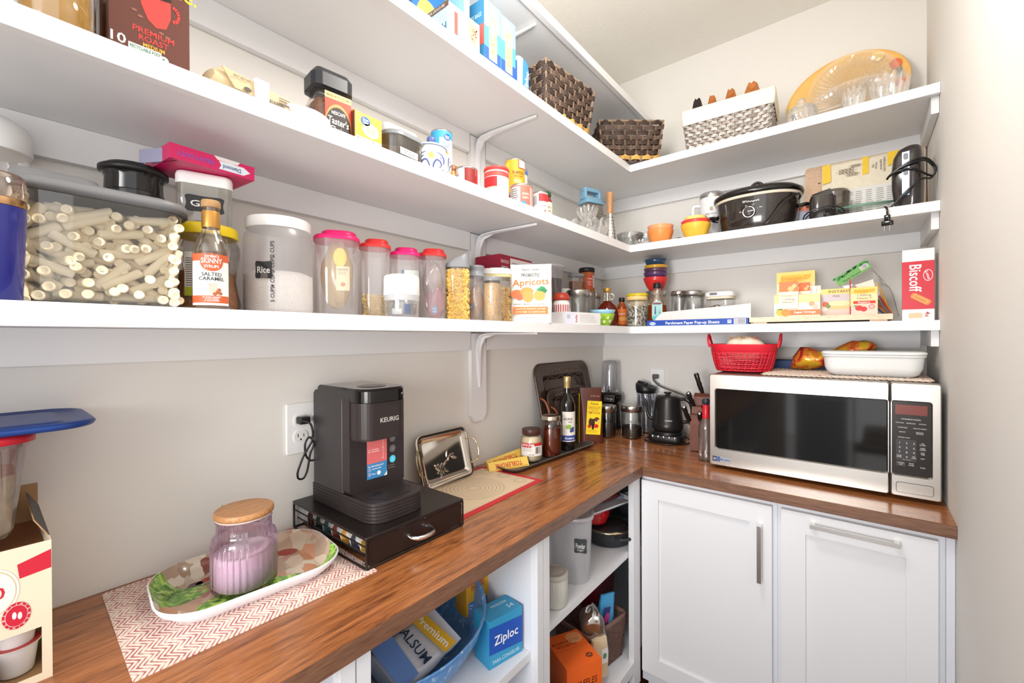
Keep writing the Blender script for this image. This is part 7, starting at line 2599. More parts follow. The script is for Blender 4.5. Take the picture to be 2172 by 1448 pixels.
part('lettering', g, t)
g = mG(GLOSSB)
g.tube(smooth_path([(.146, -.050, .105), (.150, -.070, .118), (.135, -.100, .110), (.108, -.118, .090), (.085, -.126, .060), (.062, -.130, .030), (.045, -.132, .010), (.040, -.128, .005)], 6), .0028, 7)
g.tube(smooth_path([(.150, -.045, .112), (.148, -.075, .122), (.130, -.105, .104), (.098, -.122, .075), (.072, -.130, .040), (.050, -.1335, .012)], 6), .0028, 7)
part('cord', g, t)
# jar with label hidden between
t = thing('vinegar_jar', 'white jar with orange and blue label between slow cooker and food chopper', 'jar', L2(.963, -.145))
part('jar', mG(M((226, 224, 226), .3)).lathe([(.034, 0), (.037, .003), (.037, .09), (.033, .10)], 34), t)
g = G(); g.T = Matrix.Rotation(.35, 4, 'Z'); g.wrap = .0373; g.pan(-.03, .03, .03, .075, -.0005, P_((200, 206, 226)), 10); g.pan(-.03, .03, .075, .094, -.0005, P_((236, 140, 100)), 10); g.txt('ORGANIC', 0, .068, .006, -.001, P_((190, 50, 50)), w=.03); lines(g, -.02, .02, .034, .06, 5, -.001, P_((90, 100, 160)))
part('label', g, t)
# food chopper
t = thing('food_chopper', 'small black electric food chopper with smoked clear bowl and coiled cord', 'chopper', L2(1.020, -.245), R(4))
g = mG(M((52, 46, 44), .2, coat=.4))
g.loft([[(x, y_, z) for x, y_ in rrect(.080*q, .085*q, .028, 6)] for z, q in ((0, 1), (.004, 1.02), (.090, 1.0), (.094, .97))])
part('motor_base', g, t)
g = mG(M((46, 42, 40), .25, coat=.3)); g.loft([[(-.036, -.036, .0945), (.030, -.040, .0945), (.030, .036, .0945), (-.036, .036, .0945)], [(-.030, -.030, .106), (.022, -.034, .118), (.022, .030, .118), (-.030, .030, .106)]], True, True, False)
part('cap', g, t)
g = mG(CL((206, 198, 190), .1, .2, .04, (170, 160, 150)))
g.lathe([(.042, .030), (.046, .034), (.050, .108), (.051, .112)], 40, (.034, .045), c1=False); g.lathe([(.051, .1122), (.045, .124), (.02, .128), (0, .1285)], 40, (.034, .045), c1=False)
part('clear_bowl', g, t)
g = mG(GLOSSB)
g.tube(smooth_path([(-.046, -.02, .004), (-.058, -.035, .012), (-.052, -.052, .030), (-.02, -.060, .044), (.025, -.060, .048), (.055, -.055, .036), (.062, -.048, .020), (.045, -.052, .026), (.02, -.058, .036), (.005, -.062, .030), (.012, -.064, .010), (.030, -.064, .006), (.042, -.060, .022), (.03, -.058, .038), (.0, -.060, .040), (-.03, -.058, .034), (-.05, -.048, .018), (-.056, -.04, .006), (-.070, -.05, .004)], 6), .0025, 7)
part('cord', g, t)
# glass turntable leaning flat
t = thing('glass_turntable', 'round glass microwave plate with greenish rim lying on a white lid', 'plate', L2(1.135, -.225))
part('under_lid', mG(M((236, 236, 236), .35)).lathe([(.060, 0), (.064, .004), (.060, .016), (.02, .020), (.02, .024), (0, .0245)], 40, c1=False), t, label='white plastic lid underneath')
g = mG(CL((226, 240, 234), .12, .04, .02)); 
T0 = Matrix.Translation((0, 0, .042)) @ Matrix.Rotation(R(10), 4, 'X'); g.T = T0
g.lathe([(.070, 0), (.082, .004), (.0835, .008), (.081, .0075), (.07, .004)], 48); part('glass', g, t)
g = mG(M((126, 176, 156), .1, trans=.5)); g.T = T0; g.lathe([(.0822, .0042), (.0845, .008), (.0838, .0100), (.082, .0085)], 48, c0=False, c1=False); part('rim', g, t, label='greenish glass rim')
# cardboard and flour bag standing at the back
t = thing('cutting_board', 'tan speckled board standing upright against the wall behind the food chopper', 'board', L2(1.132, -.030))
t.rotation_euler = (R(-2), 0, 0)
g = mG(M((222, 188, 158), .7, var=.12, vs=260)); g.ext([(a, .143+b) for a, b in rrect(.366, .284, .014, 5)], -.006, .006); part('board', g, t)
g = G(); g.dsc(-.135, .215, .005, .0025, -.0065, P_((50, 40, 36)), 10); g.pan(.150, .165, .272, .284, -.0065, P_((120, 60, 30))); part('marks', g, t)
t = thing('flour_bag', 'large cream paper flour bag with yellow stripes lying on its side', 'bag', L2(1.125, -.078))
g = mG(M((232, 222, 198), .6, var=.03, vs=60, bump=.3, bs=50))
rings = []
rr = random.Random(6)
for k in range(9):
    x_ = -.115+.230*k/8
    d = .018*(1-.3*abs(k-4)/4)
    rings.append([(x_, d*a+rr.uniform(-.001, .001), .132+.130*b+rr.uniform(-.001, .001)) for a, b in [(-1, -.96), (1, -.96), (1, .93), (.6, 1), (-.6, 1), (-1, .93)]])
g.loft(rings, True, True, False)
part('bag', g, t)
g = G(); y0 = -.0205
YB = P_((240, 198, 40))
g.pol([(-.113, .186), (-.086, .192), (-.088, .262), (-.113, .258)], y0, YB)
g.pol([(.010, .196), (.028, .199), (.028, .262), (.010, .262)], y0, YB)
g.pol([(.082, .212), (.116, .222), (.116, .262), (.082, .262)], y0, YB)
g.pan(-.110, .11, .015, .150, y0, P_((226, 224, 220)))
for k in range(7): lines(g, -.100+.03*k, -.078+.03*k, .02, .14, 16, y0-.0004, P_((150, 150, 150)), seed=k)
def wheat(cx, cz, s, m):
    for k in range(4):
        for sg in (-1, 1):
            a = R(35*sg)
            pts = [(cx+(-.012*k+q*math.cos(a))*s*-1, cz+sg*.0015+q*math.sin(a)*s*sg*sg) for q in (0,)]
            ex, ez = cx-.010*k*s, cz+sg*.005*s
            ring_ = [(ex+.0065*s*math.cos(b), ez+.0032*s*math.sin(b)) for b in [2*PI*q/12 for q in range(12)]]
            inn = [(ex+.0048*s*math.cos(b), ez+.0019*s*math.sin(b)) for b in [2*PI*q/12 for q in range(12)]]
            g.mat(m); vs = [(a_, y0-.0005, b_) for a_, b_ in ring_+inn]
            g.add(vs, [(q, (q+1) % 12, 12+(q+1) % 12, 12+q) for q in range(12)], False)
    g.pan(cx-.045*s, cx+.015*s, cz-.0005, cz+.0005, y0-.0005, m)
wheat(-.022, .222, 1.1, P_((110, 90, 70))); wheat(.0, .236, .7, P_((110, 90, 70))); wheat(-.008, .206, .8, P_((130, 110, 90)))
for s, x_ in (('16g', .042), ('Whole', .050), ('Ingredients', .064), ('UNBLEACHED', .073)): g.txt(s, x_, .222, .006, y0-.0004, P_((110, 96, 84)), rot=-90)
part('print', g, t)
# hand mixer standing on end
t = thing('hand_mixer', 'black electric hand mixer standing on end with cord wrapped round it', 'mixer', L2(1.253, -.275), R(-14))
g = mG(M((48, 42, 42), .14, coat=.5))
rings = []
for z, w, d, sh in ((0, .058, .062, 0), (.02, .066, .072, 0), (.07, .073, .084, -.002), (.13, .074, .086, -.002), (.17, .070, .080, 0), (.195, .058, .066, .004), (.205, .036, .044, .008)):
    rings.append([(x+sh, y_, z) for x, y_ in rrect(w, d, .020, 6)])
g.loft(rings)
part('body', g, t)
g = mG(M((96, 104, 122), .2, metal=.6)); g.loft([[(-.008, -.0425, z), (.010, -.0425, z), (.010, -.0455, z), (-.008, -.0455, z)] for z in (.04, .18)], True, True, False); part('control_strip', g, t, label='bluish steel control strip')
for z in (.165, .132, .115):
    g = mG(M((60, 66, 80), .3)); g.ext([(.001+a, z+b) for a, b in rrect(.011, .020 if z != .132 else .012, .005, 5)], -.048, -.0454); part('button', g, t)
g = mG(GLOSSB)
g.tube(smooth_path([(-.040, -.05, .110), (-.020, -.052, .125), (.015, -.052, .138), (.045, -.040, .140), (.060, -.018, .125), (.066, -.016, .105), (.056, -.020, .085), (.040, -.045, .082), (.015, -.054, .06), (-.01, -.055, .035), (-.03, -.055, .012), (-.038, -.060, .004)], 6), .0032, 7)
g.tube(smooth_path([(-.046, -.046, .104), (-.036, -.052, .114), (-.010, -.053, .132), (.020, -.052, .145), (.048, -.036, .146), (.066, -.014, .118), (.060, -.010, .094), (.045, -.03, .10), (.02, -.05, .12), (-.02, -.053, .120), (-.044, -.048, .108)], 6), .0032, 7)
g.tube(smooth_path([(-.038, -.060, .004), (-.044, -.078, .004), (-.040, -.096, .004), (-.033, -.108, -.006), (-.031, -.110, -.026)], 6), .0032, 7)
part('cord', g, t)
g = mG(GLOSSB)
g.T = Matrix.Translation((-.031, -.111, -.036))
g.rbox((0, 0, 0), (.016, .012, .020), .004, .003); g.rbox((0, 0, -.017), (.030, .014, .016), .005, .003)
g.mat(CHROME); g.box((-.0065, 0, -.033), (.0015, .006, .016)); g.box((.0065, 0, -.033), (.0015, .006, .016))
part('plug', g, t, label='two-prong plug hanging over the shelf edge')

# ================================================================ top shelf
def L1(x, y): return (x, y, Z1+.0004)
LB, MB_, DB_ = P_((168, 210, 232)), P_((70, 130, 206)), P_((30, 70, 160))
def bluebox(loc, w, d, h, label, col, deco, rz=None, side=None):
    t = thing('bag_box', label, 'box', loc, L90 if rz is None else rz)
    part('carton', mG(M(col, .42)).bb(-w/2, w/2, -d/2, d/2, 0, h), t)
    g = G(); deco(g, w, d, h, -d/2-.0004); part('print', g, t)
    if side:
        g = G(); g.T = Matrix.Translation((-w/2-.0004, 0, 0)) @ Matrix.Rotation(-L90, 4, 'Z'); side(g, d, h); part('side_print', g, t)
    return t
def f1(g, w, d, h, y):
    g.pan(-w*.30, -w*.20, h*.25, h*.85, y, P_((200, 70, 60))); g.pan(-w*.18, -w*.16, h*.25, h*.85, y, P_((60, 80, 110)))
    g.txt('FREEZER', -w*.06, h*.5, .010, y, P_((110, 140, 160)), rot=90, w=.05)
    g.pol([(w*.12, h*.50), (w*.42, h*.25), (w*.42, h*.85), (w*.12, h*1.0)], y, P_((244, 180, 120)))
    rr = random.Random(2)
    for _ in range(26): g.dsc(w*.30+rr.uniform(-.010, .012), h*.58+rr.uniform(-.02, .02), .003, .002, y-.0004, P_((230, 80+rr.randint(0, 60), 90)), 6)
def s1(g, d, h):
    g.pan(-.06, .06, h*.84, h, 0, P_((110, 84, 70)), 1); g.txt('280 COUNT BAGS', .01, h*.92, .007, -.0004, P_((230, 226, 220)), rot=180, w=.07)
    g.txt('GALLON', .0, h*.62, .017, -.0004, P_((236, 240, 244)), rot=180, w=.09); g.txt('FREEZER', .0, h*.36, .020, -.0004, P_((60, 110, 150)), rot=180, w=.10)
bluebox(L1(.245, -1.363), .118, .11, .098, 'torn light blue freezer bag box lying at the left, lettering upside down', (190, 218, 232), f1, side=s1)
bluebox(L1(.135, -1.39), .11, .10, .24, 'dark blue box standing behind the torn freezer bag box', (40, 96, 160), lambda g, w, d, h, y: (g.dsc(0, h*.5, .04, .05, y, P_((226, 180, 80)), 20), g.txt('Z', -w*.3, h*.8, .04, y-.0004, TW)))
bluebox(L1(.195, -1.3135), .022, .13, .26, 'slim pale blue box standing between the freezer box and the tall blue pair', (150, 200, 230), lambda g, w, d, h, y: (g.pan(-.004, .004, h*.1, h*.9, y, P_((206, 226, 240)))))
def f2(g, w, d, h, y):
    g.pan(-w/2, w/2, 0, h*.30, y, P_((44, 84, 190))); g.pan(-w/2, w/2, h*.30, h*.60, y, P_((80, 150, 220)))
    g.pan(-w*.22, w*.26, h*.14, h*.80, y-.0003, P_((236, 186, 130)))
    g.pan(-w*.08, w*.14, h*.56, h*.70, y-.0006, P_((246, 228, 206)))
    for k in range(3): g.pan(-w*.16, w*.2, h*(.48-.12*k), h*(.483-.12*k), y-.0006, P_((180, 120, 90)))
    for k in range(2): g.dsc(w*.02, h*(.42-.13*k), .006, .006, y-.0006, P_((150, 90, 90)), 14); g.dsc(w*.02, h*(.42-.13*k), .0048, .0048, y-.0009, P_((236, 186, 130)), 14)
    lines(g, -w*.14, w*.18, h*.16, h*.24, 3, y-.0006, P_((250, 236, 220)))
    g.txt('Great', 0, h*.92, .010, y-.0003, TW, rot=-8, w=w*.6); g.txt('Value', 0, h*.86, .008, y-.0003, TW, rot=-8, w=w*.5)
    g.txt('ziploc', 0, h*.06, .012, y-.0004, TW, w=w*.8)
def s2(g, d, h):
    g.pan(.0, d/2, .0, h, 0, P_((60, 130, 170)), 1); g.pan(.0, d/2, h*.32, h*.62, -.0004, P_((226, 96, 80)), 1)
    g.txt('75 BAGS', .045, h*.78, .012, -.0004, P_((200, 226, 240)), w=.04); g.txt('Z', .05, h*.1, .03, -.0004, TW)
bluebox(L1(.225, -1.2495), .070, .15, .190, 'tall blue bag box with orange panel, left one of the pair', (130, 196, 232), f2, side=s2)
bluebox(L1(.225, -1.1785), .068, .15, .186, 'tall blue bag box with orange panel, right one of the pair', (134, 200, 234), f2)
t = thing('bag_box', 'small rounded light and dark blue bag box next to the dark wicker basket', 'box', L1(.235, -1.105), L90)
o = [(-.034, 0), (.034, 0), (.034, .085), (.028, .102), (.014, .112), (-.010, .112), (-.026, .106), (-.034, .09)]
part('carton', mG(M((176, 216, 240), .4)).ext(o, -.06, .06), t)
g = G(); g.pol([(0, .0), (.034, 0), (.034, .085), (.028, .102), (.014, .112), (.004, .112)], -.0604, P_((60, 130, 214))); g.txt('Ziploc', .020, .045, .016, -.0608, TW, rot=80, w=.07); g.pan(-.0345, -.026, 0, .09, -.0605, P_((30, 80, 170)))
part('print', g, t)

# wicker baskets
WD = M((72, 56, 48), .55, var=.35, vs=25)
WD2 = M((96, 78, 68), .55, var=.35, vs=25)
WT = M((214, 170, 96), .55, var=.2, vs=30)
WE = M((150, 128, 106), .6, var=.25, vs=40)
STK = M((150, 122, 100), .6)
def wicker(t, W2, D2, w2, d2, H, cols, strand=.0036, pitch=.0205, st_n=(10, 7), rimm=WE):
    """W2,D2 size at the top, w2,d2 at the bottom"""
    def per(z, off=0):
        f = z/H
        w, d = w2+(W2-w2)*f+off*2, d2+(D2-d2)*f+off*2
        return w, d
    def pos(s, z, off):
        """s in stake units round the basket"""
        nx, ny = st_n
        w, d = per(z, off)
        tot = 2*(nx+ny)
        s %= tot
        if s < nx: return (-w/2+w*s/nx, -d/2, z)
        if s < nx+ny: return (w/2, -d/2+d*(s-nx)/ny, z)
        if s < 2*nx+ny: return (w/2-w*(s-nx-ny)/nx, d/2, z)
        return (-w/2, d/2-d*(s-2*nx-ny)/ny, z)
    tot = 2*(st_n[0]+st_n[1])
    rows = int((H-.006)/pitch+.3)
    pitch = (H-.008)/rows
    bodies = {}
    for q in range(rows):
        m = cols(q, rows)
        g = bodies.setdefault(m, mG(m))
        for k, dz in enumerate((-.33, 0, .33)):
            pts = []
            for i in range(tot*2):
                s = i/2
                ph = (1 if (int(s)+q) % 2 == 0 else -1) if i % 2 == 0 else 0
                off = .0052*ph
                z = .008+pitch*(q+.5)+dz*pitch*(.75+.25*abs(ph))+(.0015 if i % 4 == 0 else 0)
                pts.append(pos(s, z, off))
            g.tube(pts, strand, 5, closed=True)
    for i, g in enumerate(bodies.values()):
        part('weave', g, t, kind='stuff')
    g = mG(STK)
    for i in range(tot):
        for e in (-.08, .08):
            g.tube([pos(i+e, z, 0) for z in (.002, H*.5, H-.004)], .0014, 4)
    part('stakes', g, t, kind='stuff')
    g = mG(rimm)
    ww, dd = per(H)
    for k in range(3):
        pts = []
        n = 90
        for i in range(n):
            s = tot*i/n
            x_, y_, z = pos(s, H-.003, 0)
            pts.append((x_+.003*math.cos(i*1.5+k*2.1), y_+.003*math.cos(i*1.5+k*2.1), z+.003*math.sin(i*1.5+k*2.1)))
        g.tube(pts, .0026, 5, closed=True)
    for sx, sy in ((-1, -1), (1, -1), (1, 1), (-1, 1)):
        g.tube([(sx*(w2/2+.002), sy*(d2/2+.002), .002), (sx*(W2/2+.002), sy*(D2/2+.002), H)], .003, 6)
    part('rim', g, t)
    g = mG(cols(rows-2, rows)); g.bb(-w2/2+.003, w2/2-.003, -d2/2+.003, d2/2-.003, .001, .004); part('base', g, t)
dc = lambda q, r: WT if q == 0 else (WD if q % 2 else WD2)
a0 = R(83.8)
t = thing('wicker_basket', 'dark brown wicker basket with straw-coloured base bands beside the blue boxes', 'basket', (.318-.0975, -.830, Z1+.0006), a0)
wicker(t, .278, .185, .235, .15, .174, dc)
ctr = Vector((.352, -.4075, 0))+Vector((-math.sin(R(39)), math.cos(R(39)), 0))*.0975
t = thing('wicker_basket', 'dark brown wicker basket with straw-coloured base bands set diagonally in the corner', 'basket', (ctr.x, ctr.y, Z1+.0006), R(39))
wicker(t, .278, .185, .235, .15, .174, dc)
WG1, WG2 = M((206, 202, 198), .6, var=.3, vs=60), M((180, 174, 170), .6, var=.4, vs=60)
t = thing('lined_basket', 'whitewashed grey wicker basket with cream cloth liner full of bags', 'basket', (.700, -.212, Z1+.0006), R(4))
wicker(t, .325, .18, .295, .155, .150, lambda q, r: WG1 if q % 2 else WG2, .0026, .0125, (20, 11), M((120, 104, 94), .6, var=.4, vs=60))
g = mG(M((240, 232, 214), .85, bump=.5, bs=60))
rr = random.Random(9)
rings = []
for z, e in ((.118, .0045), (.121, .0065), (.150, .0065), (.178, .004), (.183, .001), (.178, -.004), (.140, -.008)):
    f = z/.15
    e += .0035 if z < .18 and e > 0 else 0
    o = rrect(.295+.030*f+2*e, .155+.025*f+2*e, .012, 8)
    rings.append([(x_+rr.uniform(-.0007, .0007), y_+rr.uniform(-.0007, .0007), z+rr.uniform(-.001, .001)) for x_, y_ in o])
g.loft(rings, False, False)
part('liner', g, t, label='cream cloth liner folded over the rim')
def coneb(x_, y_, z0, w, h, m, label, seed):
    w *= 1.35
    g = mG(m)
    rr = random.Random(seed)
    o = []
    base = [(w/2*math.cos(2*PI*k/8), w/3*math.sin(2*PI*k/8), 0) for k in range(8)]
    mid = [(w/2.3*math.cos(2*PI*k/8)*rr.uniform(.85, 1.1), w/3.4*math.sin(2*PI*k/8)*rr.uniform(.8, 1.1), h*.45) for k in range(8)]
    top = [(w/2.6*math.cos(2*PI*k/8)*.55+rr.uniform(-.002, .002), .0035*math.sin(2*PI*k/8), h*(.86+.1*math.cos(4*PI*k/8))) for k in range(8)]
    tip = [(w/9*math.cos(2*PI*k/8)+(.004 if k < 4 else -.004), .0014*math.sin(2*PI*k/8), h*(1+.05*(k % 3))) for k in range(8)]
    g.loft([base, mid, top, tip], True, True, False)
    tag(part('foil_bag', g, loc=(x_, y_, z0)), label, 'bag', 'bags poking out of the lined basket')
BRZ = M((196, 120, 66), .25, metal=.7)
coneb(.572, -.215, Z1+.165, .052, .100, M((56, 44, 46), .25, metal=.5), 'dark foil bag tip, leftmost above the cream liner', 1)
coneb(.632, -.215, Z1+.165, .038, .092, BRZ, 'narrow copper foil bag tip next to the dark one', 2)
coneb(.705, -.215, Z1+.165, .050, .094, BRZ, 'copper foil bag tip in the middle right of the liner', 3)
coneb(.785, -.215, Z1+.165, .060, .094, M((206, 130, 74), .25, metal=.7), 'widest copper foil bag tip with split top, rightmost', 4)
t = thing('hang_tag', 'small white and yellow tag box half hidden left of the grey lined basket', 'box', L1(.512, -.235))
part('card', mG(TW).bb(-.020, .016, -.010, .012, 0, .045), t)
part('stripe', mG(P_((226, 206, 60))).bb(-.012, .0165, -.0108, -.0101, .006, .026), t)

# oval tray on its edge and glassware
t = thing('oval_tray', 'large oval yellow-orange tray with handle slots leaning in the right corner', 'tray', L1(1.118, -.110))
t.rotation_euler = (R(-16), R(-13), 0)
g = mG(M((238, 184, 96), .35))
A, B = .196, .182
def ell(s, y, n=64): return [(A*s*math.cos(2*PI*k/n), y, .180+B*s*math.sin(2*PI*k/n)) for k in range(n)]
g.loft([ell(1, .004), ell(1, -.010), ell(.985, -.013), ell(.96, -.008)], False, False)
part('rim', g, t)
# floor of the tray with two handle slots
g = mG(M((236, 190, 112), .3, var=.05, vs=10))
n = 72
slots = []
def inslot(a): return abs(((a-0+180) % 360)-180) < 22 or abs(((a-180+180) % 360)-180) < 22
f1_ = []
def rp(s, k, y): return (A*s*math.cos(2*PI*k/n), y, .180+B*s*math.sin(2*PI*k/n))
for (s0, s1, sl) in ((.96, .90, False), (.90, .80, True), (.80, .66, False)):
    y0_, y1_ = -.008+(.96-s0)*.04, -.008+(.96-s1)*.04
    for k in range(n):
        if sl and inslot(360*(k+.5)/n): continue
        g.add([rp(s0, k, y0_), rp(s0, k+1, y0_), rp(s1, k+1, y1_), rp(s1, k, y1_), rp(s0, k, y0_+.003), rp(s0, k+1, y0_+.003), rp(s1, k+1, y1_+.003), rp(s1, k, y1_+.003)], [(0, 1, 2, 3), (7, 6, 5, 4), (0, 4, 5, 1), (2, 6, 7, 3), (0, 3, 7, 4), (1, 5, 6, 2)], False)
g.loft([[rp(.66, k, .004) for k in range(n)], [rp(.66, k, .007) for k in range(n)]])
part('floor', g, t)
for a, c in ((200, (236, 120, 70)), (207, (214, 90, 50)), (-22, (230, 110, 60)), (12, (232, 120, 76)), (165, (244, 214, 120)), (40, (246, 214, 130))):
    x_, z_ = A*.86*math.cos(R(a)), .180+B*.86*math.sin(R(a))
    part('painted_flower', G().dsc(x_, z_, .018, .022, -.0085, M(c, .3), 18), t)
CG = CL((250, 250, 249), .08, .16, .04, (250, 248, 244), .45)
def plate_up(loc, rx, ry, A, B, label, div=False, cut=1.0):
    t = thing('glass_platter', label, 'platter', loc)
    t.rotation_euler = (rx, ry, 0)
    g = mG(CG)
    n = 96
    rings = []
    for s, y_ in ((1, -.014), (.99, -.017), (.93, -.014), (.88, -.006), (.82, .0), (.3, .001), (.05, .001)):
        rings.append([(A*s*math.cos(2*PI*k/n)*(1+.006*math.cos(k*PI)), y_+(.0016*(-1)**k if .2 < s < .9 else 0), B+B*s*math.sin(2*PI*k/n)) for k in range(n)])
    g.loft(rings, False, True, False)
    part('dish', g, t)
    g = mG(CL((248, 248, 247), .16, .3, .03, (252, 250, 248), .5))
    if div:
        for a in (60, 180, 300):
            g.tube([(A*.12*math.cos(R(a)), -.006, B+B*.12*math.sin(R(a))), (A*.9*math.cos(R(a)), -.012, B+B*.9*math.sin(R(a)))], .003, 6)
        g.tube([(A*.14*math.cos(2*PI*k/20), -.007, B+B*.14*math.sin(2*PI*k/20)) for k in range(20)], .003, 6, closed=True)
    else:
        for k in range(28):
            a = 2*PI*k/28
            for cx in (-.35, .35):
                g.tube([(A*(cx+.05*math.cos(a)), -.002, B+B*.05*math.sin(a)+.01), (A*(cx+.34*math.cos(a)), -.0025, B+B*.40*math.sin(a)+.01)], .0011, 4)
    for k in range(70):
        a = 2*PI*k/70
        g.tube([(A*.86*math.cos(a), -.004, B+B*.86*math.sin(a)), (A*.68*math.cos(a+.08), -.001, B+B*.68*math.sin(a+.08))], .0009, 4)
    part('cut_pattern', g, t, kind='stuff')
    return t
plate_up(L1(1.115, -.155), R(-13), R(-4), .140, .158, 'rectangular-looking cut glass platter standing in front of the orange tray')
plate_up(L1(1.105, -.215), R(-26), R(-7), .150, .100, 'divided glass relish platter leaning in front of the cut glass platter', True)
crystal('crystal_goblet', L1(1.112, -.295), .020, .032, .072, 'small crystal goblet in front of the divided platter', 12, cat='glass')
crystal('crystal_vase', L1(1.205, -.285), .036, .052, .082, 'chunky cut crystal bowl at the right end of the top shelf', 14, cat='bowl')
t = thing('sugar_bowl', 'round ribbed crystal sugar bowl with knobbed lid, left of the orange tray', 'bowl', L1(.958, -.275))
CG2 = CL((248, 249, 249), .12, .18, .03, (250, 250, 250), .5)
g = mG(CG2).lathe([(.026, 0), (.032, .004), (.048, .030), (.050, .048), (.044, .064)], 96, c1=False, rib=lambda a, z: .035*math.cos(a*14+z*60)); part('bowl', g, t)
g = mG(CG2).lathe([(.045, .0645), (.046, .067), (.034, .078), (.014, .086), (.010, .090), (.014, .098), (.012, .106), (.004, .109)], 84, rib=lambda a, z: .03*math.cos(a*14)); part('lid', g, t)
# ================================================================ inside the open base cabinets
S_, B_, F_ = .604+.0004, .579+.0004, .205+.0004
# tall clear canister
t = thing('flour_canister', 'tall square-oval clear canister with white lid and chalk label in the open cabinet', 'food container', (.368, -.962, S_), face(.372, -.985)-.1)
g = mG(CL((250, 250, 252), .05, .55, .12, (250, 251, 254), .3))
g.prism(.158, .122, .05, [(0, .012), (.004, .008), (.195, 0), (.202, -.001)], 9, c1=False)
part('body', g, t)
g = mG(CL((240, 240, 242), .1, .8, .1, (240, 240, 244))); g.prism(.169, .133, .055, [(.2022, 0), (.2022, -.001), (.212, -.001), (.216, .002), (.2165, .008), (.213, .012)], 9); part('lid', g, t, label='white translucent lid')
g = G(); g.T = Matrix.Translation((.045, 0, 0)); chalk(g, 0, .130, .042, .048, -.0615, 'Powder', M((58, 60, 64), .5)); g.txt('sugar', 0, .118, .007, -.062, P_((200, 200, 200)))
part('chalk_label', g, t, label='dark chalk label')
t = thing('ribbed_canister', 'short light grey ribbed ceramic canister with flat lid at the cabinet shelf edge', 'canister', (.415, -1.115, S_))
CG_ = M((206, 204, 196), .4)
part('body', mG(CG_).lathe([(.034, 0), (.038, .003), (.0395, .008), (.0395, .078), (.038, .082)], 120, rib=lambda a, z: .022*math.cos(a*36) if .005 < z < .08 else 0), t)
part('lid', mG(M((186, 180, 172), .4)).lathe([(.0405, .0825), (.041, .084), (.041, .094), (.039, .0965), (.030, .0972), (.0295, .0966), (.026, .0966), (.025, .0970), (.0, .0970)], 48, c1=False), t)
t = thing('dark_lid_jar', 'clear jar with dark blue lid mostly hidden behind the cabinet stile', 'jar', (.420, -1.205, S_))
part('jar', mG(CLEARG).lathe([(.024, 0), (.026, .003), (.026, .042)], 30, c1=False), t)
part('lid', mG(M((44, 48, 66), .35)).lathe([(.027, .0425), (.028, .044), (.028, .064), (.026, .068)], 40), t)
part('knob', mG(PW).lathe([(.012, .0683), (.016, .072), (.018, .082), (.012, .090)], 24), t)
# pots
t = thing('cast_iron_pot', 'round black cast iron pot with domed lid in the cabinet', 'pot', (.352, -.640, S_), R(60))
IR = M((48, 48, 52), .45)
part('pot', mG(IR).lathe([(.078, 0), (.086, .004), (.096, .03), (.099, .052), (.101, .056)], 48), t)
g = mG(M((40, 36, 38), .12, coat=.5)).lathe([(.098, .0565), (.094, .064), (.07, .074), (.03, .080), (0, .081)], 44, c1=False); part('lid', g, t, label='glossy dark lid')
part('lid_rim', mG(M((206, 190, 160), .2, metal=1)).lathe([(.0985, .0562), (.100, .0575), (.0975, .0615), (.095, .0635)], 48, c0=False, c1=False), t)
for s in (-1, 1):
    part('side_handle', mG(IR).tube(smooth_path([(-.030, -s*.094, .046), (-.024, -s*.118, .048), (0, -s*.126, .048), (.024, -s*.118, .048), (.030, -s*.094, .046)], 4), .006, 6), t)
t = thing('red_pot', 'small bright red bowl pot with steel lid on top of the cast iron pot', 'pot', (.330, -.700, S_+.0825))
part('pot', mG(M((206, 26, 34), .2, coat=.5)).lathe([(.036, 0), (.042, .004), (.054, .040), (.056, .056), (.058, .058)], 40), t)
g = mG(STEEL).lathe([(.0585, .0583), (.060, .060), (.056, .066), (.03, .072), (0, .073)], 40, c1=False); part('lid', g, t)
t = thing('sheet_pan', 'white edged pan lying tilted on top of the pots under the counter', 'pan', (.330, -.740, S_+.170))
t.rotation_euler = (R(4), R(3), R(80))
part('pan', mG(M((226, 228, 236), .35)).prism(.30, .20, .03, [(0, .014), (.002, .010), (.014, 0), (.016, 0), (.014, .006), (.004, .016)], 5), t)
part('cloth', mG(M((110, 50, 56), .8, var=.3, vs=90)).prism(.16, .14, .05, [(.0165, .01), (.026, 0), (.034, .01), (.038, .04)], 5, c=(.04, 0)), t, label='maroon cloth lying in it')
t = thing('mesh_strainer', 'blue-grey rolled mesh sheet between the pan and the pots', 'mesh', (.385, -.640, S_+.150), R(70))
g = mG(M((150, 160, 190), .5)); g.tube([(-.12, 0, 0), (.12, 0, .012)], [.012, .016], 16)
part('roll', g, t)
g = mG(M((226, 230, 240), .4))
for k in range(26):
    x_ = -.118+.009*k; r_ = .012+.004*k/26+.0008
    g.tube([(x_, r_*math.cos(2*PI*q/16), .012*k/26+r_*math.sin(2*PI*q/16)) for q in range(16)], .0009, 4, closed=True)
part('mesh_wires', g, t, kind='stuff')
t = thing('glass_casserole', 'grey glass casserole at the dark right side of the cabinet', 'dish', (.33, -.44, S_))
g = mG(CL((190, 196, 206), .12, .25, .05, (120, 130, 150))); g.prism(.13, .075, .03, [(0, .006), (.003, .002), (.12, 0), (.125, -.002)], 6, c1=False); part('glass', g, t)

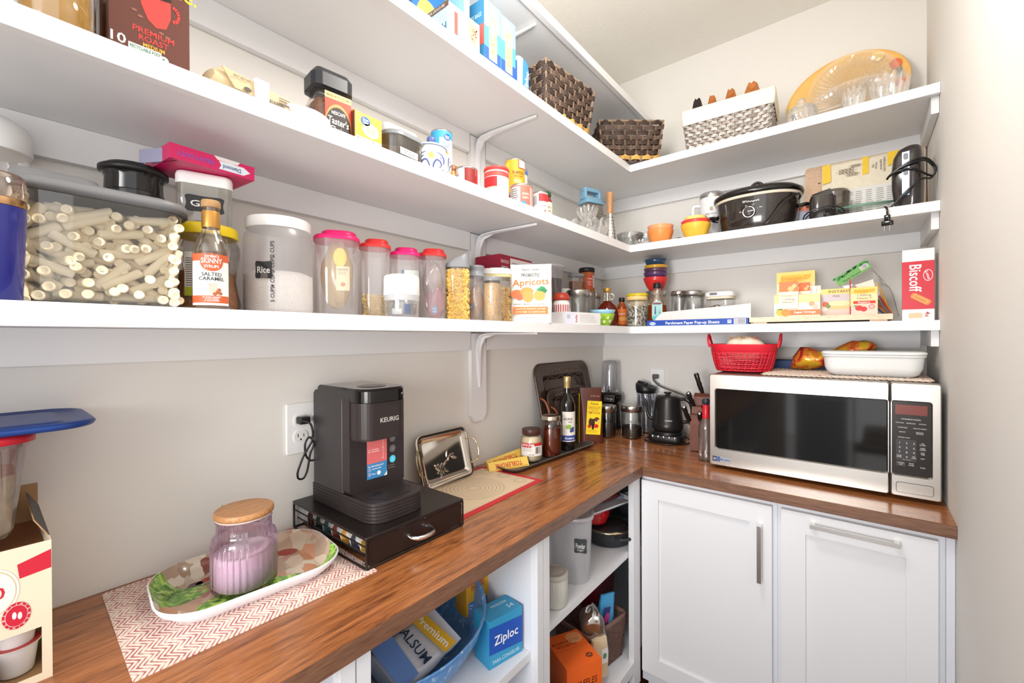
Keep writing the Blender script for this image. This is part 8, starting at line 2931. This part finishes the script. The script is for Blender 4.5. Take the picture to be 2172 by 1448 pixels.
# bottom compartment
t = thing('waffle_box', 'bright orange toaster waffle box at the bottom of the open cabinet', 'box', (.400, -.990, F_), R(62))
OW = M((236, 104, 40), .42)
w, d, h = .125, .150, .185
part('carton', mG(OW).bb(-w/2, w/2, -d/2, d/2, 0, h), t)
g = G(); g.T = Matrix.Translation((0, 0, h+.0004)) @ Matrix.Rotation(-PI/2, 4, 'X')
BRN = P_((110, 40, 20))
g.txt('BELGIAN WAFFLES', -.006, .035, .010, 0, BRN, w=.10); g.txt('WITH BUTTER', -.010, .018, .010, 0, BRN, w=.075)
g.dsc(.035, -.045, .012, .010, 0, BRN, 20); g.txt('14', .035, -.045, .010, -.0004, P_((240, 150, 90)))
for k in range(-3, 4):
    L_ = math.sqrt(max(0, 1-(k/4)**2))
    g.pan(.030-.028*L_, .030+.028*L_, .042+.0065*k-.0008, .042+.0065*k+.0008, -.0002, P_((248, 214, 150)))
    g.pan(.030+.0075*k-.0008, .030+.0075*k+.0008, .042-.026*L_, .042+.026*L_, -.0003, P_((248, 214, 150)))
g.pan(-w/2, w/2, .0005, .0012, -.0002, P_((170, 70, 30)))
part('top_print', g, t, label='top print with a drawn waffle')
g = G(); g.T = Matrix.Translation((w/2+.0004, 0, 0)) @ Matrix.Rotation(L90, 4, 'Z'); lines(g, -.06, .05, .03, .15, 16, 0, P_((180, 74, 30))); g.pan(-.05, .0, .02, .05, -.0004, P_((236, 140, 70))); part('side_print', g, t)
g = G(); lines(g, -.05, .05, .03, .06, 4, -d/2-.0004, P_((180, 74, 30))); g.txt('WAFFLES', 0, .13, .02, -d/2-.0004, BRN, w=.09); part('front_print', g, t)
t = thing('open_basket', 'brown plastic openwork basket holding bread bags', 'basket', (.345, -.770, F_), R(80))
BP = M((122, 92, 82), .5)
W1, D1, w1, d1, H1 = .215, .165, .185, .135, .165
g = mG(BP)
def bpos(u, side, z):
    f = z/H1
    ww, dd = w1+(W1-w1)*f, d1+(D1-d1)*f
    return {0: (-ww/2+ww*u, -dd/2, z), 1: (ww/2, -dd/2+dd*u, z), 2: (ww/2-ww*u, dd/2, z), 3: (-ww/2, dd/2-dd*u, z)}[side]
for side in range(4):
    n = 20 if side % 2 == 0 else 15
    for k in range(n+1): g.tube([bpos(k/n, side, z) for z in (.002, H1*.5, H1-.01)], .0022, 4)
    for k in range(16): g.tube([bpos(u, side, .004+.0092*k) for u in (0, .5, 1)], .0021, 4)
part('openwork_sides', g, t, kind='stuff')
g = mG(BP); g.prism(W1+.006, D1+.006, .02, [(H1-.012, 0), (H1, -.001), (H1+.003, .001), (H1+.003, .006), (H1-.010, .007)], 5, c0=False, c1=False); part('rim', g, t)
part('base', mG(BP).prism(w1, d1, .02, [(0, .003), (.004, 0)], 5), t)
g = mG(CL((236, 230, 224), .16, .12, .06, (200, 180, 160)))
blob(g, (0, 0, 0), (.050, .042, .085), 14, 28, 14, .09)
o = part('bread_bag', g, loc=(.385, -.835, F_+.155)); tag(o, 'clear bread bag with brown crust showing, standing in the openwork basket', 'bag')
g = mG(M((150, 104, 66), .8, var=.2, vs=60)); blob(g, (0, 0, -.01), (.040, .033, .065), 15, 20, 10, .06); part('bread', g, o)
t = thing('bun_bag', 'bright blue printed bread bag standing upright at the back of the openwork basket', 'bag', (.375, -.772, F_+.02), R(70))
t.rotation_euler = (R(5), R(8), R(70))
g = mG(M((76, 166, 220), .3)); pouch(g, .10, .05, .235, .06, .006, seed=4, wob=.003); part('bag', g, t)
g = G(); g.pan(-.03, .0, .12, .2, -.022, P_((40, 50, 120))); g.dsc(-.01, .16, .012, .02, -.0224, P_((190, 60, 130)), 12); lines(g, -.03, .03, .04, .1, 4, -.028, P_((236, 240, 246))); part('print', g, t)
t = thing('tortilla_pack', 'cream tortilla pack with green print leaning at the front of the basket', 'bag', (.428, -.862, F_+.03), R(66))
part('pack', mG(M((226, 206, 170), .4)).prism(.07, .03, .012, [(0, .003), (.08, 0), (.13, .006)], 4), t)
g = G(); g.pan(.0, .026, .05, .10, -.0156, TW); g.dsc(.012, .075, .008, .010, -.016, P_((110, 160, 120)), 14); part('print', g, t)
t = thing('red_bin', 'dark red plastic bin in the shadow behind the openwork basket', 'bin', (.200, -.62, F_))
part('bin', mG(M((130, 22, 40), .4)).prism(.26, .20, .02, [(0, .02), (.003, .015), (.24, 0), (.244, -.003), (.24, .004)], 5), t)
t = thing('clear_bin', 'grey translucent storage box above the dark red bin', 'bin', (.190, -.62, F_+.2445))
part('bin', mG(CL((206, 208, 216), .1, .3, .08, (150, 152, 162))).prism(.27, .20, .02, [(0, .01), (.003, .006), (.09, 0), (.094, -.002)], 5, c1=False), t)
t = thing('blue_caddy', 'blue plastic caddy with red capped bottles, cut by the bottom frame edge', 'caddy', (.425, -1.145, F_), R(75))
BC = M((50, 126, 180), .4)
g = mG(BC); g.prism(.155, .10, .03, [(0, .006), (.003, 0), (.110, -.006), (.113, -.006), (.112, -.002), (.10, 0)], 6, c1=False); part('caddy', g, t)
for k, (x_, y_) in enumerate(((.445, -1.105), (.405, -1.155))):
    t = thing('squeeze_bottle', ('red capped bottle nearer the waffle box in the blue caddy', 'red capped bottle farther left in the blue caddy')[k], 'bottle', (x_, y_, F_+.004), 0, 'bottles in the blue caddy')
    part('bottle', mG(M((190, 40, 44), .35)).lathe([(.020, 0), (.022, .003), (.022, .085)], 28), t)
    part('cap', mG(M((206, 20, 44), .3, coat=.3)).lathe([(.0235, .0855), (.024, .087), (.024, .112), (.022, .116)], 60, rib=lambda a, z: .012*math.cos(a*40)), t)

# middle cabinet: blue serving bowl and boxes
t = thing('serving_bowl', 'big sky-blue scratched plastic serving bowl with slotted handle, tilted in the cabinet', 'bowl', (.246, -1.532, B_+.0655))
t.rotation_euler = (0, R(-2.5), R(90))
def bluem():
    m, n, l, b = nt('scratched_blue')
    tc = n.new('ShaderNodeTexCoord')
    mp = n.new('ShaderNodeMapping'); mp.inputs['Scale'].default_value = (1, 4, 1); mp.inputs['Rotation'].default_value = (0, 0, .7)
    l.new(tc.outputs['Object'], mp.inputs[0])
    nz = n.new('ShaderNodeTexNoise'); nz.inputs['Scale'].default_value = 28; nz.inputs['Detail'].default_value = 5; nz.inputs['Distortion'].default_value = 1.5
    l.new(mp.outputs[0], nz.inputs['Vector'])
    r = ramp(n, [(.5, (92, 146, 208)), (.63, (112, 164, 218)), (.68, (196, 216, 236))])
    l.new(nz.outputs[0], r.inputs[0]); l.new(r.outputs[0], b.inputs['Base Color'])
    b.inputs['Roughness'].default_value = .35
    return m
BM = bluem()
g = mG(BM)
n = 72
def br(r, z, th=0): return [(r*1.10*math.cos(2*PI*k/n), r*.94*math.sin(2*PI*k/n), z+(.030*max(0, abs(math.cos(2*PI*k/n))-.75)/.25 if z > .03 else 0)) for k in range(n)]
cut = lambda k: abs(((360*(k+.5)/n+180) % 360)-180) < 16
rows = [(.085, -.065), (.11, -.060), (.160, -.030), (.182, .000), (.190, .012), (.197, .034), (.200, .045)]
for (r0, z0), (r1, z1) in zip(rows, rows[1:]):
    A_, B1_ = br(r0, z0), br(r1, z1)
    A2, B2 = br(r0-.004, z0+.002), br(r1-.004, z1+.002)
    hole = (r0, z0) == (.190, .012)
    for k in range(n):
        if hole and cut(k): continue
        q = (k+1) % n
        g.add([A_[k], A_[q], B1_[q], B1_[k]], [(0, 1, 2, 3)], True); g.add([A2[k], B2[k], B2[q], A2[q]], [(0, 1, 2, 3)], True)
g.loft([br(.200, .045), br(.205, .048), br(.203, .052), br(.196, .047)], False, False)
g.loft([br(.085, -.065), br(.085, -.0645)], True, False); g.loft([br(.081, -.063)[::-1], br(.0805, -.0632)[::-1]], True, False)
part('bowl', g, t)
# bags inside the bowl
def curlbag(loc, rot, w, h, d, col, label, deco, seed):
    t = thing('snack_bag', label, 'bag', loc); t.rotation_euler = rot
    g = mG(col); pouch(g, w, d, h, w*.9, .004, seed=seed, wob=.0025); part('bag', g, t)
    g = G(); g.T = slope(d/2*.98, .004, h); deco(g); part('print', g, t); return t
SIL = M((220, 226, 240), .25, metal=.1)
def dp(g):
    g.pol([(-.055, .11), (.055, .125), (.055, .165), (-.055, .15)], -.012, P_((226, 178, 50)))
    g.txt('Premium', 0, .138, .020, -.0126, TW, w=.095, rot=8)
    g.txt('ALSUM', 0, .082, .024, -.0128, P_((40, 60, 84)), w=.09)
    g.pol([(-.055, .0), (.055, .0), (.05, .05), (-.05, .055)], -.0095, P_((110, 150, 220)))
curlbag((.335, -1.648, B_+.090), (R(-84), R(26), R(6)), .115, .19, .045, SIL, 'silver-blue bag with yellow band and white script in the blue bowl', dp, 3)
def dg(g): pass
GRN = M((40, 120, 66), .3, metal=.4, var=.6, vs=160)
curlbag((.225, -1.640, B_+.085), (R(-52), R(12), R(0)), .07, .18, .045, GRN, 'glittery green bag with white flecks behind the silver-blue bag', dg, 5)
def dy(g): g.pol([(-.02, .0), (.0, .0), (.012, .18), (-.008, .18)], -.003, P_((232, 190, 50)))
curlbag((.262, -1.728, B_+.070), (R(-60), R(30), R(10)), .06, .17, .03, M((120, 160, 214), .25, metal=.3), 'narrow blue bag with a yellow stripe at the left of the bowl', dy, 6)
# boxes beside the bowl
t = thing('zip_bag_box', 'blue zip bag box standing beside the blue serving bowl', 'box', (.397, -1.346, B_), R(78))
w, d, h = .105, .065, .118
part('carton', mG(M((52, 150, 196), .42)).bb(-w/2, w/2, -d/2, d/2, 0, h), t)
def zp(g, W, H):
    g.pol([(-W/2, H*.30), (W/2, H*.22), (W/2, H*.80), (-W/2, H*.86)], 0, P_((30, 82, 180)))
    g.txt('Ziploc', 0, H*.55, .022, -.0006, TW, w=W*.72, rot=0)
    g.txt('PARA CONGELAR', 0, H*.12, .009, -.0004, P_((190, 226, 240)), w=W*.8)
g = G(); g.T = Matrix.Translation((w/2+.0004, 0, 0)) @ Matrix.Rotation(L90, 4, 'Z'); zp(g, d, h); part('end_print', g, t)
g = G(); g.T = Matrix.Translation((0, -d/2-.0004, 0)); zp(g, w, h); part('print', g, t)
g = G(); g.T = Matrix.Translation((0, 0, h+.0004)) @ Matrix.Rotation(-PI/2, 4, 'X'); g.txt('54', .03, -.01, .014, 0, P_((200, 230, 240))); g.txt('FREEZER', .01, .012, .008, 0, P_((200, 230, 240)), w=.05); part('top_print', g, t)
t = thing('foil_wrap_box', 'yellow-orange box with blue oval mark standing behind the zip bag box', 'box', (.275, -1.318, B_), R(78))
w, d, h = .075, .055, .245
part('carton', mG(M((236, 176, 54), .42)).bb(-w/2, w/2, -d/2, d/2, 0, h), t)
for TT, W in ((Matrix.Translation((w/2+.0004, 0, 0)) @ Matrix.Rotation(L90, 4, 'Z'), d), (Matrix.Translation((0, -d/2-.0004, 0)), w)):
    g = G(); g.T = TT
    g.dsc(0, h*.86, W*.34, .018, 0, P_((244, 240, 232)), 22); g.dsc(0, h*.885, W*.22, .009, -.0004, P_((50, 110, 180)), 16)
    g.pan(-W*.3, W*.3, h*.50, h*.70, 0, P_((224, 140, 50))); lines(g, -W*.3, W*.3, h*.52, h*.68, 4, -.0004, P_((190, 100, 40)))
    g.pan(-W*.4, W*.42, h*.22, h*.38, 0, P_((70, 130, 210))); lines(g, -W*.36, W*.36, h*.24, h*.36, 4, -.0004, TW)
    part('print', g, t)
t = thing('lower_box', 'blue box top showing below the serving bowl at the frame bottom', 'box', (.405, -1.560, F_), R(80))
part('carton', mG(M((44, 110, 190), .42)).bb(-.10, .12, -.05, .05, 0, .26), t)
g = G(); g.T = Matrix.Translation((0, 0, .2604)) @ Matrix.Rotation(-PI/2, 4, 'X'); lines(g, .02, .1, -.02, .03, 3, 0, P_((190, 220, 240))); part('print', g, t)

# ================================================================ the space behind the camera (seen in the microwave door)
struct('wall_rear', mG(WALL).bb(-.12, .62, YR-.12, YR, 0, ZCEIL))

FZ = M((196, 206, 218), .35)
t = thing('chest_freezer', 'pale blue-grey freezer in the room behind the camera, mirrored in the microwave door', 'freezer', (.86, -3.42, 0))
part('body', mG(FZ).rbox((0, 0, .43), (.36, .34, .82), .02, .008), t)
part('lid', mG(M((214, 222, 230), .3)).rbox((0, 0, .875), (.375, .355, .06), .02, .008), t)
t = thing('towel_shelf', 'low dark open shelf with towels in the room behind the camera', 'shelf', (1.30, -3.42, 0))
DKW = M((70, 66, 70), .5)
for x_ in (-.22, .21): part('side_panel', mG(DKW).bb(x_, x_+.012, -.16, .16, 0, .95), t)
for z_ in (.10, .45, .93): part('shelf', mG(DKW).bb(-.208, .21, -.16, .16, z_, z_+.014), t)
for k in range(3):
    g = mG(M((206, 196, 184), .9, bump=.8, bs=80)); g.rbox((0, 0, .03), (.34-.02*k, .24, .055), .03, .02)
    o = part('towel', g, loc=(1.30, -3.41, .4655+.06*k)); tag(o, ('bottom', 'middle', 'top')[k]+' beige towel of the stack on the dark shelf behind the camera', 'towel', 'stacked towels')
